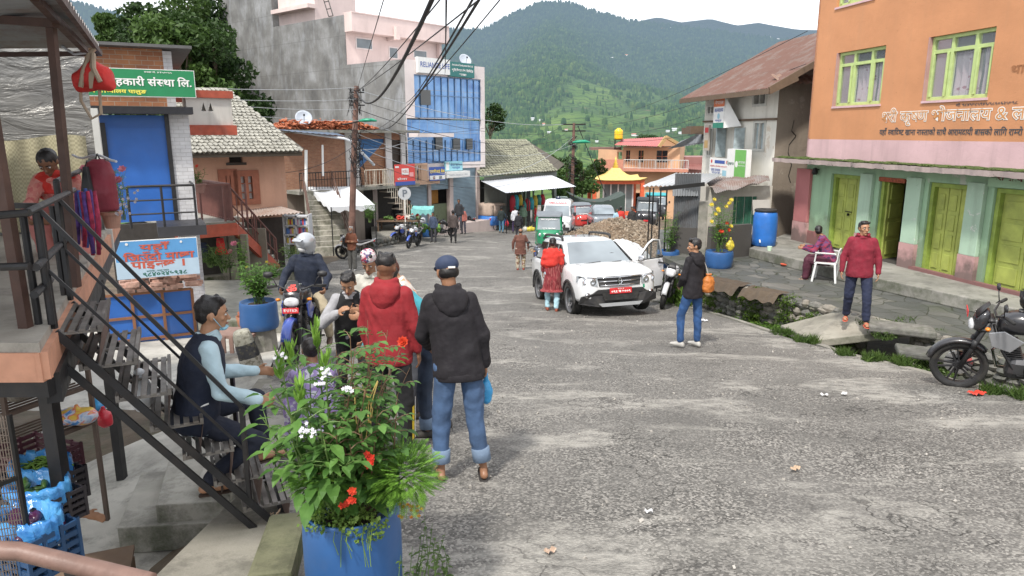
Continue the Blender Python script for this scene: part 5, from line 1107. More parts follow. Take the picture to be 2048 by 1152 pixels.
q=MB();q.lathe((0,0,.5),[(.4,0),(.44,.1),(.46,.2),(.44,.3),(.46,.4),(.44,.5),(.46,.6),(.44,.7),(.46,.8),(.42,.95),(.2,1.1),(.2,1.18)],16);q.build('tank',mat('yellow plastic',(.75,.50,.02),.4),yt,smooth=True);q=MB()
for k in range(4):q.bar((.35*(-1)**k,.35*(-1)**(k//2),-1.2),(.35*(-1)**k,.35*(-1)**(k//2),.5),.06)
q.box((0,0,.47),(1,1,.06));q.build('stand',M_iron,yt);yt.scale=(1,1,1)
o=MB();o.box((pt(1210,293,79).x,79,pt(1210,297,79).z),(3.2,2,.3));tag(o.build('roof_block',mat('brown block',(.2,.12,.1),.8)),'low dark parapet on the flat roof left of the yellow tank','parapet')
q=MB();q.box((pt(1375,340,78).x+1.2,80,-4.2),(4.5,5,3.4));q.grid(lambda u,v:lp(lp(pt(1358,337,76),pt(1405,340,76),u),lp(pt(1362,312,80),pt(1410,312,80),u),v)+Z3*.03*math.sin(u*90),40,1);tag(q.build('red_roof_shed',tinmat('maroon tin',(.26,.11,.10),(.34,.17,.15),(.2,.1,.08),.3)),'low maroon tin-roofed shed behind the kiosk roof','shed')
q=MB();q.quad(pt(1335,298,40),pt(1405,262,30),pt(1412,286,30),pt(1372,292,40));q.grid(lambda u,v:lp(lp(pt(1342,297,42),pt(1408,286,27.5),u),lp(pt(1360,283,43),pt(1408,264,29),u),v)+Z3*.02*math.sin(u*80),30,1);tag(q.build('tin_roof',M_dtin),'grey corrugated tin roof edge sticking out behind the old house','roof')
q=MB();q.box(pt(1397,262,29),(1.0,1.5,.25));q.box(pt(1397,255,29),(.7,1.2,.1));tag(q.build('small_roof',mat('old timber',(.13,.09,.06),.9)),'small dark eave projecting left of the old house wall','roof')

rr=random.Random(12);M_hw=flat('far house white',(.62,.64,.66));M_hr=flat('far house roof',(.42,.44,.48));M_ht=flat('far house tin',(.40,.20,.16))
def mapt(px,py):
 best=None
 for t in np.linspace(.02,1,400):
  X,Y,Z=hillpt(px,t);y=576-F*((Z/Y)*CP+SP)/(CP-(Z/Y)*SP)
  if y<=py:return V((X,Y,Z))
 return V((X,Y,Z))
for i,(px,py,s_)in enumerate([(1043,240,9),(1066,241,11),(1080,242,7),(1084,251,10),(1078,269,8),(1097,268,9),(1214,119,7),(1243,112,6),(1260,108,7),(1342,262,12),(1352,268,9),(1328,265,8),(1262,272,10),(1270,276,8),(1310,60,7),(1322,58,6),(1512,76,7),(1530,80,6),(1545,82,7),(1130,262,7),(1168,300,6),(1010,288,6),(1190,285,7)]):
 p=mapt(px,py);k=p.y/1420*s_*.5;root=thing('hillside_house',['small white house on the terraced hillside','tiny tin-roofed house high on the forested slope'][py<200],'house',p,rr.uniform(-.3,.3),group='houses scattered over the far hillside')
 q=MB();q.box((0,0,k*.25),(k*1.7,k,k*.7));q.build('wall',M_hw,root);q=MB();q.prism([(-k,-k*.6,k*.6),(-k,k*.6,k*.6),(-k,0,k*.95)],(2*k,0,0));q.build('roof',M_hr if rr.random()<.75 else M_ht,root)

M_bark=mat('bark',(.10,.075,.05),.95,var=.4,bmp=.8,bs=12,bd=.05)
def tree(name,label,base,h,crown,n,size,m_,seed=1,cat='tree',group=None,nb=9,trunk_r=.18,low=.35):
 root=thing(name,label,cat,base,group=group);rr=random.Random(seed);q=MB();q.tube([(0,0,-.3),(rr.uniform(-.1,.1)*h*.1,0,h*.4),(rr.uniform(-.3,.3),0,h*.85)],[trunk_r,trunk_r*.7,trunk_r*.25],8)
 cs=[]
 for k in range(nb):
  a=rr.uniform(0,6.3);z=h*rr.uniform(low,.95);r=crown*(1-.55*abs(z/h-.55)*1.6)*rr.uniform(.35,.8);c=(math.cos(a)*r,math.sin(a)*r,z);rad=crown*rr.uniform(.3,.5)
  cs.append((c,(rad,rad,rad*.75)));q.tube([(0,0,z*.6),(c[0]*.6,c[1]*.6,z*.9),c],[trunk_r*.4,trunk_r*.25,.02],5)
 q.build('trunk',M_bark,root);q=MB();leaves(q,n,clumps(cs),size,.55);q.build('crown',m_,root);return root
M_lf1=leafmat('dark green foliage',(.018,.045,.012),(.06,.11,.03),.6);M_lf2=leafmat('mid green foliage',(.04,.085,.02),(.10,.17,.04),.8)
T=[(232,88,60,3.6,1.7,'small round tree far left beside the hillside gap'),(300,190,52,9.5,3.0,'broad dark tree behind the cooperative building'),(330,190,46,9,3.2,'mid-height dense tree right behind the cooperative roof'),(395,208,48,12.5,3.6,'tallest dark tree left of the grey concrete building'),(440,215,44,11,3.2,'dark tree pressed against the grey concrete wall'),(425,190,54,12.5,3.4,'high pale-topped tree at the top left of the grey building'),(370,220,42,9.5,3.0,'low bushy dark tree above the peach house'),(280,180,64,7.5,2.8,'hazier tree at the back of the group of trees')]
for i,(px,py,Y,h,cr_,lb)in enumerate(T):
 p=pt(px,py,Y);tree('broadleaf_tree',lb,p-Z3*h*.45,h,cr_,5200,.21,M_lf1 if i%3 else M_lf2,i+3,nb=13,low=.3)

mb=MB();mb.grid(lambda u,v:(-60+44*u,36+40*v,-3+6.0*math.sin(PI*.5*v)*(1-u*.45)+noise.noise(V((u*5,v*5,0)))),20,16);tag(mb.build('wooded_bank',M_soil,smooth=True),kind='structure')
T=[(980,268,62,5,1.6,'small tree just right of the glass building above the slate roof'),(1110,355,62,3.5,1.6,'bush-like tree behind the slate-roofed shop'),(1136,365,58,4,1.7,'leafy tree in front of the second utility pole'),(1165,370,57,3.5,1.5,'leafy tree right of the second utility pole'),(1186,360,66,4,1.6,'young tree left of the shrine pavilion'),(1120,390,56,3,1.3,'low shrub at the end of the tin awning'),(1290,300,90,3,1.8,'tree on the slope behind the peach house')]
for i,(px,py,Y,h,cr_,lb)in enumerate(T):tree('young_tree',lb,pt(px,py,Y)-Z3*h*.5,h,cr_,1500,.15,M_lf2 if i%2 else M_lf1,i+30,nb=8,trunk_r=.09)

def pole(label,px,ytop,base,r,lean=(0,0)):
 root=thing('utility_pole',label,'utility pole',base);tp_=pt(px,ytop,base.y)-base;q=MB();q.tube([(0,0,-.4),tuple(tp_*.5),tuple(tp_)],[r,r*.85,r*.65],10);q.build('post',mat('rusty pole',(.16,.09,.07),.8,var=.4,scale=3),root);return root,base+tp_
b1=pz(703,500,-4.75);b1=V((b1.x,29.6,zr(29.6)));b1.x=pt(700,500,29.6).x
P1,t1=pole('rusty brown utility pole tangled with cables beside the long stairs',713,172,b1,.15)
b2=V((pt(1143,420,56).x,56,zr(56)));P2,t2=pole('distant concrete utility pole with crossed wires near the shrine',1148,246,b2,.16)
M_wire=flat('black cable',(.012,.012,.014),.6);M_wirew=flat('pale wire',(.42,.44,.46),.5)
q=MB();rr=random.Random(21)
for k in range(46):
 z=t1.z-rr.choice([rr.uniform(.1,.5),rr.uniform(1.4,2.9),rr.uniform(1.6,3.4)]);r_=rr.uniform(.15,.34);a0=rr.uniform(0,6.3);c=V((b1.x+(t1.x-b1.x)*.8,b1.y-.02,z));pts=[c+V((math.cos(a0+t*.7)*r_*rr.uniform(.5,1.1),math.sin(a0+t*.7)*r_*.7,-.06*t*rr.uniform(0,2)))for t in range(9)];q.tube(pts,.012,4,False)
q.build('cable_tangle',M_wire,P1,w=True)
q=MB();
for z in(.25,.75):q.bar(t1+V((-.3,0,-z)),t1+V((.3,0,-z)),.05,.05)
for k in range(4):q.lathe(t1+V((-.25+.17*k,0,-.2)),[(.03,0),(.045,.05),(.02,.12)],8)
q.build('crossarm',M_iron,P1,w=True)
q=MB()
for z in(.1,.6):q.bar(t2+V((-.9,0,-z)),t2+V((.9,0,-z)),.1,.1)
q.tube([t2+V((.3,0,-.2)),t2+V((2.6,-.1,-5.5))],.03,4);q.build('crossarm',M_iron,P2,w=True)
q=MB()
for k in range(22):
 z=t2.z-rr.uniform(1,5);c=V((b2.x,b2.y,z));a0=rr.uniform(0,6.3);q.tube([c+V((math.cos(a0+t)*.35*rr.uniform(.5,1.2),math.sin(a0+t)*.3,-.1*t))for t in range(6)],.03,4,False)
q.build('cable_tangle',M_wire,P2,w=True)
for(px,py,Y,lb,par)in((735,243,29.2,'green-hooded street lamp fixed to the rusty pole',b1),(1162,286,55,'green-hooded street lamp on the distant pole',b2)):
 p=pt(px,py,Y);sgn_=1;k=Y/24;root=thing('street_lamp',lb,'street lamp',p);q=MB();q.loft([((-.28*k,0,.02*k),(0,.04*k,0),(0,0,.03*k)),((-.1*k,0,.04*k),(0,.1*k,0),(0,0,.06*k)),((.15*k,0,.05*k),(0,.11*k,0),(0,0,.06*k)),((.3*k,0,.02*k),(0,.05*k,0),(0,0,.03*k))],10);q.build('hood',mat('lamp green',(.02,.28,.16),.4),root,smooth=True)
 q=MB();q.tube([(-.28*k,0,0),(b1.x-p.x if k<2 else b2.x-p.x,.2,-.1*k)],.025*k,6);q.build('arm',M_iron,root)
def wire(name,a,b_,sag,r,m_,label,n=18,grp='overhead wires strung across the street'):
 a,b_=V(a),V(b_);q=MB();q.tube([a+(b_-a)*(k/n)-Z3*(4*sag*(k/n)*(1-k/n))for k in range(n+1)],r,5,False);o=q.build(name,m_,smooth=True);return tag(o,label,'cable',grp)
wl='black overhead cable running from the rusty pole towards the top of the picture'
for(x,y,Y,s_,r_)in((868,-10,7,.7,.032),(889,-12,7,.1,.010),(970,-10,6,.05,.010),(770,-10,8,.0,.008)):wire('overhead_cable',t1-V((0,0,.2)),pt(x,y,Y),s_,r_*.8,M_wire,wl)
for(x0,y0,Y0,x1,y1,Y1,r_,s_)in((766,258,33,966,-14,6,.014,.3),(812,205,40,950,-10,7,.013,.2),(745,262,33,1006,-8,8,.008,.25),(890,150,44,893,-10,6,.010,0.1)):wire('overhead_cable',pt(x0,y0,Y0),pt(x1,y1,Y1),s_,r_,M_wire,'black cable crossing in front of the blue glass front up to the top edge')
for k,(dz,y1)in enumerate(((.05,178),(.5,200),(.9,214),(1.35,233))):wire('overhead_wire',t1-Z3*dz,pt(455+k*22,y1,17+k*2),.05,.008,M_wirew,'thin pale wire strung left from the rusty pole past the grey wall',grp='pale wires left of the rusty pole')
for k in range(8):
 a=t1-Z3*(.15+.38*k);b_=t2-Z3*(.1+.45*(k%4))+V((-.8+.4*(k%4),0,0));wire('overhead_wire',a,b_,.5+.25*k,.010 if k%2 else.014,M_wirew if k%3==0 else M_wire,'wire sagging between the rusty pole and the distant pole',grp='wires between the two poles')
for k,(x,y,Y)in enumerate(((1615,62,19.7),(1612,128,20),(1400,235,25.5),(1404,265,25.8),(1408,285,25.8))):wire('overhead_wire',t2-Z3*(.1+.2*k),pt(x,y,Y),.5,.009,M_wire,'dark wire from the distant pole to the buildings on the right',grp='wires on the right')
for k,(x,y,Y)in enumerate(((975,255,47),(880,300,43),(960,330,46),(850,262,42))):wire('overhead_wire',t1-Z3*(1.6+.3*k),pt(x,y,Y),.3,.011,M_wirew if k%2 else M_wire,'service wire from the pole to the bank building',grp='service wires to the bank')
wire('service_wire',t1-Z3*2.2,pt(520,345,23.8),.4,.01,M_wire,'service wire from the pole to the peach house')
# ================================================================== PORCH, STEEL STAIRS AND YARD (left foreground)
E1=V((-.43,.90,0));E1.normalize();E2=V((E1.y,-E1.x,0))

def yz(Y):return float(np.interp(Y,[0,4,12.7,20],[-3.0,-3.05,-3.62,-4.3]))
mb=MB()
def yf(u,v):
 Y=-1+18*v;xr=edge_l(max(Y,0))-.02 if Y>8.6 else float(np.interp(Y,[0,2.5,4.6,6,8.6],[-1.95,-1.95,-1.98,-2.55,-3.0]))+(.3 if Y>5 else 0);X=-12+(xr+12)*u
 z=yz(Y)
 if Y>5.2:z=yz(Y)+(zr(Y)-yz(Y))*max(0,min(1,(u-.80)/.18))*min(1,(Y-5.2)/1.5)
 return(X,Y,z-.02+.012*noise.noise(V((X*1.2,Y*1.2,0))))
tag(mb.grid(yf,50,70).build('yard',M_yard,smooth=True),kind='structure')

pw=[(-1.98,2.2),(-1.98,4.6),(-2.75,6.2),(-3.2,8.5),(-3.0,8.5),(-2.4,6.2),(-1.45,4.6),(-1.17,3.4),(-1.1,2.2)]
mb=MB();mb.prism([V((x,y,zr(y)+.0))for x,y in pw],(0,0,-.75));tag(mb.build('pavement',concmat('pavement concrete',(.33,.31,.26),.7),bevel=.02),kind='structure')
mb=MB();kk=[(-1.24,2.3),(-1.27,3.3),(-1.42,4.1)]
for a,b_ in zip(kk[:-1],kk[1:]):mb.bar((a[0],a[1],zr(a[1])-.02),(b_[0],b_[1],zr(b_[1])-.02),.24,.26)
o=mb.build('mossy_kerb_block',concmat('very mossy concrete',(.17,.17,.10),1.0),bevel=.03);tag(o,'raised mossy concrete edge behind the foreground blue drum','kerb block')

def stepz(name,pts,z,label):
 q=MB();q.prism([V((x,y,z-.2))for x,y in pts],(0,0,.2));return q.build(name,concmat('step concrete',(.36,.345,.30),.55),None,bevel=.015)
ys_=thing('yard_steps','three low L-shaped concrete steps with dark mossy edges in the yard','steps',(-2.6,5,-3.05))
for pts,z in(([(-2.97,4.83),(-3.25,5.74),(-2.98,5.76),(-2.0,5.9),(-1.97,4.95)],-2.90),([(-2.70,4.90),(-3.0,5.78),(-2.7,6.2),(-2.0,6.2),(-1.97,5.0)],-2.75),([(-2.41,5.0),(-2.62,5.9),(-2.4,6.3),(-2.0,6.3),(-1.97,5.08)],-2.60)):
 q=MB();q.prism([V((x,y,z-.22))for x,y in pts],(0,0,.22));q.build('step',concmat('step concrete',(.46,.44,.39),.7),ys_,w=True,bevel=.012)

ZP=-1.0;C0=V((-2.31,3.33,ZP))
por=thing('shop_porch','raised shop porch with orange-edged floor, tin roof and brown posts','porch',(C0.x,C0.y,-3.0))
far=C0+E1*6.2
M_floor=concmat('porch floor',(.42,.39,.34),.0)
q=MB();q.prism([C0+V((0,0,-.05)),far+V((0,0,-.05)),far+V((-4,0,-.05)),V((-6.5,3.33,ZP-.05))],(0,0,.05));q.build('floor',M_floor,por,w=True)
M_orf=mat('orange fascia paint',(.56,.28,.18),.7,var=.15,dirt=.3,dcol=(.2,.1,.07),obj=False)
q=MB();q.bar(C0+V((-4.2,.03,-.15)),C0+V((.0,.03,-.125)),.08,.15);q.bar(C0+E1*.0+V((-.0,0,-.12)),far+V((0,0,-.12)),.06,.14);q.build('fascia',M_orf,por,w=True)
q=MB();q.bar(C0+V((-4.2,.08,-.25)),C0+V((-.02,.08,-.25)),.07,.10);q.bar(C0+V((-.03,.1,-.27)),far+V((-.03,0,-.27)),.07,.16);q.build('beam',M_dkp,por,w=True)
q=MB()
for p,dz in((C0+E1*.35-E2*.05,0),(C0+E1*3.0,0)):q=MB();q.bar(p+Z3*-.25,V((p.x,p.y,-3.3)),.07);q.build('column',M_dkp,por,w=True)

q=MB();RA=V((-2.30,3.9,.72))-E1*2.2;RB=V((-3.60,6.5,.74));wv=V((-5.5,0,-.05))
rf_=corrug(RB,RA-RB,wv,0,.022,34,2);rf_.build('roof',tinmat('porch tin',(.26,.27,.28),(.42,.43,.44),(.20,.13,.09),.55),por,w=True,smooth=True)
q=MB();q.bar(RA-Z3*.06,RB-Z3*.06,.03,.045);q.bar(RB-Z3*.06,RB+wv-Z3*.06,.03,.04)
q.bar(pt(68,-6,4.0),pt(170,100,5.6),.042);q.bar(pt(-20,38,4.7),pt(112,47,4.55),.05);M_rb=mat('red-brown steel',(.075,.038,.028),.6,var=.3,dirt=.3,dcol=(.03,.02,.015))
q.build('roof_frame',M_rb,por,w=True)
q=MB();tpz=pt(101,40,4.62);q.bar(V((-.6275*4.62/1.0,4.62,ZP)),tpz,.045,.045,up=(0,1,0));q.build('post',M_rb,por,w=True)
q=MB();b0_=pz(52,655,ZP);q.bar(b0_,V((b0_.x-.02,b0_.y,.7)),.05,.05,up=(0,1,0));q.build('post',M_rb,por,w=True)

BW=Fac((-4.32-2.6*.9,7.5-2.6*.43),(-4.32,7.5));BW.flip=False
m,nt,ns,L,b=nm('crinkled silver sheet');g=pos(nt);L.new(ramp(nt,nz(nt,1.4,streak(nt,g,.6,2.0),5,.6,1.2),[(.3,(.11,.11,.11)),(.55,(.24,.235,.22)),(.75,(.42,.41,.39))]),b.inputs['Base Color']);b.inputs['Roughness'].default_value=.35;b.inputs['Metallic'].default_value=.35;bump(nt,b,nz(nt,3.5,streak(nt,g,.5,1.6),5,.6,1),.8,.06);M_silver=m
q=MB();z1=BW.pix(100,88)[1];BW.bx(q,-3.0,BW.L,ZP-.3,z1,-.05,0);q.build('back_wall',M_silver,por,w=True)
q=MB();BW.bx(q,BW.L+.0,BW.L+.06,ZP-.3,.25,-.08,.03);q.build('corner_post',flat('white post',(.55,.55,.52)),por,w=True)
q=MB();BW.bx(q,-.2,.9,-.5,.35,.01,.03);q.build('red_reflection_sheet',mat('red faded cloth',(.28,.06,.05),.8),por,w=True)if 0 else None

m,nt,ns,L,b=nm('burlap');g=pos(nt);t=N(nt,'ShaderNodeTexChecker',_Scale=46.);L.new(g,t.inputs[0]);c=ramp(nt,nz(nt,2.5,g,5),[(.3,(.30,.27,.17)),(.7,(.50,.46,.31))]);c=mix(nt,mth(nt,'MULTIPLY',t.outputs[1],.45),c,(.16,.15,.09));L.new(c,b.inputs['Base Color']);b.inputs['Roughness'].default_value=.95;M_burlap=m
a0,z0_=BW.pix(2,450);a1,z1_=BW.pix(172,275);q=MB();q.grid(lambda u,v:BW.at(a0-.6+(a1-a0+.6)*u,ZP+.05+(z1_-ZP-.05)*v+.03*math.sin(u*9),.07+.03*math.sin(u*22+v)+.02*math.sin(u*47)),60,10);o=q.build('burlap_curtain',M_burlap,smooth=True);tag(o,'coarse yellowish burlap cloth hung along the back of the porch','curtain')

M_rail=M_dkp
def pipe(mbx,a,b_,r=.022):mbx.tube([a,b_],r,8)
rl_=thing('porch_railing','thick black pipe railing round the front corner of the porch','railing',C0)
pc=C0+V((-.02,.10,0));pcT=pt(70,419,3.42)
q=MB()
for x,Y in((45,3.42),(72,3.44),(104,3.9)):
 q=MB();p=pz(x+(8 if x<100 else 0),648 if Y<3.6 else 590,ZP);h=pt(x,425 if x<100 else 412,p.y);q.tube([V((h.x,p.y,ZP)),V((h.x,p.y,h.z))],.019,8);q.build('post',M_rail,rl_,w=True)
q=MB();l0=pt(-30,433,3.40)
for yl,yr in((433,425),(535,532)):q.tube([pt(-30,yl,3.40),pt(60,yr,3.42)],.019,8)
q.tube([pt(52,426,3.42),pt(74,415,3.55),pt(148,380,4.9)],.019,8);q.tube([pt(72,535,3.45),pt(140,470,4.9)],.02,8);q.tube([pt(68,590,3.45),pt(100,560,3.9)],.02,8);q.build('rail',M_rail,rl_,w=True)
eg=thing('edge_railing','black railing continuing along the far side of the porch behind the seated woman','railing',C0+E1*2)
q=MB();g0,g1=C0+E1*1.75-E2*.05,C0+E1*5.6-E2*.05
for k in range(4):q=MB();p=lp(g0,g1,k/3);q.tube([p,p+Z3*.68],.022,8);q.build('post',M_rail,eg,w=True)
q=MB()
for h in(.3,.68):q.tube([g0+Z3*h,g1+Z3*h],.02,8)
q.build('rail',M_rail,eg,w=True)

sr=thing('steel_stairs','black steel stairs with slatted treads running down from the porch to the road edge','stairs',(-1.5,4.2,-2.5))
Nt=V((-2.47,3.70,-1.03));Nb=V((-1.50,4.20,-2.52));WD=E1*.74
SD=(Nb-Nt);hd=V((SD.x,SD.y,0)).normalized()
q=MB()
for o_ in(V((0,0,0)),WD):
 q.bar(Nt+o_+Z3*-.02,Nb+o_+Z3*-.02+SD*.02,.03,.042);q.bar(Nt+o_+V((0,0,-.19)),Nb+o_+V((0,0,-.19)),.03,.038)
q.bar(Nb+V((0,0,.03))+SD*.02,Nb+WD+V((0,0,.03))+SD*.02,.04,.05);q.bar(Nb+SD*.02+Z3*.03,Nb+SD*.02-Z3*.22,.05,.05);q.bar(Nb+WD+SD*.02+Z3*.03,Nb+WD+SD*.02-Z3*.22,.05,.05);q.build('stringer',M_dkp,sr,w=True)
M_tread=mat('worn steel tread',(.20,.185,.17),.5,metal=.5,var=.4,dirt=.4,dcol=(.14,.09,.06));M_riser=mat('brown riser sheet',(.16,.10,.08),.6,var=.25,dirt=.3,dcol=(.05,.03,.02))
nt_=7;TR=[]
for k in range(nt_):
 t=(k+.15)/nt_;c=Nt+SD*t+Z3*.005;TR.append(c);q=MB()
 for j in range(5):e=c+hd*(-.055+j*.052);q.bar(e,e+WD,.032,.012)
 q.bar(c-hd*.085,c-hd*.085+WD,.02,.04);q.bar(c+hd*.185,c+hd*.185+WD,.02,.04)
 for f in(.02,.5,.98):q.bar(c-hd*.08+WD*f-Z3*.012,c+hd*.18+WD*f-Z3*.012,.03,.01)
 q.build('tread',M_tread,sr,w=True)
 if k<nt_-0:
  q=MB();a=c+hd*.19-Z3*.03;q.quad(a,a+WD,a+WD-Z3*.17-hd*.03,a-Z3*.17-hd*.03);q.build('riser',M_riser,sr,w=True)

HP=lambda base,px,py:V((base.x,base.y,(pt(px,py,base.y)).z))
hr=MB();nb0=Nb-SD*.14;HT=.62
for o_,nm_ in((V((0,0,0)),0),(WD,1)):
 a,b_=Nt+o_,Nb-SD*.17+o_;q=MB();q.bar(a,a+Z3*(HT+.04),.026);q.build('post',M_rail,sr,w=True);q=MB();q.bar(b_,b_+Z3*HT,.026);q.build('post',M_rail,sr,w=True);q=MB()
 q.bar(a+Z3*(HT+.03),b_+Z3*HT,.028,.022)
 for h in(.33,):q.bar(a+Z3*h,b_+Z3*h,.016,.016)
 q.build('handrail',M_rail,sr,w=True)
q=MB();q.bar(Nt+Z3*(HT+.04)+V((-.3,.05,0)),Nt+Z3*(HT+.04),.034,.028);q.build('handrail',M_rail,sr,w=True)
wp=thing('wire_bundle','bit of pale wire tied round the foot of the steel stairs','wire',Nb);q=MB();rr=random.Random(3)
for k in range(7):q.tube([Nb+V((rr.uniform(-.05,.05)-.06,rr.uniform(-.02,.04),rr.uniform(-.08,.12)))for _ in range(4)],.004,4)
q.build('wire',mat('straw wire',(.5,.36,.24),.8),wp,w=True)

q=MB();q.tube([V((-1.32,1.45,-1.05))+V((-.6,0,.16)),pt(40,1103,1.75),pt(300,1165,1.62)],.026,10);o=q.build('pipe_rail',mat('worn brown pipe',(.20,.12,.095),.5,var=.3,dirt=.4,dcol=(.08,.04,.03),bmp=.3,bs=50),smooth=True);tag(o,'thick worn brown pipe rail crossing the bottom left corner','pipe rail')

ms=thing('mesh_screen','fine rusty wire mesh screen standing at the left edge under the porch','screen',pt(20,1100,3.0));MF0,MF1=pt(-60,900,3.0),pt(28,900,3.15);MF=Fac((MF0.x,MF0.y),(MF1.x,MF1.y));za,zb2=-2.95,-1.3
q=MB()
for k in range(46):z=zb2+(za-zb2)*k/45;q.bar(MF.at(0,z+.03,0),MF.at(MF.L,z-.03,0),.0035)
for k in range(16):a=MF.L*k/15;q.bar(MF.at(a,za,0),MF.at(a,zb2,0),.003)
q.build('mesh',mat('mesh wire',(.20,.16,.13),.6),ms,w=True);q=MB();q.bar(MF.at(MF.L,za,0),MF.at(MF.L,zb2,0),.022);q.bar(MF.at(0,-1.62,0),MF.at(MF.L,-1.62,0),.02);q.build('frame',M_iron,ms,w=True)

M_cr=[mat('blue crate',(.02,.06,.14),.5),mat('dark crate',(.035,.03,.035),.5),mat('maroon crate',(.10,.035,.05),.5)];
m,nt,ns,L,b=nm('blue plastic film');L.new(ramp(nt,nz(nt,9,pos(nt),5),[(.3,(.015,.12,.40)),(.7,(.10,.36,.66))]),b.inputs['Base Color']);b.inputs['Roughness'].default_value=.18;bump(nt,b,nz(nt,16,pos(nt),5,.6,1),.6,.012);M_film=m
def crate(name,label,c,w_,d_,h_,m_,film=None,fill=None,rz=-.4,cat='crate',fillname='vegetables'):
 root=thing(name,label,cat,c,rz);q=MB();t=.012
 for s in(-1,1):
  for k in range(5):q.box((0,s*d_/2,h_*(.06+.21*k)),(w_,t,h_*.11));q.box((s*w_/2,0,h_*(.06+.21*k)),(t,d_,h_*.11))
  for j in range(6):q.box((-w_/2+w_*j/5,s*d_/2,h_/2),(.018,t*1.3,h_))
  for j in range(4):q.box((s*w_/2,-d_/2+d_*j/3,h_/2),(t*1.3,.018,h_))
 q.box((0,0,.01),(w_,d_,.015));q.build('frame',m_,root)
 if film:
  q=MB();nn=40;q.rings([[V((math.cos(2*PI*j/nn)*w_*.5*s_*(1+.07*math.sin(j*2.7+k)),math.sin(2*PI*j/nn)*d_*.5*s_*(1+.07*math.sin(j*3.3+k)),z+.012*math.sin(j*1.9+k*2)))for j in range(nn)]for k,(s_,z)in enumerate([(.3,h_*.75),(.8,h_*.78),(.86,h_+.05),(.98,h_+.06),(1.05,h_+.03),(1.05,h_*.8),(1.04,h_*.68)])]);q.build('liner',film,root,smooth=True)
 if fill:
  q=MB();rr=random.Random(int(w_*1000));kind,fm=fill
  for k in range(90 if kind=='bean' else 12):
   x,y=rr.uniform(-.34,.34)*w_,rr.uniform(-.34,.34)*d_;a=rr.uniform(0,3.1);l=.06 if kind=='bean' else.07;z=h_*.85+rr.uniform(0,.05)
   dd=V((math.cos(a)*l,math.sin(a)*l,rr.uniform(-.015,.015)))
   if kind=='bean':q.tube([V((x,y,z))-dd,V((x,y,z+.01)),V((x,y,z))+dd],[.004,.006,.003],5)
   else:q.tube([V((x,y,z))-dd,V((x,y,z))-dd*.4,V((x,y,z))+dd*.4,V((x,y,z))+dd],[.012,.03,.034,.012]if kind=='egg' else[.008,.018,.018,.006],8)
  q.build(fillname,fm,root,smooth=True)
 return root
M_bean=mat('green beans',(.13,.24,.03),.5,var=.4,scale=20);M_eggp=mat('aubergine skin',(.06,.015,.05),.25,var=.4,scale=8);M_cuc=mat('cucumber skin',(.05,.11,.02),.4,var=.4,scale=30)
def cp(px,py,Y):return pt(px,py,Y)
crate('vegetable_crate','blue crate lined with blue film holding purple aubergines, lowest in front',cp(72,1130,3.25),.34,.26,.24,M_cr[0],M_film,('egg',M_eggp),fillname='aubergines')
crate('vegetable_crate','dark crate lined with blue film holding green cucumbers, in the middle of the stand',cp(85,1040,3.55),.34,.28,.18,M_cr[1],M_film,('cuc',M_cuc),fillname='cucumbers')
crate('vegetable_crate','dark crate lined with blue film heaped with green beans, at the back of the stand',cp(92,1000,3.85),.36,.28,.20,M_cr[1],M_film,('bean',M_bean),fillname='beans')
crate('plastic_crate','empty maroon plastic crate behind the vegetable crates',cp(75,950,4.2),.44,.32,.20,M_cr[2])
tb=thing('crate_stand','low timber stand holding up the vegetable crates','stand',cp(80,1140,3.5));q=MB();q.box((-2.52,3.62,-2.70),(.5,1.2,.03),rz=.4);q.build('top',mat('old plank',(.18,.12,.08),.9),tb,w=True);q=MB()
for x,y in((-2.25,3.3),(-2.65,3.1),(-2.5,4.15),(-2.85,4.0)):q.bar((x,y,-3.1),(x,y,-2.71),.05)
q.build('leg',mat('old plank',(.18,.12,.08),.9),tb,w=True)

rk=thing('metal_rack','rusty three-tier metal rack under the porch loaded with boxes','rack',pt(100,850,5.3));R0,R1=pt(15,850,4.75),pt(190,850,5.35);RF=Fac((R0.x,R0.y),(R1.x,R1.y));zq=[RF.pix(170,y)[1]for y in(720,775,850)]
q=MB()
for a in(0,RF.L):
 for d in(0,-.45):q.bar(RF.at(a,-3.15,d),RF.at(a,zq[0]+.15,d),.03)
q.build('leg',mat('rusty angle',(.10,.07,.055),.7),rk,w=True)
for z in zq:q=MB();[q.bar(RF.at(0,z,-.45*k/8),RF.at(RF.L,z,-.45*k/8),.012)for k in range(9)];q.bar(RF.at(0,z,0),RF.at(RF.L,z,0),.03);q.build('shelf',mat('rusty angle',(.10,.07,.055),.7),rk,w=True)
q=MB();RF.bx(q,.1,RF.L-.02,zq[0]+.02,zq[0]+.20,-.05,-.42);o=q.build('cardboard_box',mat('brown cardboard',(.26,.18,.11),.9),bevel=.01);tag(o,'flattened brown cardboard box on the top shelf of the rack','box')
q=MB();RF.bx(q,RF.L*.6,RF.L-.02,zq[0]+.22,zq[0]+.36,-.05,-.38);o=q.build('metal_basin',mat('dull aluminium',(.35,.36,.38),.35,metal=.8),bevel=.03);tag(o,'dull metal pan on top of the cardboard box under the porch','pan')
q=MB();RF.bx(q,.12,RF.L-.1,zq[1]+.02,zq[1]+.22,-.08,-.42);o=q.build('cloth_bundle',mat('grey sacking',(.19,.17,.14),.9,bmp=.7,bs=12,bd=.05),bevel=.04);tag(o,'greyish sack bundle on the middle shelf of the rack','bundle')
def bag(name,label,c,r,m_,cat='plastic bag',seed=1):
 q=MB();q.ball((0,0,0),r,14);q.cap((0,0,r[2]*.6 if hasattr(r,'__len__')else r*.6),(0,0,(r[2]if hasattr(r,'__len__')else r)*1.25),.03,.02);o=q.build(name,m_,voxel=.012,wrinkle=.012,seed=seed);o.location=c;return tag(o,label,cat)
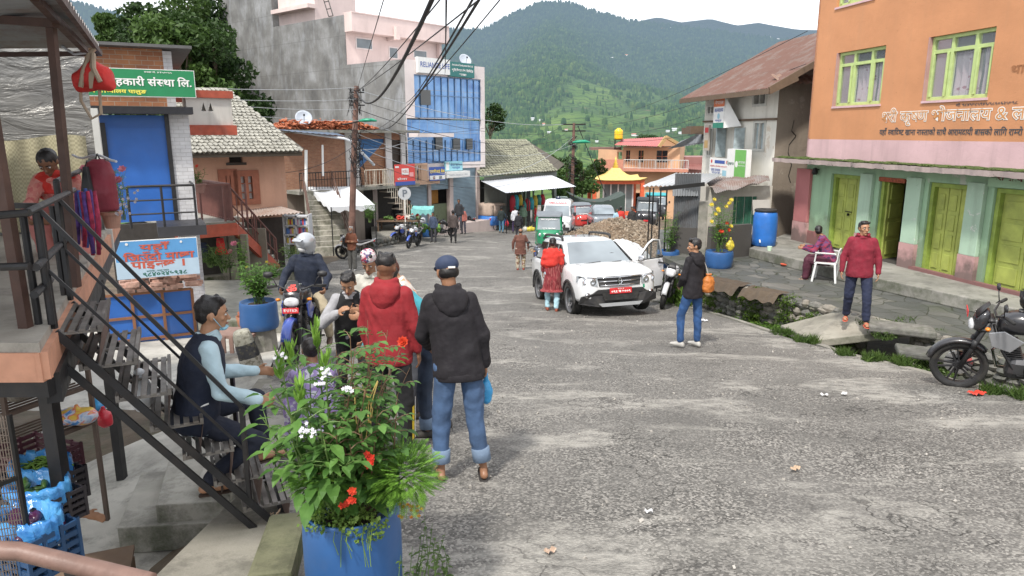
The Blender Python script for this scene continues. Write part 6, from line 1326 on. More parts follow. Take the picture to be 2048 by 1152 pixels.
m,nt,ns,L,b=nm('striped plastic');L.new(ramp(nt,nz(nt,8,pos(nt),2,.4,2),[(.35,(.06,.22,.55)),(.45,(.55,.60,.65)),(.52,(.60,.10,.08)),(.6,(.65,.45,.08))]),b.inputs['Base Color']);b.inputs['Roughness'].default_value=.3;M_strp=m
bag('plastic_sack','multicoloured plastic sack lying on the bottom shelf of the rack',pt(155,832,5.25),(.16,.12,.07),M_strp,'plastic sack',3)
bag('carrier_bag','red plastic carrier bag sitting beside the rack',pt(208,838,5.5),(.07,.06,.08),mat('red plastic',(.55,.03,.05),.3),seed=4)
bag('carrier_bag','blue plastic bag beside the red one at the rack',pt(196,812,5.6),(.06,.06,.06),mat('blue plastic bag',(.05,.30,.60),.3),seed=5)
bag('plastic_bag','clear plastic bag on the ground under the rack',pt(90,880,5.1),(.11,.09,.05),mat('clear plastic',(.45,.46,.46),.2),seed=6)

M_redb=mat('red nylon',(.55,.03,.025),.7,var=.2,bmp=.4,bs=12,bd=.03);M_tanb=mat('tan canvas',(.38,.30,.22),.85)
hb=thing('duffel_bag','red duffel bag with tan straps hanging from the corner of the porch roof','bag',pt(188,150,5.9));kx=5.9/1420
q=MB();q.loft([((-.13,0,-.10),(0,.07,0),(0,0,.02)),((-.135,0,-.06),(0,.09,0),(0,0,.08)),((0,0,.0),(0,.11,0),(0,0,.12)),((.12,0,-.03),(0,.09,0),(0,0,.09)),((.14,0,-.08),(0,.06,0),(0,0,.03))],16);q.build('body',M_redb,hb,voxel=.01,wrinkle=.008);q=MB()
q.rings([[V((x+.012*sx_+(.02*math.sin(t*3)),math.copysign(.118,-1)*math.cos(t*1.2),-.11+.25*t))for sx_ in(-1,1)for x in(xx,)]+[V((xx+.012*s2,-.12*math.cos(t*1.2),-.11+.25*t-.001))for s2 in(1,-1)]for xx in(.03,)for t in[k/8 for k in range(9)]]);
q.tube([(-.06,-.10,-.10),(-.03,-.09,.02),(.0,-.03,.16),(.03,0,.2)],.018,6);q.tube([(.10,-.10,-.06),(.06,-.1,.04),(.03,-.03,.16)],.018,6);q.tube([(-.12,0,-.08),(-.13,0,-.2),(-.05,-.02,-.34),(.02,0,-.3),(.03,0,-.1)],.012,6);q.build('strap',M_tanb,hb)
bp=thing('backpack','maroon and black backpack hanging on the porch edge above the flower pot','backpack',pt(202,372,5.9))
q=MB();q.loft([((0,0,-.21),(.10,0,0),(0,.05,0)),((0,0,-.19),(.115,0,0),(0,.08,0)),((0,-.01,-.05),(.115,0,0),(0,.10,0)),((0,0,.1),(.11,0,0),(0,.08,0)),((0,0,.19),(.085,0,0),(0,.05,0)),((0,0,.22),(.04,0,0),(0,.02,0))],20,.7);q.build('body',mat('maroon nylon',(.19,.02,.035),.65,bmp=.3,bs=18,bd=.02),bp,voxel=.01,wrinkle=.004);q=MB();q.loft([((-.05,-.09,-.18),(.055,0,0),(0,.03,0)),((-.05,-.11,-.03),(.05,0,0),(0,.025,0)),((-.06,-.08,.16),(.02,0,0),(0,.02,0))],12,.7)
q.tube([(-.09,.02,.2),(-.15,.05,.1),(-.16,.06,-.05),(-.1,.04,-.19)],.018,6);q.tube([(-.02,0,.21),(0,0,.26),(.02,0,.21)],.008,6);q.build('pocket',mat('black nylon',(.02,.02,.022),.6),bp)
M_pur=[mat('purple woven strap',(.07,.03,.16),.8,var=.5,scale=30),mat('blue woven strap',(.04,.08,.28),.8,var=.5,scale=30),mat('crimson woven strap',(.30,.02,.06),.8,var=.5,scale=30)]
rr=random.Random(6)
for k in range(9):
 p=pt(152+k*4.6,380+rr.uniform(-4,6),5.0+rr.uniform(-.15,.3));l=rr.uniform(.32,.46);q=MB();q.tube([p,p+V((rr.uniform(-.02,.02),0,-l*.5)),p+V((rr.uniform(-.04,.04),rr.uniform(-.03,.03),-l))],[.012,.018,.014],6);tag(q.build('woven_strap',M_pur[k%3],smooth=True),'woven straps and scarves hung over the porch rail beside the backpack','strap','woven straps hanging over the porch rail')
q=MB();rr=random.Random(7);a,b_=pt(118,88,6.3),pt(178,105,6.0);q.tube([a,lp(a,b_,.5)-Z3*.05,b_,b_-Z3*.03+V((.02,0,0))],.01,6);a,b_=pt(145,310,6.3),pt(232,318,5.8);q.tube([lp(a,b_,k/8)-Z3*.02*math.sin(k)for k in range(9)],.010,6);tag(q.build('rope',flat('pale rope',(.5,.52,.55))),'pale twisted rope strung between the porch post and the backpack','rope')

bo=thing('road_bollard','leaning concrete bollard banded black and white at the road edge','bollard',gp(508,742));bo.rotation_euler=(R(4),R(-12),R(20))
def bandmat():
 m,nt,ns,L,b=nm('banded concrete');g=objc(nt);sx=nt.nodes.new('ShaderNodeSeparateXYZ');L.new(g,sx.inputs[0]);z=mth(nt,'ADD',sx.outputs[2],mth(nt,'MULTIPLY',nz(nt,14,g,3),.03));c=ramp(nt,z,[(0,(.40,.38,.33)),(.235,(.05,.05,.055)),(.435,(.36,.35,.29))],'CONSTANT');c=mix(nt,ramp(nt,nz(nt,22,g,6),[(.5,0),(.62,.75)]),c,(.13,.12,.08));L.new(c,b.inputs['Base Color']);b.inputs['Roughness'].default_value=.95;bump(nt,b,nz(nt,28,g,7),.8,.02);return m
q=MB();q.loft([((0,0,-.15),(.15,0,0),(0,.13,0)),((0,0,.02),(.15,0,0),(0,.13,0)),((0,0,.50),(.12,0,0),(0,.10,0)),((0,0,.585),(.10,0,0),(0,.085,0)),((0,0,.60),(.05,0,0),(0,.04,0))],20,.6);q.build('body',bandmat(),bo,voxel=.018,wrinkle=.004)
q=MB();p=gp(470,700);q.box((p.x,p.y,p.z+.28),(.75,.5,.05));
for k in range(6):q.box((p.x-.3+k*.12,p.y-.26,p.z+.16),(.06,.03,.26))
tag(q.build('wooden_rack',mat('rose brown crate wood',(.25,.16,.13),.9)),'low wooden slatted crate between the seated man and the drum','crate')

q=MB();q.prism([pz(395,640,-3.25),pz(600,640,-3.35),pz(640,560,-3.75),pz(400,560,-3.6)],(0,0,-.35));tag(q.build('ledge',concmat('ledge concrete',(.30,.29,.25),.8),bevel=.03),kind='structure')
bk_=pt(487,572,12.0);cr_=thing('rusty_bucket','old rusty bucket full of broken bricks beside the leafy drum','bucket',V((bk_.x,12.0,-3.37)));q=MB();q.lathe((0,0,0),[(.13,0),(.17,.26),(.155,.26),(.12,.05)],18);q.build('bucket',mat('rusty orange metal',(.30,.13,.07),.7,dirt=.4),cr_,smooth=True);q=MB();rr=random.Random(3)
for k in range(8):q.box((rr.uniform(-.09,.12),rr.uniform(-.08,.08),.24+rr.random()*.10),(.16,.08,.06),M=Euler((rr.uniform(-.6,.6),rr.uniform(-.6,.6),rr.uniform(0,3))).to_matrix())
q.build('broken_bricks',mat('loose brick',(.30,.11,.06),.9,var=.3),cr_)
# ================================================================== VEHICLES
M_rub=mat('tyre rubber',(.02,.02,.02),.85,var=.3,bmp=.4,bs=80,bd=.004,dirt=.35,dcol=(.10,.09,.07));M_alloy=mat('alloy',(.42,.43,.44),.35,metal=.8);M_blkp=mat('black plastic',(.02,.02,.022),.5,dirt=.25,dcol=(.08,.075,.065))
M_chr=mat('chrome',(.65,.66,.68),.15,metal=1,var=.05,bmp=0);M_seat=mat('seat vinyl',(.022,.022,.024),.55,bmp=.3,bs=90,bd=.003);M_lens=mat('lamp lens',(.55,.56,.58),.12,spec=.9,var=.2,scale=20);M_rlens=mat('red lens',(.4,.01,.01),.2);M_plate=mat('red number plate',(.55,.025,.03),.5,var=.1);M_amb=mat('amber lens',(.7,.22,.02),.2);M_eng=mat('engine grey',(.09,.09,.095),.45,metal=.7,dirt=.3)
M_wp=mat('white paint ink',(.8,.8,.78),.5,var=.02)
def paint(name,col,coat=.7,metal=0):return mat(name,col,.3,metal=metal,var=.06,scale=2,bmp=0,coat=coat,dirt=.12,dcol=(.16,.14,.11))
def place(root,P,hd_deg,tilt=0,z=None):
 """heading in degrees: 0 points away from the camera, 180 towards it, 90 to the left"""
 rz=R(hd_deg);Y=P.y;g_=(zr(Y+.8)-zr(Y-.8))/1.6;root.location=(P.x,Y,P.z if z is None else z);root.rotation_euler=(math.atan(g_*math.cos(rz)),math.atan(g_*math.sin(rz))*1+R(tilt),rz);return root
Yx=Matrix.Rotation(R(90),3,'Y')
def wheel(root,c,r,w_,spokes,disc=True,name='wheel',rimm=None,car=False):
 e=MB();prof=[(r*.80,-w_*.45),(r*.93,-w_*.5),(r*.985,-w_*.36),(r,-w_*.12),(r,w_*.12),(r*.985,w_*.36),(r*.93,w_*.5),(r*.80,w_*.45)];e.rings([[Yx@V((p*math.cos(2*PI*j/36),p*math.sin(2*PI*j/36),z))+V(c)for j in range(36)]for p,z in prof],False,True)
 t=e.build('wheel',M_rub,root,smooth=True);q=MB();rr_=r*.80
 q.rings([[Yx@V((p*math.cos(2*PI*j/36),p*math.sin(2*PI*j/36),z))+V(c)for j in range(36)]for p,z in[(rr_,-w_*.42),(rr_*.9,-w_*.3),(rr_*.9,w_*.3),(rr_,w_*.42)]],False,True)
 q.lathe(c,[(r*.16,-w_*.4),(r*.16,w_*.4)],14,Yx)
 for k in range(spokes):
  a=2*PI*k/spokes;d=V((0,math.cos(a),math.sin(a)));tn=V((0,-math.sin(a),math.cos(a)));ox=V((w_*.2 if car else 0,0,0))
  for s in((-1,1)if not car else(-1,1)):q.bar(V(c)+d*r*.12+tn*s*r*.05,V(c)+d*rr_*.92+tn*s*r*.13,w_*.25 if not car else.03,r*.06)
 q.build('rim',rimm or M_alloy,t);
 if disc:q=MB();q.lathe(V(c)+V((w_*.75,0,0)),[(r*.28,-.003),(r*.5,-.003),(r*.5,.003),(r*.28,.003)],24,Yx);q.build('brake_disc',M_chr,t)
 return t
def bike(name,label,bodym,accent,group=None,cat='motorcycle',fender=None,plate=True,rimm=None,om=False,mesh_lvl=1):
 root=thing(name,label,cat,group=group);rf,rr_=.30,.31;fy,ry=.68,-.66
 wheel(root,(0,fy,rf),rf,.09,5,rimm=rimm or M_blkp);wheel(root,(0,ry,rr_),rr_,.12,5,rimm=rimm or M_blkp)
 top=V((0,.40,.98));q=MB()
 for s in(-1,1):q.tube([(s*.085,fy,rf),(s*.085,.555,.60),(s*.085,.42,.93)],[.028,.027,.02],10);q.tube([(s*.085,.57,.56),(s*.085,.545,.66)],.03,10)
 q.box((0,.42,.92),(.22,.07,.03));q.box((0,.47,.80),(.22,.07,.03));q.build('fork',M_blkp,root,smooth=True)
 q=MB();n=14;rs=[]
 for k in range(n+1):
  a=R(15+125*k/n);rr2=rf+.035;rs.append([V((x,fy+math.cos(a)*(rr2+dz),rf+math.sin(a)*(rr2+dz)))for x,dz in((-.065,-.03),(-.055,.0),(0,.022),(.055,.0),(.065,-.03),(0,.008))])
 q.rings(rs);q.build('front_fender',fender or bodym,root,smooth=True,bevel=0)

 q=MB();q.loft([((0,.36,.86),(.07,0,0),(0,0,.06)),((0,.30,.88),(.13,0,0),(0,0,.12)),((0,.15,.90),(.165,0,0),(0,0,.145)),((0,.0,.88),(.15,0,0),(0,0,.13)),((0,-.14,.83),(.10,0,0),(0,0,.08)),((0,-.19,.81),(.07,0,0),(0,0,.04))],20,.8);q.build('tank',bodym,root,sub=1)
 q=MB()
 for s in(-1,1):q.prism([(s*.15,.45,.80),(s*.17,.30,.84),(s*.165,.10,.72),(s*.15,.22,.58),(s*.155,.40,.64)],(s*.018,0,0))
 q.build('shroud',accent,root,bevel=.008)
 q=MB();q.lathe((0,.14,1.035),[(.035,0),(.035,.012)],14);q.build('fuel_cap',M_chr,root)

 q=MB();q.loft([((0,-.12,.80),(.08,0,0),(0,0,.035)),((0,-.25,.785),(.125,0,0),(0,0,.045)),((0,-.45,.80),(.13,0,0),(0,0,.05)),((0,-.52,.84),(.12,0,0),(0,0,.045)),((0,-.75,.875),(.095,0,0),(0,0,.035)),((0,-.82,.88),(.05,0,0),(0,0,.02))],16,.7);q.build('seat',M_seat,root,sub=1)
 q=MB();q.loft([((0,-.10,.70),(.11,0,0),(0,0,.07)),((0,-.35,.70),(.12,0,0),(0,0,.07)),((0,-.62,.79),(.11,0,0),(0,0,.055)),((0,-.92,.875),(.06,0,0),(0,0,.03)),((0,-.97,.88),(.03,0,0),(0,0,.015))],14,.6);q.build('tail_panel',bodym,root,sub=1)
 q=MB();q.box((0,-.965,.86),(.10,.03,.05));q.build('tail_lamp',M_rlens,root);q=MB();q.prism([(-.06,-.88,.80),(.06,-.88,.80),(.07,-1.02,.55),(-.07,-1.02,.55)],(0,-.012,0));q.box((0,-1.03,.62),(.14,.01,.10));q.build('rear_mudguard',M_blkp,root)
 q=MB();q.tube([(-.11,-.80,.88),(-.12,-.98,.92),(.12,-.98,.92),(.11,-.80,.88)],.012,8);q.build('grab_rail',M_chr,root)

 q=MB()
 for s in(-1,1):q.tube([(0,.38,.84),(s*.08,.28,.55),(s*.10,.12,.28),(s*.10,-.20,.27),(s*.11,-.28,.62),(s*.09,-.80,.82)],.017,8);q.tube([(s*.11,-.24,.35),(s*.10,ry,rr_)],.022,8)
 for s in(-1,1):q.tube([(s*.13,-.50,.74),(s*.13,ry+.02,rr_+.02)],.022,8)
 q.build('frame',M_blkp,root,smooth=True)
 q=MB();q.loft([((0,.10,.24),(.10,0,0),(0,.13,0)),((0,.05,.30),(.12,0,0),(0,.19,0)),((0,.04,.42),(.12,0,0),(0,.18,0)),((0,.08,.48),(.08,0,0),(0,.10,0))],14,.6)
 for k in range(8):q.box((0,.155+.008*k,.49+.026*k),(.19,.16,.010))
 q.loft([((0,.16,.46),(.06,0,0),(0,.055,0)),((0,.22,.70),(.065,0,0),(0,.06,0))],12)
 q.lathe((.12,-.03,.36),[(.0,.03),(.09,.03),(.10,0)],20,Yx);q.lathe((-.12,-.03,.36),[(.10,0),(.09,-.03),(0,-.03)],20,Yx);q.build('engine',M_eng,root,bevel=0)
 q=MB();q.tube([(.04,.28,.60),(.09,.36,.50),(.12,.30,.28),(.15,.0,.23),(.16,-.25,.27)],.021,8);e=q.build('exhaust',M_chr,root,smooth=True);q=MB();q.tube([(.16,-.22,.27),(.165,-.32,.31),(.18,-.80,.44),(.18,-.84,.45)],[.028,.05,.055,.03],14);q.build('muffler',M_blkp,e,smooth=True)
 q=MB()
 for s in(-1,1):q.tube([(s*.08,-.10,.30),(s*.27,-.08,.31)],.014,6);q.tube([(s*.1,-.48,.42),(s*.25,-.48,.43)],.012,6)
 q.tube([(-.10,.02,.26),(-.24,-.03,.02)],.012,6);q.box((-.245,-.035,.012),(.06,.04,.01));q.build('footpegs',M_blkp,root)

 q=MB();q.loft([((0,.60,.86),(.05,0,0),(0,0,.05)),((0,.57,.87),(.12,0,.0),(0,0,.11)),((0,.50,.90),(.135,0,0),(0,0,.14)),((0,.42,.94),(.09,0,0),(0,0,.11))],18,.75);q.build('headlamp_cowl',bodym,root,sub=1)
 q=MB();q.loft([((0,.635,.83),(.04,0,0),(0,0,.025)),((0,.62,.835),(.10,0,0),(0,0,.06)),((0,.57,.84),(.105,0,0),(0,0,.07))],18,.8);q.build('headlamp',M_lens,root,sub=1)
 q=MB();q.loft([((0,.56,.96),(.10,0,0),(0,.012,.008)),((0,.50,1.04),(.085,0,0),(0,.012,.006)),((0,.45,1.10),(.055,0,0),(0,.01,.004))],14,.8);vz=q.build('visor',M_blkp,root,smooth=True)
 if om:
  q=MB();n_=V((0,.86,.5));text(q,'ॐ',V((.062,.575,.965)),V((-1,0,0)),V((0,-.5,.86)),.125,.11,.035);q.build('lettering',mat('om red',(.7,.04,.03),.6),vz)
 q=MB();q.tube([(-.36,.26,1.02),(-.22,.33,1.03),(-.10,.38,.98),(.10,.38,.98),(.22,.33,1.03),(.36,.26,1.02)],.012,8);hb_=q.build('handlebar',M_blkp,root,smooth=True);q=MB()
 for s in(-1,1):q.tube([(s*.38,.25,1.02),(s*.26,.31,1.028)],.019,10);q.tube([(s*.23,.36,1.02),(s*.37,.31,1.0)],.007,6)
 q.build('grips',M_rub,hb_,smooth=True)
 for s in(-1,1):
  q=MB();q.tube([(s*.24,.33,1.03),(s*.28,.34,1.12),(s*.33,.34,1.17)],.006,6);q.loft([((s*.35,.355,1.18),(.045,0,0),(0,0,.028)),((s*.35,.33,1.18),(.065,0,0),(0,0,.042)),((s*.35,.325,1.18),(.06,0,0),(0,0,.038))],14,.8);q.build('mirror',M_blkp,root,smooth=True)
  q=MB();q.ball((s*.20,.46,.86),(.035,.03,.022),8);q.build('indicator',M_amb,root,smooth=True)
 if plate:
  q=MB();q.box((0,.655,.735 if om else.99),(.20,.008,.07));pl_=q.build('number_plate',M_plate,root);q=MB();text(q,'बा ६२ प ४८३५',V((.085,.662,(.735 if om else.99)-.02)),V((-1,0,0)),Z3,.17,.04,.02);q.build('lettering',M_wp,pl_)
 return root
P_blk=paint('black bike paint',(.018,.018,.022));P_blu=paint('blue bike paint',(.03,.08,.40));P_wht=paint('white bike paint',(.55,.56,.58));P_red=paint('red bike paint',(.4,.02,.02));P_slv=paint('silver graphics',(.35,.36,.38),metal=.5)
nb_=bike('motorcycle','glossy black motorcycle parked at the right edge with a helmet on its tank',P_blk,P_slv,plate=True)
fw=gp(1912,772);rwp=V((fw.x+1.20,fw.y-.62,0));hdv=V((fw.x-rwp.x,fw.y-rwp.y,0)).normalized();ang=math.degrees(math.atan2(-hdv.x,hdv.y));c_=V((fw.x,fw.y,0))-hdv*.68;c_.z=zr(fw.y+.2)+.0;place(nb_,c_,ang,0);nb_.rotation_euler=(R(-2),R(-9),R(ang));nb_.location.z+=.035
rb=bike('ridden_motorcycle','black and blue motorcycle with a red om sign on its visor, ridden towards the camera',P_blk,P_blu,fender=P_blu,om=True);RBP=V((pt(604,640,9.3).x,9.3,-3.02));place(rb,RBP,184)
rb.scale=(1.0,1.0,1.0)
b3=bike('motorcycle','silver and black motorcycle on its stand behind the old man by the rusty pole',P_wht,P_blk,plate=False);place(b3,gp(714,519),72,-8)
b4=bike('motorcycle','white and blue motorcycle nearest in the row by the vegetable stall',P_wht,P_blu,plate=False,group=None,fender=P_blu);place(b4,gp(826,494),168,-8)
b5=dup(b4,label='second white motorcycle of the row, half hidden by the nearest one');place(b5,gp(803,487),150,-7)
b6=bike('motorcycle','dark motorcycle parked beside the man in the brown waistcoat',P_blk,P_slv,plate=False);place(b6,gp(885,474),130,-8)
b7=dup(b6,label='dark motorcycle standing before the shop counter behind the row');place(b7,gp(868,463),100,-8)
b8=dup(b6,label='tall dark motorcycle at the right end of the row, near the blue three-wheeler');place(b8,gp(943,462),25,-8)
b9=bike('motorcycle','motorcycle under a grey and blue cover beside the white car',paint('grey blue bike paint',(.12,.15,.20)),P_blu,plate=False);place(b9,gp(1083,548),185,6)
b10=bike('motorcycle','white and black motorcycle parked tight behind the open car door',P_wht,P_blk,plate=False);place(b10,V((3.75,16.9,zr(16.9)-.0)),160,-8)

def helmet(name,label,P,m_,visor=True,rz=0,acc=None,parent=None,r=.135):
 root=thing(name,label,'helmet',P,rz)if parent is None else parent
 q=MB();q.ball((0,0,0),(r*.92,r*1.08,r),18);q.cap((0,.06,-.05),(0,-.08,-.06),r*.85,r*.75,12);q.build('shell',m_,root,voxel=.012,relax=2)
 q=MB();q.grid(lambda u,v:(math.sin((u-.5)*2.2)*r*1.0,math.cos((u-.5)*2.2)*r*1.14,-.02+.085*v),14,4);q.build('visor',glassmat('helmet visor',(.02,.02,.025)),root,smooth=True)
 if acc:
  for k,(dy,dz)in enumerate(((.0,.06),(-.04,.02),(.03,-.03))):q=MB();q.tube([(-r*.97,.06+dy,dz),(-r*1.0,-.02+dy,dz+.02),(-r*.9,-.08+dy,dz)],.009,5);q.build('stripe',acc,root)
  q=MB();q.tube([(0,.10,.085),(0,0,.14),(0,-.10,.11)],.01,5);q.build('stripe',acc,root)
 return root
tkp=Matrix.Rotation(R(ang),3,'Z')@V((0.0,.13,1.13));helmet('helmet','black helmet with yellow and orange stripes resting on the black motorcycle',V(nb_.location)+tkp+V((.10,.0,.02)),mat('gloss black',(.015,.015,.015),.2),rz=R(ang+60),acc=mat('yellow orange stripe',(.75,.42,.03),.4),r=.145)
for px,py,Y,c,lb in((826,434,35.2,(.12,.18,.18),'grey-green helmet on the nearest parked motorcycle'),(846,440,35.6,(.4,.42,.45),'pale helmet on the second parked motorcycle')):helmet('helmet',lb,pt(px,py,Y),mat('helmet %s'%lb[:6],c,.3),rz=2.5)

suv=thing('parked_car','white SUV with chrome grille and open front door facing the camera','car')
P_sw=paint('white car paint',(.70,.71,.72),.9);M_clad=mat('grey black cladding',(.035,.035,.037),.7,bmp=.2,bs=200,bd=.001,dirt=.4,dcol=(.12,.11,.09));M_cg=glassmat('car glass',(.17,.20,.22),.03,1.0);M_cgb=glassmat('side glass',(.012,.014,.016),.04)  # car glass colour lightened to imitate sky reflected in the windscreens
def ringy(y,hw,z0,z1,e=.32,n=28,cham=.0):
 cz,hz=(z0+z1)/2,(z1-z0)/2;o=[]
 for j in range(n):
  t=2*PI*j/n;cx_,sx_=math.cos(t),math.sin(t);x=math.copysign(abs(cx_)**e,cx_)*hw;z=math.copysign(abs(sx_)**e,sx_)*hz
  if z>0:x*=1-cham*(z/hz)
  o.append(V((x,y,cz+z)))
 return o
def carbody(st,root,m_,arches,r,name='body'):
 q=MB();q.rings([ringy(*s)for s in st]);o=q.build(name,m_,root,weld=True)
 for i,(y,z)in enumerate(arches):
  c=MB();c.lathe((0,y,z),[(r,-1.4),(r,1.4)],40,Yx);co_=c.build('cut',None,weld=True);md=o.modifiers.new('b','BOOLEAN');md.object=co_;md.operation='DIFFERENCE';md.solver='EXACT'
  co_.parent=None;o.parent=None;dg=bpy.context.evaluated_depsgraph_get();me=D.meshes.new_from_object(o.evaluated_get(dg));o.modifiers.clear();o.data=me;D.objects.remove(co_);o.parent=root
 me.materials.clear();me.materials.append(m_)
 bm=bmesh.new();bm.from_mesh(me);
 for e in bm.edges:e.smooth=len(e.link_faces)==2 and e.calc_face_angle(0)<R(38)
 for f in bm.faces:f.smooth=True
 bm.to_mesh(me);bm.free();return o
st=[(2.14,.60,.50,.80,.4),(2.12,.74,.42,.90,.38),(2.04,.84,.36,.99,.34),(1.90,.885,.33,1.03,.3),(1.6,.905,.31,1.07,.28),(1.2,.91,.30,1.10,.26),(.80,.905,.30,1.12,.25),(.3,.90,.30,1.10,.25),(-.8,.90,.30,1.10,.25),(-1.5,.905,.32,1.12,.26),(-1.95,.88,.36,1.12,.3),(-2.1,.80,.42,1.08,.35),(-2.14,.66,.5,1.0,.4)]
bd_=carbody(st,suv,P_sw,[(1.34,.35),(-1.34,.35)],.41)

def gh_pts(z):
 t=(z-1.06)/.54;return.82-.20*t,1.02-.82*t-.0*t,-2.02+.38*t
q=MB();rs=[]
for z in(1.02,1.06,1.2,1.35,1.48,1.56,1.60,1.625):
 hw,yf_,yr_=gh_pts(min(z,1.60));k=1 if z<1.55 else(.97 if z<1.58 else(.92 if z<1.61 else.80));yf2,yr2=yf_-(0 if z<1.6 else.12),yr_+(0 if z<1.6 else.10)
 cy,hy=(yf2+yr2)/2,(yf2-yr2)/2;rs.append([V((math.copysign(abs(math.cos(t))**.22,math.cos(t))*hw*k,cy+math.copysign(abs(math.sin(t))**.22,math.sin(t))*hy,z))for t in[2*PI*(j+.5)/40 for j in range(40)]])
q.rings(rs);q.build('cabin',P_sw,suv,smooth=True)
def onglass(side,y0,y1,z0,z1,off=.012,sl0=0,sl1=0):
 """side window quad following the cabin slope"""
 p=[]
 for(y,z)in((y0+sl0*0,z0),(y1,z0),(y1+sl1,z1),(y0+sl0,z1)):hw=gh_pts(z)[0];p.append(V((side*(hw+off),y,z)))
 return p
for s in(-1,1):
 for a in(((.86,.02),(.18,.02)),((-.06,-.90),(-.06,-.90)),((-.98,-1.62),(-.98,-1.52))):
  (y0,y1),(t0,t1)=a;q=MB();z0,z1=1.10,1.50
  if s==1 and y0>.5 and False:continue
  P=[V((s*(gh_pts(z0)[0]+.010),y0,z0)),V((s*(gh_pts(z0)[0]+.010),y1,z0)),V((s*(gh_pts(z1)[0]+.012),t1,z1)),V((s*(gh_pts(z1)[0]+.012),t0,z1))];q.add(P,[(0,1,2,3)]);o=q.build('side_window',M_cgb,suv)
  q=MB();[q.bar(P[i]+V((s*.003,0,0)),P[(i+1)%4]+V((s*.003,0,0)),.022)for i in(2,3)];q.bar(P[0]+V((s*.003,0,0)),P[1]+V((s*.003,0,0)),.03);q.build('trim',M_clad,o)
def wsp(u,z,off=.014):hw,yf_,_=gh_pts(z);return V((u*(hw-.075),yf_+off-.035*u*u,z+off*.6))
q=MB();q.grid(lambda u,v:wsp(-1+2*u,1.075+.475*v),14,6);q.build('windscreen',M_cg,suv,smooth=True)
q=MB();q.grid(lambda u,v:V(((-1+2*u)*.60,gh_pts(1.12+.38*v)[2]-.014,1.12+.38*v)),6,3);q.build('rear_window',M_cgb,suv)
q=MB();q.bar((-.72,1.045,1.085),(.72,1.045,1.085),.02,.02);q.tube([(.55,1.06,1.09),(.0,1.0,1.13)],.008,5);q.tube([(0,1.07,1.09),(-.5,1.01,1.12)],.008,5);q.build('wiper',M_blkp,suv)
for s in(-1,1):
 q=MB();q.tube([(s*.60,.05,1.60),(s*.60,.0,1.675),(s*.60,-.25,1.69),(s*.60,-1.15,1.69),(s*.60,-1.45,1.675),(s*.60,-1.55,1.60)],[.03,.034,.03,.03,.03,.025],8);q.build('roof_rail',M_clad,suv,smooth=True)
q=MB();q.tube([(0,-.1,1.62),(0,-.28,1.78)],.006,5);q.build('antenna',M_blkp,suv)

q=MB();
for s in(-1,1):q.tube([(s*.50,1.95,1.035),(s*.56,1.5,1.085),(s*.60,1.05,1.11)],[.01,.022,.015],6)
q.build('bonnet',P_sw,suv,smooth=True)
q=MB();q.prism([(-.50,2.115,.905),(.50,2.115,.905),(.46,2.145,.70),(-.46,2.145,.70)],(0,.014,0));gr_=q.build('grille',M_clad,suv);q=MB()
for z,hw in((.885,.50),(.80,.47),(.715,.44)):q.tube([(-hw,2.145,z),(-hw*.5,2.165,z+(.005 if z>.8 else 0)),(0,2.175,z),(hw*.5,2.165,z),(hw,2.145,z)],.014,6)
q.build('chrome_bars',M_chr,gr_,smooth=True)
q=MB();dz,dx=.105,.068
def dia(k,y):return[V((0,y,.80+dz*k)),V((dx*k,y,.80)),V((0,y,.80-dz*k)),V((-dx*k,y,.80))]
q.rings([dia(1,2.175),dia(.82,2.21),dia(.55,2.205),dia(.42,2.175)],False);q.build('emblem',M_chr,gr_)
for s in(-1,1):
 q=MB();P=[(s*.50,2.135,.90),(s*.80,2.04,.93),(s*.875,1.90,.945),(s*.885,1.88,.80),(s*.80,2.05,.72),(s*.50,2.15,.72)]
 q.prism(P,(s*.008,.016,0));hl_=q.build('headlight',M_clad,suv,bevel=.006);q=MB()
 q.lathe((s*.60,2.145,.81),[(.0,0),(.058,0),(.068,.018),(.045,.01)],16,Matrix.Rotation(R(-90),3,'X'));q.lathe((s*.76,2.09,.82),[(.0,0),(.052,0),(.062,.018),(.04,.01)],16,Matrix.Rotation(R(-80),3,'X'));q.tube([(s*.52,2.155,.88),(s*.78,2.075,.90),(s*.86,1.95,.91)],.012,6);q.build('reflector',M_chr,hl_,smooth=True)
 q=MB();q.prism([(a+s*.006,b+.022,c)for a,b,c in P],(0,.004,0));m,nt,ns,L,b=nm('headlight glass');b.inputs['Alpha'].default_value=.35;b.inputs['Base Color'].default_value=(.6,.65,.7,1);b.inputs['Roughness'].default_value=.05;q.build('lens',m,hl_)
 q=MB();q.lathe((s*.72,2.105,.52),[(0,.0),(.05,0),(.062,.025)],16,Matrix.Rotation(R(-90),3,'X'));q.build('fog_lamp',M_chr,suv,smooth=True)
 q=MB();q.loft([((s*1.02,.92,1.10),(.02,0,0),(0,0,.03)),((s*1.0,.88,1.10),(.105,0,0),(0,0,.075)),((s*1.0,.80,1.10),(.10,0,0),(0,0,.07))],14,.7);q.bar((s*.84,.84,1.07),(s*.93,.85,1.08),.05,.03);q.build('wing_mirror',P_sw,suv,sub=1)if s>0 else None
q=MB();q.prism([(-.90,1.98,.33),(-.86,2.08,.50),(-.62,2.14,.56),(-.50,2.165,.64),(.50,2.165,.64),(.62,2.14,.56),(.86,2.08,.50),(.90,1.98,.33),(.5,2.14,.27),(-.5,2.14,.27)],(0,.03,0));bmp_=q.build('bumper',M_clad,suv,bevel=.015)
q=MB();q.prism([(-.42,2.20,.56),(.42,2.20,.56),(.36,2.20,.40),(-.36,2.20,.40)],(0,.006,0));q.build('air_intake',M_rub,bmp_);q=MB();q.prism([(-.5,2.175,.34),(.5,2.175,.34),(.42,2.18,.27),(-.42,2.18,.27)],(0,.03,0));q.build('skid_plate',flat('satin grey',(.30,.31,.32),.4),bmp_)
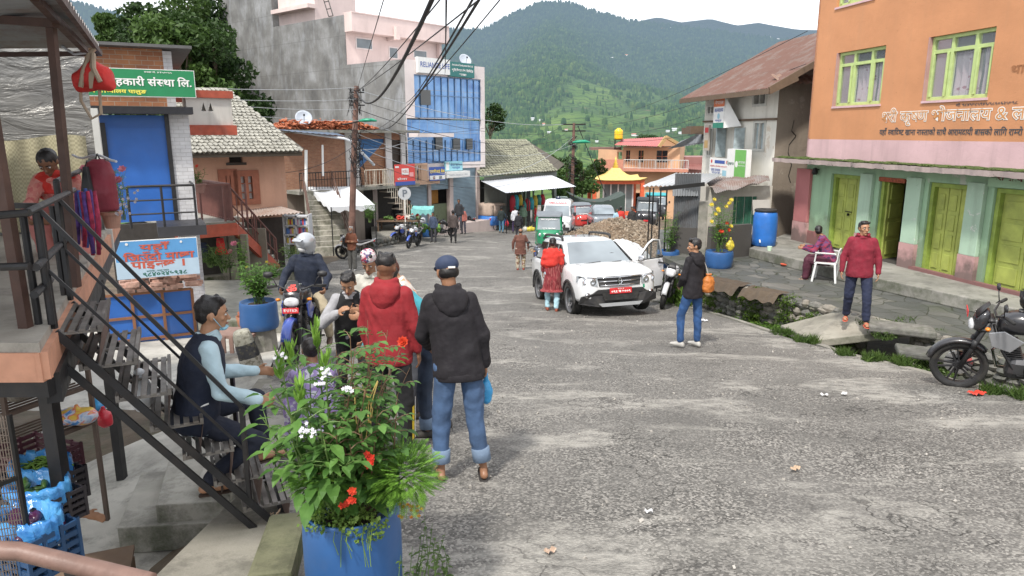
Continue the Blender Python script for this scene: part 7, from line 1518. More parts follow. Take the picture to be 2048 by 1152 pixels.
q=MB();q.box((.0,2.215,.60),(.50,.012,.125));pl_=q.build('number_plate',M_plate,suv,bevel=.004);q=MB();text(q,'बा १५ च',V((.07,2.224,.628)),V((-1,0,0)),Z3,.14,.025,.02);text(q,'०९१ च ७००९',V((.22,2.224,.555)),V((-1,0,0)),Z3,.44,.055,.04);q.build('lettering',M_wp,pl_)
q=MB();q.box((-.62,2.125,.655),(.17,.01,.075),rz=R(14));q.build('sticker',flat('green sticker',(.02,.30,.16)),suv)
for s in(-1,1):
 q=MB();q.box((s*.905,0,.36),(.03,1.75,.12));q.build('sill',M_clad,suv,bevel=.01)
 for y in(1.34,-1.34):
  q=MB();rs=[]
  for k in range(19):a=R(-8+196*k/18);rs.append([V((s*x_,y+math.cos(a)*r_,.35+math.sin(a)*r_))for x_,r_ in((.89,.405),(.925,.405),(.92,.46),(.89,.462))])
  q.rings(rs);q.build('arch_trim',M_clad,suv,smooth=True)
for x in(-.80,.80):
 for y in(1.34,-1.34):wheel(suv,(x,y,.345),.345,.22,5,False,rimm=mat('dark alloy',(.22,.22,.23),.35,metal=.7),car=True)
for s in(1,):
 for y in(.98,.02,-.95):q=MB();q.bar((s*.912,y,.40),(s*.905,y,1.06),.006,.008);q.build('door_gap',M_rub,suv)
 for y in(.20,-.72):q=MB();q.bar((s*.925,y,.93),(s*.925,y-.17,.93),.02,.03);q.build('door_handle',P_sw,suv)
q=MB();q.box((-.905,.42,.72),(.012,.98,.66));q.build('doorway',mat('car interior',(.03,.03,.032),.9),suv)

dr_=D.objects.new('open_door',None)
def door():
 q=MB();q.prism([(0,0,.40),(0,0,1.07),(0,-1.0,1.07),(0,-1.02,.55),(0,-.92,.40)],(.07,0,0));o=q.build('door',P_sw,suv,bevel=.015);o['label']='front door standing open'
 f=MB()
 pts=[(.035,-.03,1.07),(.0,-.52,1.44),(-.02,-.72,1.52),(-.02,-.96,1.50),(.03,-1.0,1.07)]
 f.tube(pts,[.024,.026,.026,.026,.024],8);f.build('window_frame',P_sw,o,smooth=True);f=MB();f.tube([(p[0]-.012,p[1]-.03*(i<3),p[2]-.03)for i,p in enumerate(pts)],.016,6);f.bar((.035,-.02,1.08),(.035,-1.0,1.08),.03,.03);f.build('seal',M_clad,o,smooth=True)
 g_=MB();g_.add([V((.03,-.06,1.08)),V((.0,-.52,1.42)),V((-.02,-.72,1.50)),V((-.02,-.95,1.48)),V((.03,-.98,1.08))],[(0,1,2,3,4)]);m,nt,ns,L,b=nm('clear door glass');b.inputs['Alpha'].default_value=.35;b.inputs['Base Color'].default_value=(.15,.18,.2,1);b.inputs['Roughness'].default_value=.05;g_.build('pane',m,o)
 h=MB();h.bar((.085,-.80,.93),(.085,-.96,.93),.02,.03);h.build('handle',M_chr,o);h=MB();h.box((-.03,-.5,.75),(.06,.85,.5));h.build('inner_trim',M_clad,o,bevel=.02)
 m_=MB();m_.loft([((.16,-.02,1.14),(.02,0,0),(0,0,.03)),((.16,-.06,1.14),(.11,0,0),(0,0,.075)),((.16,-.12,1.14),(.10,0,0),(0,0,.065))],14,.7);m_.build('mirror',M_chr,o,sub=1)
 h=MB();h.box((.035,-.45,.38),(.09,.9,.06));h.build('door_sill',M_clad,o)
 for x in[o]+list(o.children):
  n=len(x.data.vertices);a=np.empty(n*3);x.data.vertices.foreach_get('co',a);a[0::3]*=-1;x.data.vertices.foreach_set('co',a);x.data.flip_normals();x.data.update()
 o.location=(-.87,.88,0);o.rotation_euler=(0,0,R(-62));return o
door()
q=MB();q.box((0,-.2,.9),(1.4,1.6,.3));[q.box((s*.38,.1,1.2),(.42,.14,.5))for s in(-1,1)];q.lathe((-.38,.62,1.12),[(.17,0),(.19,.015),(.17,.03)],20,Matrix.Rotation(R(60),3,'X'));q.build('seats',mat('car interior',(.03,.03,.032),.9),suv)
SC_=V((1.86,16.9,0));SC_.z=zr(SC_.y)+.02;place(suv,SC_,180+13)
D.objects.remove(dr_)

def tuk(label,lower,canopy_m,name='three_wheeler',wind=True,writing=None):
 root=thing(name,label,'three-wheeler');
 q=MB();q.rings([ringy(y,hw,z0,z1,.4,20)for y,hw,z0,z1 in((1.28,.20,.35,.75),(1.2,.34,.28,.95),(1.0,.52,.26,1.0),(.7,.60,.25,1.0))]);q.rings([ringy(y,hw,z0,z1,.3,20)for y,hw,z0,z1 in((.35,.64,.25,.42),(-.2,.65,.25,.42))]);q.rings([ringy(y,hw,z0,z1,.3,20)for y,hw,z0,z1 in((-.2,.65,.25,.95),(-1.15,.66,.28,.98),(-1.28,.60,.34,.9))]);q.build('body',lower,root,smooth=True)
 q=MB();q.rings([ringy(y,hw,z0,z1,.35,24)for y,hw,z0,z1 in((.88,.50,1.56,1.60),(.80,.56,1.54,1.68),(.3,.60,1.55,1.76),(-.8,.61,1.55,1.76),(-1.2,.56,1.52,1.70))]);
 q.rings([ringy(y,hw,z0,z1,.35,24)for y,hw,z0,z1 in((-.95,.60,.9,1.6),(-1.18,.57,.92,1.66),(-1.26,.50,.95,1.6))])
 for s in(-1,1):q.box((s*.60,-.62,1.28),(.03,.75,.7))
 q.build('canopy',canopy_m,root,smooth=True)
 if wind:
  q=MB();q.bar((-.55,.98,.98),(.55,.98,.98),.05);q.bar((-.50,.82,1.56),(.50,.82,1.56),.06)
  for s in(-1,1):q.bar((s*.56,.98,.98),(s*.51,.82,1.58),.06);q.bar((s*.6,.3,.4),(s*.58,.3,1.6),.04)
  q.build('windscreen_frame',lower,root);q=MB();q.quad(V((-.54,.975,1.0)),V((.54,.975,1.0)),V((.49,.82,1.55)),V((-.49,.82,1.55)));g_=q.build('windscreen',M_cg,root)
  q=MB();text(q,writing or 'जय पशुपतिनाथ',V((.38,.90,1.43)),V((-1,0,0)),V((0,-.25,.97)),.76,.08,.03);text(q,'शुभ यात~रा',V((.30,1.005,1.02)),V((-1,0,0)),V((0,-.25,.97)),.6,.07,.03);q.build('lettering',M_wp,g_)
 for s in(-1,1):
  q=MB();q.lathe((s*.38,1.13,.78),[(0,.05),(.075,.04),(.085,0)],14,Matrix.Rotation(R(-90),3,'X'));q.build('headlight',M_lens,root,smooth=True)
  q=MB();q.tube([(s*.52,.9,1.1),(s*.66,.98,1.15)],.01,5);q.box((s*.70,.98,1.18),(.10,.03,.14));q.build('mirror',M_blkp,root)
  wheel(root,(s*.55,-.75,.23),.23,.12,4,False)
  q=MB();q.box((s*.5,-1.285,.75),(.1,.02,.14));q.build('tail_lamp',M_rlens,root)
 wheel(root,(0,1.05,.23),.23,.11,4,False)
 q=MB();q.box((0,1.31,.50),(.30,.012,.09));pl_=q.build('number_plate',M_plate,root);q=MB();q.box((0,1.2,.66),(.5,.2,.07));q.build('bumper',M_blkp,root)
 q=MB();q.box((0,-.3,.62),(1.05,.4,.3));q.box((0,-.9,.95),(1.1,.12,.6));q.build('seat',M_seat,root)
 return root
P_grn=paint('green rickshaw paint',(.01,.22,.10));P_rbl=paint('blue rickshaw paint',(.03,.16,.50));P_rrd=paint('red rickshaw paint',(.50,.05,.04));P_rdk=paint('black rickshaw paint',(.02,.02,.025))
M_cvg=mat('grey canvas',(.16,.18,.20),.8,bmp=.4,bs=30,bd=.01);M_cvt=mat('tan canvas hood',(.42,.33,.27),.85,bmp=.4,bs=30,bd=.01);M_cvk=mat('black canvas',(.03,.035,.04),.8,bmp=.4,bs=30,bd=.01);M_cvb=mat('teal canvas',(.05,.32,.36),.8)
t1_=tuk('green three-wheeler with grey canopy behind the white car',P_grn,M_cvg);place(t1_,gp(1099,503)+V((0,.6,0)),176)
t2_=tuk('blue three-wheeler with tan canvas hood seen from behind',P_rbl,M_cvt,wind=False);place(t2_,gp(985,461)+V((0,.9,0)),-28)
t3_=tuk('dark-hooded red three-wheeler behind the white ambulance van',P_rrd,M_cvg);place(t3_,V((pt(1160,420,46).x,46,zr(46)+.1)),190)
t4_=tuk('black three-wheeler parked beyond the kiosk posts',P_rdk,M_cvk);place(t4_,V((pt(1294,420,40).x,40,zr(40)+.55)),168)
t5_=tuk('three-wheeler with teal hood behind the black one',P_rdk,M_cvb);place(t5_,V((pt(1312,410,45).x,45,zr(45)+.75)),175)

va=thing('ambulance_van','white ambulance van with red lettering over its windscreen and a roof beacon','van');P_vw=paint('white van paint',(.66,.67,.69))
carbody([(2.1,.66,.45,.78,.4),(2.05,.78,.38,.95,.35),(1.9,.82,.34,1.06,.3),(1.5,.84,.32,1.12,.28),(0,.85,.32,1.15,.25),(-2.0,.85,.32,1.15,.25),(-2.15,.8,.4,1.1,.3)],va,P_vw,[(1.35,.34),(-1.35,.34)],.38)
q=MB();rs=[]
for z,hw,yf_,yr_ in((1.08,.84,1.62,-2.12),(1.2,.83,1.5,-2.12),(1.75,.76,1.0,-2.08),(1.95,.72,.80,-2.0),(2.03,.60,.6,-1.85)):cy,hy=(yf_+yr_)/2,(yf_-yr_)/2;rs.append([V((math.copysign(abs(math.cos(t))**.25,math.cos(t))*hw,cy+math.copysign(abs(math.sin(t))**.25,math.sin(t))*hy,z))for t in[2*PI*(j+.5)/32 for j in range(32)]])
q.rings(rs);q.build('cabin',P_vw,va,smooth=True)
q=MB();q.quad(V((-.70,1.565,1.16)),V((.70,1.565,1.16)),V((.64,1.07,1.70)),V((-.64,1.07,1.70)));q.build('windscreen',M_cg,va);q=MB();text(q,'AMBULANCE',V((.52,.995,1.80)),V((-1,0,0)),V((0,-.6,.8)),1.04,.11,.03);q.build('lettering',c_r,va)
for s in(-1,1):
 for y0,y1 in((1.25,.45),(.35,-.7),(-.8,-1.9)):q=MB();q.quad(V((s*.838,y0,1.2)),V((s*.838,y1,1.2)),V((s*.775,y1,1.7)),V((s*.775,y0-.15*(y0>1),1.7)));q.build('side_window',M_cgb,va)
 q=MB();q.box((s*.66,2.05,.82),(.26,.08,.16));q.build('headlight',M_lens,va,bevel=.02);q=MB();q.box((s*.98,1.25,1.25),(.16,.06,.2));q.build('wing_mirror',M_blkp,va,bevel=.01)
 for y in(1.35,-1.35):wheel(va,(s*.74,y,.32),.32,.2,5,False,car=True)
q=MB();q.box((0,2.10,.80),(.9,.03,.12));q.box((0,2.1,.48),(1.5,.08,.16));q.build('grille',M_blkp,va);q=MB();q.lathe((0,.45,2.03),[(.13,0),(.13,.08),(.09,.16)],14);q.build('beacon',mat('beacon dark',(.03,.04,.08),.3),va);q=MB();q.box((0,2.15,.6),(.42,.01,.1));q.build('number_plate',M_plate,va)
place(va,gp(1112,482)+V((.25,2.4,0)),172)

gc=thing('grey_car','grey car mostly hidden behind the gravel heap','car');P_gr=paint('grey car paint',(.22,.25,.28));carbody([(1.9,.6,.4,.7,.4),(1.8,.74,.32,.8,.3),(0,.8,.3,.9,.25),(-1.8,.76,.34,.9,.3),(-1.9,.6,.4,.8,.4)],gc,P_gr,[(1.2,.3),(-1.2,.3)],.34)
q=MB();rs=[]
for z,hw,yf_,yr_ in((.85,.76,.95,-1.75),(1.3,.62,.35,-1.5),(1.42,.5,.2,-1.3)):cy,hy=(yf_+yr_)/2,(yf_-yr_)/2;rs.append([V((math.copysign(abs(math.cos(t))**.3,math.cos(t))*hw,cy+math.copysign(abs(math.sin(t))**.3,math.sin(t))*hy,z))for t in[2*PI*(j+.5)/28 for j in range(28)]])
q.rings(rs);q.build('cabin',P_gr,gc,smooth=True);q=MB();q.quad(V((-.62,.93,.92)),V((.62,.93,.92)),V((.56,.45,1.26)),V((-.56,.45,1.26)));q.build('windscreen',M_cg,gc)
for s in(-1,1):
 for y in(1.2,-1.2):wheel(gc,(s*.7,y,.3),.3,.18,5,False,car=True)
place(gc,V((pt(1206,415,43).x,43,zr(43)+.35)),180)
lo=thing('covered_lorry','lorry bed under a sagging dark green tarpaulin before the shrine','lorry',(pt(1190,400,52).x,52,zr(52)));q=MB();q.grid(lambda u,v:(-2.0+4.0*u,-1.3+2.6*v,1.75+.55*abs(2*u-1)**2-.25*math.sin(PI*v)*0+.1*noise.noise(V((u*5,v*5,0)))),20,10);q.grid(lambda u,v:(-2.0+4.0*u,-1.3,.9+(.85+.55*abs(2*u-1)**2)*v),20,3);q.build('tarpaulin',mat('dark green tarpaulin',(.04,.06,.05),.7),lo,smooth=True)
q=MB();q.box((0,0,.75),(4.0,2.4,.4));q.box((-2.4,0,1.2),(.9,2.2,1.5));q.build('body',mat('pale green lorry',(.30,.38,.36),.6),lo,bevel=.05)
for x in(-2.2,1.4):wheel(lo,(x,-1.1,.42),.42,.25,6,False)if False else MB().lathe((x,-1.2,.42),[(0,-.1),(.42,-.1),(.42,.1),(0,.1)],20,Matrix.Rotation(R(90),3,'X')).build('wheel',M_rub,lo)

GC=V((pt(1240,470,32.5).x,32.5,zr(32.5)))
def heap(u,v):
 a=2*PI*u;r_=v;x,y=math.cos(a)*r_*4.3,math.sin(a)*r_*3.0;h=1.65*(1-r_**1.35)*(1+.10*noise.noise(V((x*.5,y*.5,2))))+.12*noise.noise(V((x*1.5,y*1.5,4)))+.05*noise.noise(V((x*5,y*5,4)));return(GC.x+x,GC.y+y,GC.z-.1+max(-.1,h))
def gravmat():
 m,nt,ns,L,b=nm('gravel');g=pos(nt);v=N(nt,'ShaderNodeTexVoronoi',_Scale=13.);L.new(g,v.inputs['Vector']);c=ramp(nt,v.outputs['Color'],[(.2,(.08,.058,.038)),(.5,(.20,.15,.10)),(.85,(.36,.30,.23))]);c=mix(nt,ramp(nt,nz(nt,.8,g,5),[(.4,0),(.65,.75)]),c,(.20,.13,.08));L.new(c,b.inputs['Base Color']);b.inputs['Roughness'].default_value=.95;bump(nt,b,v.outputs['Distance'],1,.08);return m
M_grav=gravmat();q=MB();q.grid(heap,90,40);gh_=thing('gravel_heap','big heap of brown gravel and rubble behind the white car','gravel heap',GC);q.build('heap',M_grav,gh_,w=True,smooth=True)
q=MB();rr=random.Random(11)
for k in range(1500):p=heap(rr.random(),rr.random()**.6);s_=rr.uniform(.02,.085);q.box(p,(s_*1.6,s_,s_*.7),M=Euler((rr.random()*3,rr.random()*3,rr.random()*3)).to_matrix())
o=q.build('stones',mat('rubble stones',(.26,.205,.15),.95,var=.6,scale=3,obj=False),gh_,w=True);tag(o,None,None,None,'stuff')
q=MB();wc=pt(1255,492,22.5);wc.z=zr(22.5)
q.grid(lambda u,v:(wc.x-1.15+2.3*u,wc.y-.9+1.8*v,wc.z+1.55*max(0,math.sin(PI*min(1,max(0,u*1.02))))**.5*max(0,math.sin(PI*v))**.4*(1-.35*u)+.10*noise.noise(V((u*7,v*7,2)))+.05*noise.noise(V((u*19,v*19,2)))),60,44);tag(q.build('plastic_sheet',mat('crumpled white plastic',(.66,.68,.70),.35,bmp=.7,bs=14,bd=.05),smooth=True),'crumpled white plastic sheet thrown over sacks behind the car','plastic sheet')
# ================================================================== PEOPLE
def skinmat(name,c):
 m=mat(name,c,.5,var=.10,scale=14,bmp=.15,bs=120,bd=.002);return m
SK1=skinmat('brown skin',(.27,.135,.075));SK2=skinmat('light brown skin',(.38,.20,.115));SK3=skinmat('dark brown skin',(.19,.09,.05))
HAIR=mat('black hair',(.012,.010,.010),.45,var=.5,scale=40,bmp=.6,bs=150,bd=.006);HAIRR=mat('auburn hair',(.10,.03,.018),.5,var=.5,scale=40,bmp=.6,bs=150,bd=.006);HAIRG=mat('grey hair',(.25,.24,.23),.7,bmp=.5,bs=90,bd=.005)
def cloth(name,c,**k):
 kk=dict(var=.16,scale=7,bmp=.45,bs=26,bd=.012);kk.update(k);return mat(name,c,.88,**kk)
def jeans(name,c):return mat(name,c,.85,var=.45,scale=5,bmp=.4,bs=60,bd=.006)
def pattern(name,cols,scale,stretch=(1,1,1),thr=None):
 if name in _M:return _M[name]
 m,nt,ns,L,b=nm(name);mp=nt.nodes.new('ShaderNodeMapping');mp.inputs['Scale'].default_value=stretch;L.new(objc(nt),mp.inputs[0]);n=len(cols)
 v=N(nt,'ShaderNodeTexVoronoi',_Scale=float(scale));L.new(mp.outputs[0],v.inputs['Vector']);s=nt.nodes.new('ShaderNodeSeparateColor');L.new(v.outputs['Color'],s.inputs[0])
 L.new(ramp(nt,s.outputs[0],[(i/n,c)for i,c in enumerate(cols)],'CONSTANT'),b.inputs['Base Color']);b.inputs['Roughness'].default_value=.9;_M[name]=m;return m
EYEW=flat('eye white',(.6,.58,.55),.3);EYEB=flat('eye dark',(.01,.008,.008),.2);LIP=mat('lips',(.26,.09,.07),.5)
def person(label,P,face,h=1.68,top=None,bot=None,shoe=None,skin=SK1,hair=HAIR,sp=(0,0),aL=None,aR=None,lL=None,lR=None,head=(0,0,0),hip=None,near=True,hood=False,hairc='short',
   topstyle='jacket',botstyle='trousers',cuffs=None,vest=None,hat=None,beard=None,mask=None,slippers=False,girth=1.0,wr=1.0,fingers=(.35,.35),group=None,hem=.0,sleeve=1.0,z=None,seed=1,cat='person'):
 """head = (turn, nod, tilt) degrees; arms/legs = (direction of upper, direction of lower)"""
 k=h/1.70;root=thing('person',label,cat,P if z is None else(P[0],P[1],z),R(face),group);rr=random.Random(seed)
 vx=.0085 if near==2 else(.011 if near else.02);nx=12 if near else 8
 hipz=(.95 if hip is None else hip)*1.0;pel=V((0,0,hipz));up=V((sp[0],sp[1],1)).normalized();chest=pel+up*.34;nb=pel+up*.53;hc=nb+V((up.x*.06,up.y*.06+.025,.145))if len(sp)<3 else nb+V((sp[2]*0,.10,.08))
 if len(sp)>2:hc=nb+V((0,sp[2],.16-abs(sp[2])*.45))
 side=V((1,0,0));fwd=side.cross(up)*-1;fwd=up.cross(side).normalized()
 sh={-1:nb+V((-.168*girth,0,0))-up*.06,1:nb+V((.168*girth,0,0))-up*.06}
 dA={-1:aL or((-.16,.03,-1),(-.05,.16,-1)),1:aR or((.16,.03,-1),(.05,.16,-1))};dL={-1:lL or((-.02,.03,-1),(0,-.03,-1)),1:lR or((.02,.0,-1),(0,-.03,-1))}
 el,wrs,kn,an,hp={},{},{},{},{}
 for s in(-1,1):
  el[s]=sh[s]+V(dA[s][0]).normalized()*.275;wrs[s]=el[s]+V(dA[s][1]).normalized()*.245
  hp[s]=pel+V((s*.088*girth,0,-.03));kn[s]=hp[s]+V(dL[s][0]).normalized()*.42;an[s]=kn[s]+V(dL[s][1]).normalized()*.41
 K=Matrix.Scale(k,3)
 def sc(mb):mb.v=[(a*k,b*k,c*k)for a,b,c in mb.v];return mb

 Hm=Euler((R(head[1]),R(head[2]),R(head[0])),'XYZ').to_matrix();hv=lambda x,y,z_:hc+Hm@V((x,y,z_))
 q=MB();q.ball(hc+Hm@V((0,-.008,.028)),(.078,.097,.092),nx+4,Hm);q.cap(hv(0,.022,.0),hv(0,.040,-.068),.064,.040,nx);q.cap(hv(0,-.02,-.02),hv(0,.0,-.06),.062,.045,nx)
 q.cap(nb-up*.06,hv(0,-.012,-.05),.058*girth**.5,.052*girth**.5,nx)
 if near:
  q.cap(hv(0,.083,.012),hv(0,.103,-.022),.009,.014,8);q.ball(hv(0,.098,-.026),(.017,.012,.009),8,Hm);q.ball(hv(0,.080,-.055),(.024,.012,.010),8,Hm);q.ball(hv(0,.072,-.088),(.02,.016,.014),8,Hm)
  for s in(-1,1):q.ball(hv(s*.077,-.012,.0),(.010,.020,.031),8,Hm);q.ball(hv(s*.032,.070,.030),(.026,.012,.009),8,Hm);q.ball(hv(s*.042,.055,-.012),(.024,.02,.02),8,Hm)
 q.loft([(pel-up*.05,side*.11*girth,fwd*.07),(chest,side*.12*girth,fwd*.075),(nb-up*.05,side*.09*girth,fwd*.05),(nb+up*.01,side*.055,fwd*.05)],nx)
 q.cap(sh[-1],sh[1],.028,.028,nx)
 hands={}
 for s in(-1,1):
  q.cap(sh[s],el[s],.032,.030,nx);q.cap(el[s],wrs[s],.031,.025,nx);d=V(dA[s][1]).normalized()

  inn=V((-s,0,0));inn=(inn-d*inn.dot(d));inn=inn.normalized()if inn.length>.2 else V((0,1,0));th=inn.cross(d)*(s);th=th if th.dot(V((0,1,0.2)))>0 else-th
  M_=Matrix((th,inn,d)).transposed();c=wrs[s]+d*.05;q.ball(c,(.036,.017,.052),10,M_)
  cu=fingers[0 if s<0 else 1]
  if near:
   for f in range(4):
    base=wrs[s]+d*.088+th*(.027-.018*f);L0=(.040,.045,.041,.032)[f];a1=cu*1.2;a2=cu*2.6
    p1=base+(d*math.cos(a1)+inn*math.sin(a1))*L0;p2=p1+(d*math.cos(a2)+inn*math.sin(a2))*L0*.85;q.tube([base-d*.02,base,p1,p2],[.009,.0095,.0085,.007],7)
   tb_=wrs[s]+d*.03+th*.028;p1=tb_+(th*.7+d*.7+inn*.25).normalized()*.038;p2=p1+(d*.9+th*.15+inn*.3).normalized()*.028;q.tube([tb_,p1,p2],[.012,.0105,.008],7)
  else:q.ball(wrs[s]+d*.10+inn*.01,(.03,.016,.035),8,M_)
  hands[s]=wrs[s]+d*.09
  q.cap(hp[s],kn[s],.060,.044,nx);q.cap(kn[s],an[s],.042,.030,nx)
  fd=V((s*.12,1,0)).normalized();a_=an[s];flatf=abs(V(dL[s][1]).normalized().z)>.75;fz=-.055 if flatf else-.05
  q.cap(a_+V((0,-.03,fz+.005)),a_+fd*.09+V((0,0,fz)),.032,.028,nx);q.cap(a_+fd*.09+V((0,0,fz)),a_+fd*.155+V((0,0,fz-.006)),.032,.022,nx);q.cap(a_,a_+V((0,-.02,fz)),.032,.03,nx)
  if near and slippers:
   for f in range(5):q.ball(a_+fd*(.175-.008*f)+V((-s*(.026-.013*f),0,fz-.008)),(.0085,.014,.009),6)
 sc(q).build('body',skin,root,voxel=vx*k,relax=2 if near else 1)
 if near and abs(head[0])>=0:
  for s in(-1,1):
   q=MB();q.ball(hv(s*.031,.0745,.012),(.0145,.010,.0085),10,Hm);e=sc(q).build('eye',EYEW,root,smooth=True);q=MB();q.ball(hv(s*.031,.0815,.012),(.0065,.0045,.0068),8,Hm);sc(q).build('iris',EYEB,e,smooth=True)
   q=MB();q.tube([hv(s*.012,.087,.032),hv(s*.030,.088,.038),hv(s*.050,.074,.033)],[.0035,.0045,.003],5);sc(q).build('eyebrow',hair,root,smooth=True)
  q=MB();q.tube([hv(-.023,.086,-.054),hv(0,.0945,-.053),hv(.023,.086,-.054)],[.003,.0065,.003],6);sc(q).build('mouth',LIP,root,smooth=True)

 if hair is not None and hairc:
  q=MB();r_=1.0
  if hairc=='short':q.ball(hv(0,-.026,.054),(.084,.096,.080),16,Hm);q.ball(hv(0,-.055,.012),(.077,.060,.072),12,Hm);q.ball(hv(.008,.034,.100),(.062,.050,.028),10,Hm);[q.ball(hv(rr.uniform(-.06,.06),rr.uniform(-.06,.06),rr.uniform(.105,.125)),.022,8)for _ in range(9)];[q.ball(hv(s*.074,.008,.028),(.010,.016,.028),8,Hm)for s in(-1,1)]
  if hairc=='fade':q.ball(hv(0,-.018,.068),(.082,.094,.068),16,Hm);q.ball(hv(0,-.050,.045),(.074,.056,.050),12,Hm);q.ball(hv(0,.034,.100),(.058,.045,.028),10,Hm);[q.ball(hv(rr.uniform(-.06,.06),rr.uniform(-.07,.05),rr.uniform(.11,.13)),.020,8)for _ in range(9)]
  if hairc=='bald':q.ball(hv(0,-.050,.015),(.083,.062,.062),14,Hm);[q.ball(hv(s*.055,-.02,.015),(.030,.045,.04),10,Hm)for s in(-1,1)];q.ball(hv(0,-.055,.075),(.05,.04,.03),10,Hm)
  if hairc=='bun':q.ball(hv(0,-.018,.045),(.084,.100,.080),16,Hm);q.ball(hv(0,-.055,.0),(.076,.062,.075),12,Hm);q.ball(hv(0,-.115,.0),.040,10)
  if hairc=='bob':q.ball(hv(0,-.015,.042),(.094,.108,.092),16,Hm);q.ball(hv(0,-.045,-.015),(.088,.072,.085),12,Hm);[q.ball(hv(s*.07,.0,.0),(.03,.06,.075),10,Hm)for s in(-1,1)]
  if hairc=='under_cap':q.ball(hv(0,-.035,.0),(.082,.070,.058),14,Hm)
  sc(q).build('hair',hair,root,voxel=max(vx,.010)*k,relax=1,wrinkle=.004,wfreq=2.5,seed=seed)

 G_=girth;top=top if isinstance(top,(tuple,list))else(top,top)
 if top[0]is not None:
  q=MB();dz=hem;lo=pel-up*(.12+dz)
  if hip is not None and hip<.7:lo=pel-up*.10
  secs=[(lo,side*(.180+dz*.18)*G_,fwd*(.130+dz*.12)*G_),(lo+up*.035,side*(.188+dz*.12)*G_,fwd*.138*G_),(pel+up*.10,side*.176*G_,fwd*.128*G_),(pel+up*.22,side*.170*G_,fwd*.122*G_),(chest,side*.178*G_,fwd*.124*G_),(nb-up*.10,side*.172*G_,fwd*.110),(nb-up*.035,side*.125*G_,fwd*.085),(nb+up*.015,side*.072,fwd*.066)]
  if topstyle=='kurta':secs[0]=(lo,side*(.22+dz*.25),fwd*(.17+dz*.22))
  q.loft(secs,20,.9);sl=MB()
  for s in(-1,1):
   t=q;t.cap(sh[s]+V((-s*.03,0,.0)),el[s],.066*G_**.5,.052*G_**.5,nx)
   if sleeve>.4:wv_=lp(el[s],wrs[s],min(1,sleeve));t.cap(el[s],wv_,.056*G_**.5,.041,nx);
   if sleeve>=1 and topstyle in('hoodie','jacket'):d=V(dA[s][1]).normalized();t.tube([wrs[s]-d*.05,wrs[s]-d*.045,wrs[s]-d*.01,wrs[s]+d*.0],[.040,.044,.042,.036],12)
  q.tube([nb-up*.03+fwd*.03,nb+up*.03],[.075,.062],14)
  o=sc(q).build('top',top[0],root,voxel=max(vx,.0105)*k,relax=3,wrinkle=.0085*wr,seed=seed)
  if topstyle in('hoodie','jacket')and near:
   q=MB();q.loft([(lo-up*.004,side*.182*G_,fwd*.130*G_),(lo+up*.004,side*.182*G_,fwd*.134*G_),(lo+up*.045,side*.186*G_,fwd*.138*G_),(lo+up*.055,side*.180*G_,fwd*.133*G_)],28,.9);sc(q).build('waistband',top[1],o,smooth=True)
  if hood:
   q=MB();bk_=-fwd;q.loft([(nb+up*.045+bk_*.03,side*.080,fwd*.075),(nb+up*.02+bk_*.045,side*.125,fwd*.085),(nb-up*.04+bk_*.075,side*.130,fwd*.070),(nb-up*.11+bk_*.100,side*.100,fwd*.048),(nb-up*.165+bk_*.105,side*.040,fwd*.02)],18);q.tube([nb+up*.03+fwd*.06-side*.055,nb+up*.055-side*.085,nb+up*.05+bk_*.06-side*.06,nb+up*.045+bk_*.085,nb+up*.05+bk_*.06+side*.06,nb+up*.055+side*.085,nb+up*.03+fwd*.06+side*.055],.022,10);sc(q).build('hood',top[1],o,voxel=.011*k,relax=2,wrinkle=.006,seed=seed+1)
  elif near:
   q=MB();pts=[nb+up*.02+V((math.cos(a)*.066,math.sin(a)*.062,.012*math.sin(a)))for a in[2*PI*j/16 for j in range(17)]];q.tube(pts,.011,8);sc(q).build('collar',top[1],o,smooth=True)
  if vest is not None:
   q=MB();q.loft([(c,a*1.075,b*1.12)for c,a,b in secs[:-2]]+[(nb-up*.045,side*.140*G_,fwd*.10),(nb+up*.022,side*.080,fwd*.076)],22,.9);sc(q).build('waistcoat',vest,o,voxel=.011*k,relax=3,wrinkle=.007,seed=seed+3)
 if bot is not None:
  q=MB()
  if botstyle in('trousers','baggy','track'):
   w_={'trousers':1.0,'baggy':1.3,'track':1.08}[botstyle]*(.5+.5*G_)
   q.loft([(pel+up*.07,side*.150*G_,fwd*.105*G_),(pel,side*.160*G_,fwd*.114*G_),(pel-V((0,0,.07)),side*.155*G_,fwd*.112*G_)],18)
   for s in(-1,1):
    q.cap(hp[s]+V((0,-.01,.0)),kn[s],.088*w_,.066*w_,nx);e_=an[s]+(kn[s]-an[s]).normalized()*(.03 if cuffs is None else cuffs);q.cap(kn[s],e_,.067*w_,.054*w_ if botstyle!='baggy' else.075,nx)
   o=sc(q).build('trousers',bot,root,voxel=max(vx,.0105)*k,relax=2,wrinkle=.0085*wr,seed=seed+7)
   if cuffs is not None and near:
    for s in(-1,1):q=MB();d=(an[s]-kn[s]).normalized();e_=an[s]-d*cuffs;q.tube([e_-d*.07,e_-d*.065,e_+d*.035,e_+d*.04],[.062,.071,.071,.060],16);sc(q).build('cuff',cloth('denim cuff',(.15,.21,.30)),o,smooth=True)
  if botstyle=='skirt':
   lo=an[-1]*.5+an[1]*.5;q.loft([(pel+up*.06,side*.14,fwd*.10),(pel-V((0,0,.05)),side*.18,fwd*.15),(pel*.5+lo*.5,side*.20,fwd*.18),(lo+V((0,0,.06)),side*.215,fwd*.20),(lo+V((0,0,.055)),side*.20,fwd*.185)],24);sc(q).build('skirt',bot,root,voxel=.012*k,relax=2,wrinkle=.018,seed=seed+7)

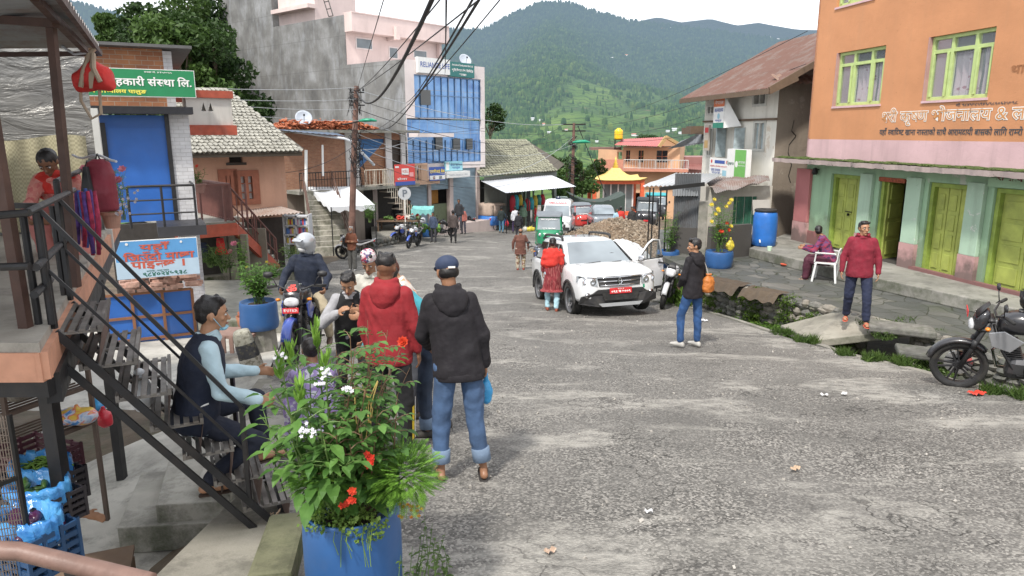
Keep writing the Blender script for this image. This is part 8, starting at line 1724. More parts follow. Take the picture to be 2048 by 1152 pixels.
 if shoe is not None:
  for s in(-1,1):
   q=MB();fd=V((s*.12,1,0)).normalized();sd_=V((fd.y,-fd.x,0));a_=an[s];zb_=-.088
   if slippers:
    q.loft([(a_-fd*.065+V((0,0,zb_-.004)),sd_*.03,fd*.0+V((0,0,.006))),(a_-fd*.04+V((0,0,zb_-.004)),sd_*.038,V((0,0,.009))),(a_+fd*.05+V((0,0,zb_-.004)),sd_*.040,V((0,0,.008))),(a_+fd*.13+V((0,0,zb_-.004)),sd_*.046,V((0,0,.008))),(a_+fd*.185+V((0,0,zb_-.004)),sd_*.026,V((0,0,.006)))],12)
    q.tube([a_+fd*.085+sd_*.042+V((0,0,zb_)),a_+fd*.09+sd_*.02+V((0,0,zb_+.068)),a_+fd*.09-sd_*.02+V((0,0,zb_+.068)),a_+fd*.085-sd_*.042+V((0,0,zb_))],.011,6)
   else:
    q.loft([(a_-fd*.075+V((0,0,zb_+.03)),sd_*.026,V((0,0,.03))),(a_-fd*.045+V((0,0,zb_+.048)),sd_*.040,V((0,0,.050))),(a_+fd*.02+V((0,0,zb_+.045)),sd_*.042,V((0,0,.048))),(a_+fd*.10+V((0,0,zb_+.032)),sd_*.046,V((0,0,.034))),(a_+fd*.165+V((0,0,zb_+.024)),sd_*.040,V((0,0,.025))),(a_+fd*.195+V((0,0,zb_+.020)),sd_*.018,V((0,0,.014)))],14)
   sc(q).build('slipper' if slippers else 'shoe',shoe,root,smooth=True,sub=1 if near else 0)
 if beard is not None:q=MB();q.cap(hv(0,.03,-.035),hv(0,.045,-.085),.058,.042,12);sc(q).build('beard',beard,root,voxel=.012,relax=1)
 if mask is not None:
  q=MB();q.loft([(hv(0,.045,-.10),Hm@V((.030,0,0)),Hm@V((0,.030,0))),(hv(0,.052,-.075),Hm@V((.052,0,0)),Hm@V((0,.050,0))),(hv(0,.052,-.045),Hm@V((.056,0,0)),Hm@V((0,.056,0))),(hv(0,.045,-.02),Hm@V((.040,0,0)),Hm@V((0,.050,0)))],14);
  for s in(-1,1):q.tube([hv(s*.055,.05,-.05),hv(s*.078,.0,-.005)],.003,4)
  sc(q).build('face_mask',mask,root,smooth=True)
 if hat:hat(root,hv,Hm,k,sc)
 root['_k']=k;inf=dict(hands={s:root_pt(root,hands[s]*k)for s in hands},hc=hc*k,hv=hv,Hm=Hm,k=k,an=an,kn=kn,hp=hp,nb=nb,chest=chest,pel=pel,wr=wrs,sc=sc,el=el,sh=sh);del root['_k'];return root,inf
def root_pt(root,p):return rootmat(root)@V(p)
def cap_hat(root,hv,Hm,k,sc):
 q=MB();q.ball(hv(0,-.012,.058),(.088,.106,.072),18,Hm);c=sc(q).build('cap',cloth('navy cap cloth',(.03,.045,.09)),root,voxel=.01,relax=1);q=MB();q.loft([(hv(0,.075,.058),Hm@V((.070,0,0)),Hm@V((0,.0,.006))),(hv(0,.12,.050),Hm@V((.064,0,0)),Hm@V((0,0,.005))),(hv(0,.165,.036),Hm@V((.035,0,0)),Hm@V((0,0,.004)))],14);sc(q).build('peak',cloth('navy cap cloth',(.03,.045,.09)),c,smooth=True)
 q=MB();q.box(hv(0,-.112,.025)*k,(.05,.01,.012));q.build('strap',c_w,c)
def topi_hat(root,hv,Hm,k,sc):
 q=MB();q.loft([(hv(0,-.012,.030),Hm@V((.085,0,0)),Hm@V((0,.102,0))),(hv(0,-.012,.085),Hm@V((.086,0,0)),Hm@V((0,.102,0))),(hv(.01,-.012,.135),Hm@V((.074,0,0)),Hm@V((0,.090,0))),(hv(.015,-.012,.152),Hm@V((.045,0,0)),Hm@V((0,.06,0)))],18);sc(q).build('topi_cap',pattern('dhaka cloth',[(.55,.50,.52),(.35,.04,.08),(.60,.58,.56),(.10,.08,.16),(.58,.35,.38),(.6,.58,.56)],42),root,sub=1)
def helm_hat(root,hv,Hm,k,sc):
 q=MB();q.ball(hv(0,-.012,.035),(.128,.148,.130),20,Hm);q.cap(hv(0,-.04,-.03),hv(0,-.045,-.06),.118,.105,14);o=sc(q).build('helmet',paint('silver helmet paint',(.45,.47,.50),.6,.4),root,voxel=.014,relax=3)
 q=MB();q.loft([(hv(0,.11,.085),Hm@V((.10,0,0)),Hm@V((0,.0,.012))),(hv(0,.155,.055),Hm@V((.085,0,0)),Hm@V((0,0,.010)))],14);sc(q).build('helmet_peak',paint('silver helmet paint',(.45,.47,.50),.6,.4),o,smooth=True)
 q=MB();q.grid(lambda u,v:hv(math.sin((u-.5)*1.9)*.118,math.cos((u-.5)*1.9)*.135+.004,.0+.085*v),14,4);sc(q).build('visor_edge',glassmat('helmet visor',(.02,.02,.025)),o,smooth=True)if 0 else None
def PX(px,Y,dz=0,z=None):
 z=zr(Y)+dz if z is None else z;dep=Y*CP-z*SP;return V(((px-1024)/F*dep,Y,z))
K_=dict

c_blkh,c_redh=cloth('black hoodie cloth',(.012,.010,.013)),cloth('crimson hoodie cloth',(.27,.018,.024));c_jn=jeans('blue denim',(.055,.10,.19));c_djn=jeans('dark denim',(.03,.045,.075));M_slip=mat('black rubber slipper',(.03,.027,.025),.7)
bp_,bi=person('man in black hooded jacket and navy cap holding a small blue bag',PX(920,4.98),12,1.67,c_blkh,c_jn,M_slip,SK1,topstyle='hoodie',hood=True,hairc='under_cap',hat=cap_hat,cuffs=.10,slippers=True,near=2,sp=(-.10,.08),head=(12,-18,0),lL=((-.10,.06,-1),(-.03,-.04,-1)),lR=((.08,-.02,-1),(.14,-.06,-1)),aL=((-.16,.22,-1),(.30,.75,-.60)),aR=((.24,-.06,-1),(.10,.16,-1)),fingers=(.5,.75),girth=1.02,botstyle='track',seed=5)
q=MB();hp_=bi['hands'][1];q.ball(hp_+V((.0,.02,-.15)),(.055,.045,.10),14);q.cap(hp_+V((0,.01,-.05)),hp_+V((0,.0,.0)),.02,.012);tag(q.build('carrier_bag',mat('sky blue plastic',(.05,.32,.62),.3,bmp=.5,bs=20,bd=.02),voxel=.009,wrinkle=.008),'small sky blue plastic bag held in the black-jacketed man\'s right hand','bag')
rp_,ri=person('man in crimson hooded sweatshirt seen from behind, with yellow-striped black trousers',PX(786,5.62),-8,1.66,c_redh,cloth('black track cloth',(.014,.014,.016)),mat('dark shoe',(.03,.03,.03),.6),SK3,topstyle='hoodie',hood=True,hairc='fade',near=2,head=(-6,-6,0),aL=((-.14,.06,-1),(.04,.3,-1)),aR=((.18,-.04,-1),(.06,.18,-1)),lR=((.08,.0,-1),(0,-.04,-1)),lL=((-.06,.0,-1),(0,-.04,-1)),girth=1.08,botstyle='track',seed=8,sleeve=.9)
k=ri['k'];q=MB();kn_,an_=ri['kn'][1],ri['an'][1];dd=(an_-kn_)
for t0,t1,mm_,w_ in((.12,.93,'yellow',.034),(.05,.93,'white',.012)):pass
q.grid(lambda u,v:(kn_+dd*(.10+.72*v)+V((.078-.006*v,-.03,0))*1.0+V((math.cos(-.9+1.2*u)*.008,-.05+.055*u,0)))*k,4,8);stp=q.build('stripe',cloth('yellow stripe cloth',(.75,.55,.03)),rp_,smooth=True)
q=MB();q.grid(lambda u,v:(kn_+dd*(-.05+.9*v)+V((.085-.006*v,.0,0))+V((0,.02*u,0)))*k,2,8);q.build('stripe',cloth('white stripe cloth',(.65,.65,.63)),rp_)
person('balding man in teal shirt bending forward between the two hooded men',PX(872,6.15),80,1.68,cloth('teal shirt cloth',(.05,.30,.36)),c_djn,mat('worn shoe',(.05,.045,.04),.7),SK3,hairc='bald',near=1,sp=(0,.85,.07),head=(0,-38,0),aL=((-.2,.6,-1),(0,.6,-.9)),aR=((.2,.4,-1),(0,.6,-.9)),lL=((-.1,.15,-1),(0,-.05,-1)),lR=((.1,-.1,-1),(0,-.03,-1)),seed=11,cuffs=.05,botstyle='track')
person('person with auburn hair and pale flowered shirt looking down at the centre of the group',PX(838,6.75),100,1.66,pattern('flowered cream cloth',[(.62,.55,.48),(.65,.60,.55),(.60,.30,.15),(.55,.62,.66),(.62,.56,.5)],26),cloth('slate trousers',(.07,.075,.09)),M_slip,SK2,hair=HAIRR,hairc='bob',near=1,sp=(0,.35,.09),head=(10,-34,0),aL=((-.15,.5,-1),(.2,1,-.1)),aR=((.15,.5,-1),(-.2,1,-.1)),seed=12)
person('tall man in patterned topi cap and pale grey shirt standing behind the crimson sweatshirt',PX(757,7.3),175,1.64,cloth('pale grey shirt cloth',(.50,.49,.44)),cloth('beige trousers',(.30,.26,.20)),M_slip,SK1,hairc='short',hat=topi_hat,near=1,sp=(0,.12,.06),head=(0,-22,0),aL=((-.12,.4,-1),(.3,1,.1)),aR=((.12,.4,-1),(-.3,1,.1)),seed=13)
person('young man in black and grey varsity jacket holding his hand over his mouth',PX(712,7.15),190,1.60,cloth('heather grey sleeve',(.36,.36,.38)),cloth('black trousers',(.02,.02,.022)),M_slip,SK2,hairc='short',near=2,sp=(0,.45,.07),head=(-10,-30,0),aR=((.45,.30,-.9),(-.75,.55,.62)),aL=((-.25,.3,-1),(.3,.9,-.4)),vest=cloth('black vest cloth',(.015,.015,.017)),hip=.86,lL=((-.12,.25,-1),(0,-.22,-1)),lR=((.12,.25,-1),(0,-.22,-1)),fingers=(.4,.3),seed=14)
person('person in lilac flowered clothes crouching behind the foreground flowers',PX(640,5.4),20,1.55,pattern('lilac flowered cloth',[(.34,.26,.50),(.40,.32,.58),(.60,.60,.66),(.30,.22,.46)],30),pattern('lilac flowered cloth',[],1),M_slip,SK1,hairc='bun',near=1,hip=.34,sp=(0,.5,.08),head=(0,-30,0),lL=((-.25,.9,.25),(0,-.35,-1)),lR=((.25,.9,.25),(0,-.35,-1)),aL=((-.1,.8,-.5),(.2,.8,-.3)),aR=((.1,.8,-.5),(-.2,.8,-.3)),botstyle='baggy',seed=15)

MS=TR[4]+WD*.36;seatz=MS.z+.06
fa=math.degrees(math.atan2(-hd.x,hd.y))
sp_,si=person('young man in navy waistcoat over pale blue sleeves sitting on the steel stairs',V((MS.x+.0,MS.y,0)),fa+4,1.60,cloth('pale blue shirt cloth',(.44,.58,.64)),cloth('dark navy trousers',(.016,.020,.036)),mat('brown sandal',(.06,.04,.03),.7),SK2,hairc='short',near=2,z=seatz-.34*1.60/1.7+.06,hip=.40,sp=(0,.22,.05),head=(-4,-6,0),aR=((.24,.12,-.95),(.06,.92,-.38)),aL=((-.10,.35,-1),(.15,.85,-.10)),lL=((-.10,1,.02),(-.02,.05,-1)),lR=((.05,.72,-.42),(.0,-.85,-.55)),vest=cloth('navy waistcoat cloth',(.012,.017,.035)),slippers=True,fingers=(.5,.8),seed=21,wr=.8)
hvs=si['hv'];q=MB();q.loft([(hvs(0,.062,-.095),V((.045,0,0)),V((0,.030,0))),(hvs(0,.066,-.078),V((.050,0,0)),V((0,.036,0)))],12);[q.tube([hvs(s*.05,.06,-.085),hvs(s*.082,-.005,.0)],.003,4)for s in(-1,1)];si['sc'](q).build('face_mask',flat('mask blue',(.25,.50,.62)),sp_,smooth=True)
q=MB();c=si['pel']+V((.178,.02,.10));q.tube([(c+V((0,-.05,-.01)))*si['k'],(c+V((.003,0,0)))*si['k'],(c+V((0,.045,.01)))*si['k']],.006,5);q.build('pocket_trim',c_w,sp_)
bag('plastic_bag','crumpled white plastic bag behind the seated man on the steel stairs',V(sp_.location)+V((-.33,.0,.50)),(.07,.09,.11),mat('white bag plastic',(.62,.64,.66),.35),seed=9)

wp_,wi=person('woman in red shawl and salmon dress bending over on the porch',V((pt(118,480,6.1).x+.07,6.25,0)),190,1.55,pattern('salmon dress cloth',[(.55,.20,.17),(.58,.24,.20),(.50,.14,.13),(.60,.28,.24)],40),cloth('salmon skirt cloth',(.52,.20,.18)),M_slip,SK3,hairc='bun',near=1,z=ZP-.01,hip=.30,sp=(0,.70,.10),head=(0,-40,0),lL=((-.2,.95,.35),(0,-.1,-1)),lR=((.2,.95,.35),(0,-.3,-1)),aL=((-.1,.5,-.7),(.35,.9,-.3)),aR=((.1,.5,-.7),(-.35,.9,-.3)),botstyle='baggy',slippers=True,seed=31)
q=MB();k=wi['k'];nb_w,ch_w=wi['nb'],wi['chest'];q.loft([(ch_w-V((0,0,.06)),V((.235,0,0)),V((0,.155,.05))),(ch_w+V((0,0,.05)),V((.235,0,0)),V((0,.15,.05))),(nb_w-V((0,0,.03)),V((.185,0,0)),V((0,.11,.04))),(nb_w+V((0,.02,.03)),V((.09,0,0)),V((0,.08,.02)))],20);wi['sc'](q).build('shawl',cloth('bright red shawl cloth',(.55,.035,.025),bmp=.8),wp_,voxel=.012,relax=2,wrinkle=.014,seed=4)

rd_,rdi=person('rider in navy jacket, silver helmet and white mask on the om motorcycle',RBP+V((.0,.42,0)),184,1.70,cloth('navy jacket cloth',(.014,.020,.038)),cloth('khaki trousers',(.34,.29,.20)),mat('brown shoe',(.08,.05,.035),.6),SK1,hairc='under_cap',hat=helm_hat,mask=flat('white mask',(.66,.66,.66)),near=1,z=RBP.z-.0,hip=.86,sp=(0,.10),head=(-38,0,0),aL=((-.42,.35,-.85),(.0,.95,-.52)),aR=((.42,.35,-.85),(.0,.95,-.52)),lL=((-.42,.80,-.42),(-.05,-.30,-1)),lR=((.42,.80,-.42),(.05,-.30,-1)),fingers=(.8,.8),seed=41,girth=1.06)

person('old man in brown jacket with folded arms standing before the silver motorcycle',gp(706,541),172,1.58,cloth('rust brown jacket',(.15,.055,.03)),cloth('grey baggy trousers',(.09,.09,.085)),mat('grey shoe',(.2,.2,.2),.7),SK1,hair=HAIRG,hairc='short',beard=HAIRG,near=1,aL=((-.2,.15,-1),(.95,.45,.12)),aR=((.2,.15,-1),(-.95,.45,.05)),botstyle='baggy',seed=51)
ws_,wsi=person('woman in bright red shawl and pale blue trousers walking away beside the white car',PX(1104,15.9),-4,1.66,pattern('maroon striped cloth',[(.20,.02,.03),(.26,.04,.045),(.14,.015,.02),(.32,.10,.09)],30,(3,3,.25)),cloth('pale blue cotton',(.38,.58,.66),bmp=.8),mat('rust sandal',(.25,.06,.03),.6),SK1,hairc='bun',near=1,topstyle='kurta',hem=.34,sleeve=.8,botstyle='track',lL=((-.05,.12,-1),(0,-.05,-1)),lR=((.05,-.05,-1),(0,-.25,-1)),seed=52,wr=1.3)
q=MB();nbw,chw=wsi['nb'],wsi['chest'];q.loft([(chw+V((-.05,-.03,-.30)),V((.10,0,0)),V((0,.06,0))),(chw+V((-.03,-.03,-.12)),V((.19,0,0)),V((0,.14,0))),(chw+V((0,-.01,.02)),V((.205,0,0)),V((0,.145,0))),(nbw-V((0,0,.06)),V((.19,0,0)),V((0,.12,0))),(nbw+V((0,0,.03)),V((.10,0,0)),V((0,.09,0)))],20);q.cap(wsi['sh'][-1],wsi['el'][-1],.07,.075);q.cap(wsi['sh'][1],wsi['el'][1],.07,.075);wsi['sc'](q).build('shawl',cloth('bright red shawl cloth',(.55,.035,.025)),ws_,voxel=.014,relax=2,wrinkle=.02,seed=4)
person('woman in brown woollen top and flowered trousers walking away down the road',PX(1041,25.9),2,1.50,cloth('brown wool',(.13,.055,.04)),pattern('flowered baggy trousers',[(.45,.40,.30),(.20,.10,.08),(.50,.45,.38),(.30,.22,.12)],18),mat('red sandal',(.35,.05,.03),.6),SK1,hairc='under_cap',near=1,topstyle='kurta',hem=.14,girth=1.22,aL=((-.4,0,-1),(-.05,.05,-1)),aR=((.4,0,-1),(.05,.05,-1)),botstyle='baggy',lR=((.05,.1,-1),(0,-.1,-1)),seed=53)
gm_,gi=person('man in black hooded jacket and blue jeans with an orange drawstring bag on his back',PX(1380,10.9),38,1.70,c_blkh,jeans('mid blue denim',(.025,.075,.20)),mat('grey trainers',(.42,.41,.38),.6),SK2,topstyle='hoodie',hood=True,hairc='short',near=2,head=(50,-6,0),lL=((-.12,.28,-1),(-.08,-.12,-1)),lR=((.06,-.06,-1),(.02,-.03,-1)),aL=((-.2,.1,-1),(.5,.7,-.7)),aR=((.22,.0,-1),(.0,.6,-.8)),seed=54)
k=gi['k'];dg_=thing('drawstring_bag','orange leather drawstring bag hanging on the back of the black-jacketed man','bag',rootmat(gm_)@((gi['pel']+V((.17,-.15,.10)))*k),R(38));q=MB();q.loft([((0,0,-.15),(.05,0,0),(0,.04,0)),((0,0,-.13),(.115,0,0),(0,.075,0)),((0,0,-.03),(.125,0,0),(0,.085,0)),((0,0,.07),(.10,0,0),(0,.07,0)),((0,0,.12),(.035,0,0),(0,.03,0)),((0,0,.15),(.06,0,0),(0,.05,0))],18);q.build('sack',mat('orange leather',(.46,.15,.03),.5,bmp=.5,bs=18,bd=.02),dg_,voxel=.009,wrinkle=.008);q=MB();q.tube([(0,.0,.12),(-.02,.05,.28),(-.07,.10,.42)],.007,5);q.build('cord',flat('pale cord',(.4,.38,.36)),dg_)
person('man in maroon hooded sweatshirt and navy track trousers walking on the concrete crossing',PX(1708,11.65,z=-3.165),158,1.70,cloth('maroon sweatshirt cloth',(.20,.014,.03)),cloth('navy track cloth',(.018,.024,.055)),mat('coral slipper',(.60,.12,.07),.6),SK2,topstyle='hoodie',hood=True,hairc='short',near=2,slippers=True,head=(22,0,0),girth=1.14,lL=((-.10,.30,-1),(-.05,.05,-1)),lR=((.06,-.02,-1),(.0,-.42,-1)),aL=((-.26,.02,-1),(-.06,.2,-1)),aR=((.28,.05,-1),(.04,.25,-1)),botstyle='track',seed=55,wr=.7)
person('woman in purple patterned shawl sitting on the white plastic chair',PX(1653,15.5,z=-3.2),60,1.66,pattern('purple patterned cloth',[(.16,.02,.07),(.22,.04,.10),(.06,.02,.06),(.26,.03,.06),(.12,.05,.14)],16,(1,1,2)),cloth('dark maroon cloth',(.07,.015,.03)),M_slip,SK2,hairc='bun',near=1,hip=.50,sp=(0,.38,.08),head=(-75,0,0),lL=((-.12,1,-.05),(0,.05,-1)),lR=((.12,1,-.05),(0,.05,-1)),aL=((-.15,.45,-1),(.2,1,.1)),aR=((.15,.45,-1),(-.2,1,.1)),botstyle='baggy',girth=1.18,slippers=True,seed=56)

FARP=[(907,486,'man in brown waistcoat and black trousers walking away past the parked motorcycles',0,(.09,.07,.065),(.012,.012,.014),1.66,'short'),
 (927,468,'man in red and cream checked shirt talking beside the motorcycles',150,(.35,.12,.10),(.05,.05,.07),1.62,'short'),
 (918,455,'man in dark jacket sitting high behind the row of motorcycles',170,(.03,.03,.035),(.05,.05,.06),1.7,'short'),
 (962,459,'man in dark grey jacket walking past the blue three-wheeler',15,(.045,.05,.05),(.05,.045,.04),1.66,'short'),
 (1003,466,'person in black waistcoat and blue jeans behind the blue three-wheeler',-10,(.02,.03,.03),(.08,.20,.30),1.6,'short'),
 (1030,467,'person in white T-shirt and purple trousers walking away',5,(.55,.56,.60),(.06,.04,.10),1.62,'short'),
 (1037,478,'person in black shirt walking just ahead of the woman in brown',0,(.02,.02,.025),(.03,.03,.035),1.5,'short'),
 (1046,458,'man in green and white tracksuit top with white cap by the awning post',170,(.22,.34,.24),(.09,.09,.06),1.66,'short'),
 (793,452,'vendor in black jacket behind the vegetable table',165,(.02,.02,.022),(.03,.03,.035),1.66,'short'),
 (820,450,'vendor in green coat beside the parking sign',150,(.04,.09,.03),(.06,.05,.04),1.66,'short'),
 (866,462,'person sitting by a motorcycle with dark cap near the pillar',160,(.05,.07,.12),(.05,.05,.06),1.5,'short'),
 (1071,452,'child in red dress in the shade beneath the tin awning',90,(.50,.03,.04),(.50,.03,.04),1.1,'short'),
 (1234,432,'small figure in pale blue beyond the gravel heap',180,(.30,.45,.55),(.10,.10,.12),1.5,'short'),
 (1241,433,'small figure in red beyond the gravel heap',0,(.55,.04,.03),(.05,.05,.06),1.6,'short'),
 (1264,432,'small figure in dark clothes left of the black three-wheeler',170,(.03,.03,.03),(.03,.03,.03),1.6,'short')]
for i,(px,py,lb,fa_,c1,c2,h_,hc_)in enumerate(FARP):
 P_=gp(px,py)if i<12 else V((pt(px,430,38).x,38,zr(38)+.2))
 if i in(2,8,9):P_=V((pt(px,430,40.0).x,40.0,zr(40)+.45))
 if i==10:P_=V((pt(px,430,36).x,36,zr(36)+.1))
 if i==11:P_=V((pt(px,430,47).x,47,zr(47)+.5))
 st_=.25 if i not in(1,8,9,10)else.03
 person(lb,P_,fa_,h_,cloth('far top %d'%i,c1),cloth('far trousers %d'%i,c2),M_slip,SK3,near=0,lL=((-.08,st_,-1),(0,-.1,-1)),lR=((.08,-st_*.6,-1),(0,-st_,-1)),aL=((-.25,-.1,-1),(-.05,.1,-1)),aR=((.25,.1,-1),(.05,.3,-1)),seed=60+i)

person('vendor reaching an arm over the maroon crate from behind the mesh screen',V((pt(-30,900,3.7).x-.42,3.95,0)),-70,1.6,cloth('dark checked sleeve',(.05,.045,.05)),cloth('dark trousers',(.03,.03,.03)),M_slip,SK2,near=1,z=-3.05,hip=.30,sp=(0,.35,.08),head=(0,-25,0),lL=((-.2,.9,.3),(0,-.3,-1)),lR=((.2,.9,.3),(0,-.3,-1)),aL=((-.1,.6,-.2),(.1,1,-.3)),aR=((.1,.2,-1),(.0,.6,-.8)),sleeve=.5,seed=80)

def chair(P,rz):
 root=thing('plastic_chair','white plastic armchair on the paved terrace','chair',P,rz);m_=mat('white plastic',(.66,.67,.66),.4)
 q=MB();q.box((0,0,.42),(.46,.44,.03));q.box((0,.22,.41),(.46,.02,.05));q.build('seat',m_,root,bevel=.012)
 for x in(-1,1):
  for y in(-1,1):q=MB();q.bar((x*.21,y*.19,.42),(x*.25,y*.24,0),.045,.045);q.build('leg',m_,root,bevel=.01)
  q=MB();q.tube([(x*.24,-.20,.64),(x*.26,.05,.65),(x*.25,.20,.63),(x*.23,.22,.44)],.018,8);q.box((x*.25,.02,.655),(.05,.40,.02));q.build('armrest',m_,root,bevel=.008)
 q=MB();q.box((0,-.22,.47),(.44,.03,.05));q.box((0,-.25,.70),(.40,.03,.06));[q.bar((x,-.22,.45),(x,-.25,.72),.04,.02)for x in(-.2,-.1,0,.1,.2)];q.build('backrest',m_,root,bevel=.008)
chair(PX(1647,15.45,z=-3.2)+V((.02,-.02,0)),R(60))
# ================================================================== PLANTS, DRUMS, STALL GOODS, LITTER
def leaf(mb,b,d,n,L,W,curl=.25):
 """ovate leaf: base b, direction d, normal n"""
 d=V(d).normalized();s=d.cross(V(n)).normalized();n=s.cross(d).normalized();b=V(b)
 m1,m2=b+d*L*.35-n*L*.02,b+d*L*.72-n*L*curl*.35;t=b+d*L-n*L*curl
 mb.add([b,b+d*L*.15+s*W*.34+n*L*.04,b+d*L*.42+s*W*.5+n*L*.05,b+d*L*.76+s*W*.30-n*L*curl*.3,t,b+d*L*.76-s*W*.30-n*L*curl*.3,b+d*L*.42-s*W*.5+n*L*.05,b+d*L*.15-s*W*.34+n*L*.04,m1,m2],
  [(0,1,2,8),(0,8,6,7),(8,2,3,9),(8,9,5,6),(9,3,4),(9,4,5)])
def stemplant(st,lf,base,tip,n_nodes,leafL,comp=3,rad=.005,rr=random,droop=.2,start=.15,bend=.05,wl=.55,spread=1.0):
 base,tip=V(base),V(tip);mid=(base+tip)/2+V((rr.uniform(-bend,bend),rr.uniform(-bend,bend),.02));pts=[base,lp(base,mid,.5)+V((rr.uniform(-.01,.01),0,0)),mid,lp(mid,tip,.5),tip];st.tube(pts,[rad,rad*.9,rad*.75,rad*.55,rad*.3],6)
 for k in range(n_nodes):
  t=start+(1-start)*(k+rr.random()*.5)/n_nodes;i=min(int(t*4),3);c=lp(pts[i],pts[i+1],t*4-i);a=k*2.4+rr.uniform(-.4,.4);L_=leafL*(1.15-.55*t)*rr.uniform(.75,1.2)
  dirp=V((math.cos(a),math.sin(a),rr.uniform(.15,.6)))*spread;
  if comp>1:
   e=c+dirp.normalized()*L_*1.5;st.tube([c,lp(c,e,.5)+V((0,0,.01)),e],[.0025,.002,.0015],4,False)
   leaf(lf,e,dirp+V((0,0,-droop*2)),(0,0,1),L_,L_*wl)
   for j in range((comp-1)//2):
    p=lp(c,e,.45+.35*j);sd_=V((-math.sin(a),math.cos(a),.1));
    for s in(-1,1):leaf(lf,p,sd_*s+dirp*.5+V((0,0,-droop)),(0,0,1),L_*.8,L_*wl*.8)
  else:leaf(lf,c,dirp+V((0,0,-droop)),(0,0,1),L_*1.3,L_*wl*1.2)
def flower(mb,c,r,n=6,up=(0,-.4,1),layers=1):
 c=V(c);up=V(up).normalized();u,v=perp(up)
 for l in range(layers):
  rl=r*(1-.22*l)
  for k in range(n):a=2*PI*(k+.5*l)/n;d=u*math.cos(a)+v*math.sin(a)+up*(.15+.45*l);leaf(mb,c+up*l*r*.1,d,up,rl,rl*.75,-.15)
def feathery(mb,c,d,L,rr):
 """one pinnate marigold leaf"""
 d=V(d).normalized();s=d.cross(V((0,0,1))).normalized();n=9
 for k in range(n):
  p=V(c)+d*L*(k+1)/n-V((0,0,L*.25*(k/n)**2));w_=L*.33*math.sin(PI*(k+1.2)/(n+1.5))
  for sg in(-1,1):
   e=p+(s*sg+d*.55-V((0,0,.15))).normalized()*w_;q=(e-p).cross(V((0,0,1))).normalized()*w_*.13;mb.add([p,lp(p,e,.5)+q,e,lp(p,e,.5)-q],[(0,1,2,3)])
 mb.tube([V(c),V(c)+d*L*.5-V((0,0,L*.06)),V(c)+d*L-V((0,0,L*.25))],.0012,3,False)
M_stem=mat('green stem',(.10,.17,.04),.6);M_rstem=mat('reddish stem',(.16,.09,.05),.6);M_lfR=leafmat('rose leaves',(.05,.13,.03),(.13,.26,.06),6);M_lfD=leafmat('dahlia leaves',(.045,.125,.025),(.14,.28,.06),6);M_lfM=leafmat('marigold leaves',(.10,.24,.03),(.24,.44,.07),8);M_lfW=leafmat('weed leaves',(.045,.09,.02),(.12,.19,.045),5);M_lfS=leafmat('shrub leaves',(.05,.14,.02),(.14,.28,.05),5)
M_fred=leafmat('red petals',(.55,.03,.02),(.70,.08,.03),9,.2);M_fwht=leafmat('white petals',(.62,.62,.66),(.75,.74,.78),9,.2);M_fyel=leafmat('yellow petals',(.62,.48,.04),(.75,.62,.10),9,.2);M_fpnk=leafmat('pink petals',(.60,.12,.22),(.75,.30,.35),9,.2);M_forg=leafmat('orange petals',(.65,.20,.03),(.75,.30,.05),9,.2)
M_drum=mat('blue plastic drum',(.028,.10,.27),.42,var=.15,scale=3,dirt=.4,dcol=(.10,.12,.16),bmp=.12,bs=14,bd=.01,obj=True);M_earth=mat('potting soil',(.05,.035,.022),.95,bmp=.8,bs=30,bd=.02)
def drum(name,label,P,r,h,cat='drum',taper=.93,m_=None):
 root=thing(name,label,cat,P);q=MB();q.lathe((0,0,0),[(r*taper*.97,0),(r*taper,.01),(r*(taper+.04),h*.2),(r,h*.55),(r,h*.80),(r*.985,h*.9),(r*.96,h*.985),(r*.95,h),(r*.90,h),(r*.88,h*.9)],40);q.build('shell',m_ or M_drum,root,smooth=True);q=MB();q.lathe((0,0,0),[(r*.88,h*.88),(.0,h*.93)],24);q.build('soil',M_earth,root);return root

FD=V((-.80,3.22,0));FD.z=zr(3.22)-.12;rimz=-1.80;drum('planter_drum','large blue plastic drum planted with tall flowers in the foreground',FD,.242,rimz-FD.z)
rr=random.Random(17);T0_=V((FD.x,FD.y,rimz-.05))
fp=thing('flowering_plants','tall mixed bush of roses, dahlias and phlox growing in the foreground blue drum','flowering plant',T0_)
st_,lfR,lfD=MB(),MB(),MB()
def fgp(px,py,Y=3.2):return pt(px,py,Y)
for(px,py,Y,n)in((735,640,3.25,16),(700,665,3.05,15),(775,660,3.4,15),(800,700,3.35,13),(672,700,3.2,14),(748,720,3.0,14),(780,740,3.1,13),(715,760,3.0,13),(820,735,3.45,10),(690,800,2.95,12),(755,820,2.95,12),(725,690,3.4,13),(650,760,3.35,12),(795,790,3.0,11),(710,700,2.95,14),(745,690,3.1,14),(690,730,3.1,14),(765,780,3.2,13),(720,830,2.85,12),(670,850,2.85,11),(735,770,2.85,13),(790,840,3.1,10),(650,880,2.9,9),(700,890,2.8,9)):
 b=T0_+V((rr.uniform(-.08,.12),rr.uniform(-.12,.1),0));stemplant(st_,lfR,b,fgp(px,py,Y),n,.074,5,.005,rr,.25,.16,.05,.68)
st_.build('rose_stem',M_rstem,fp,w=True);lfR.build('rose_leaves',M_lfR,fp,w=True)
st_=MB()
for(px,py,Y,n)in((585,690,3.1,11),(632,655,3.25,10),(540,770,3.0,9),(560,715,3.25,9),(600,770,2.9,10),(650,720,3.0,10),(520,830,3.1,7),(575,860,2.85,8),(640,840,2.8,9),(620,740,3.4,9),(560,800,2.95,10),(610,820,2.8,9),(590,900,2.8,7),(650,900,2.75,7),(545,900,2.95,6),(700,920,2.75,6)):
 b=T0_+V((rr.uniform(-.18,.02),rr.uniform(-.15,.1),0));stemplant(st_,lfD,b,fgp(px,py,Y),n,.115,3,.007,rr,.30,.14,.05,.52)
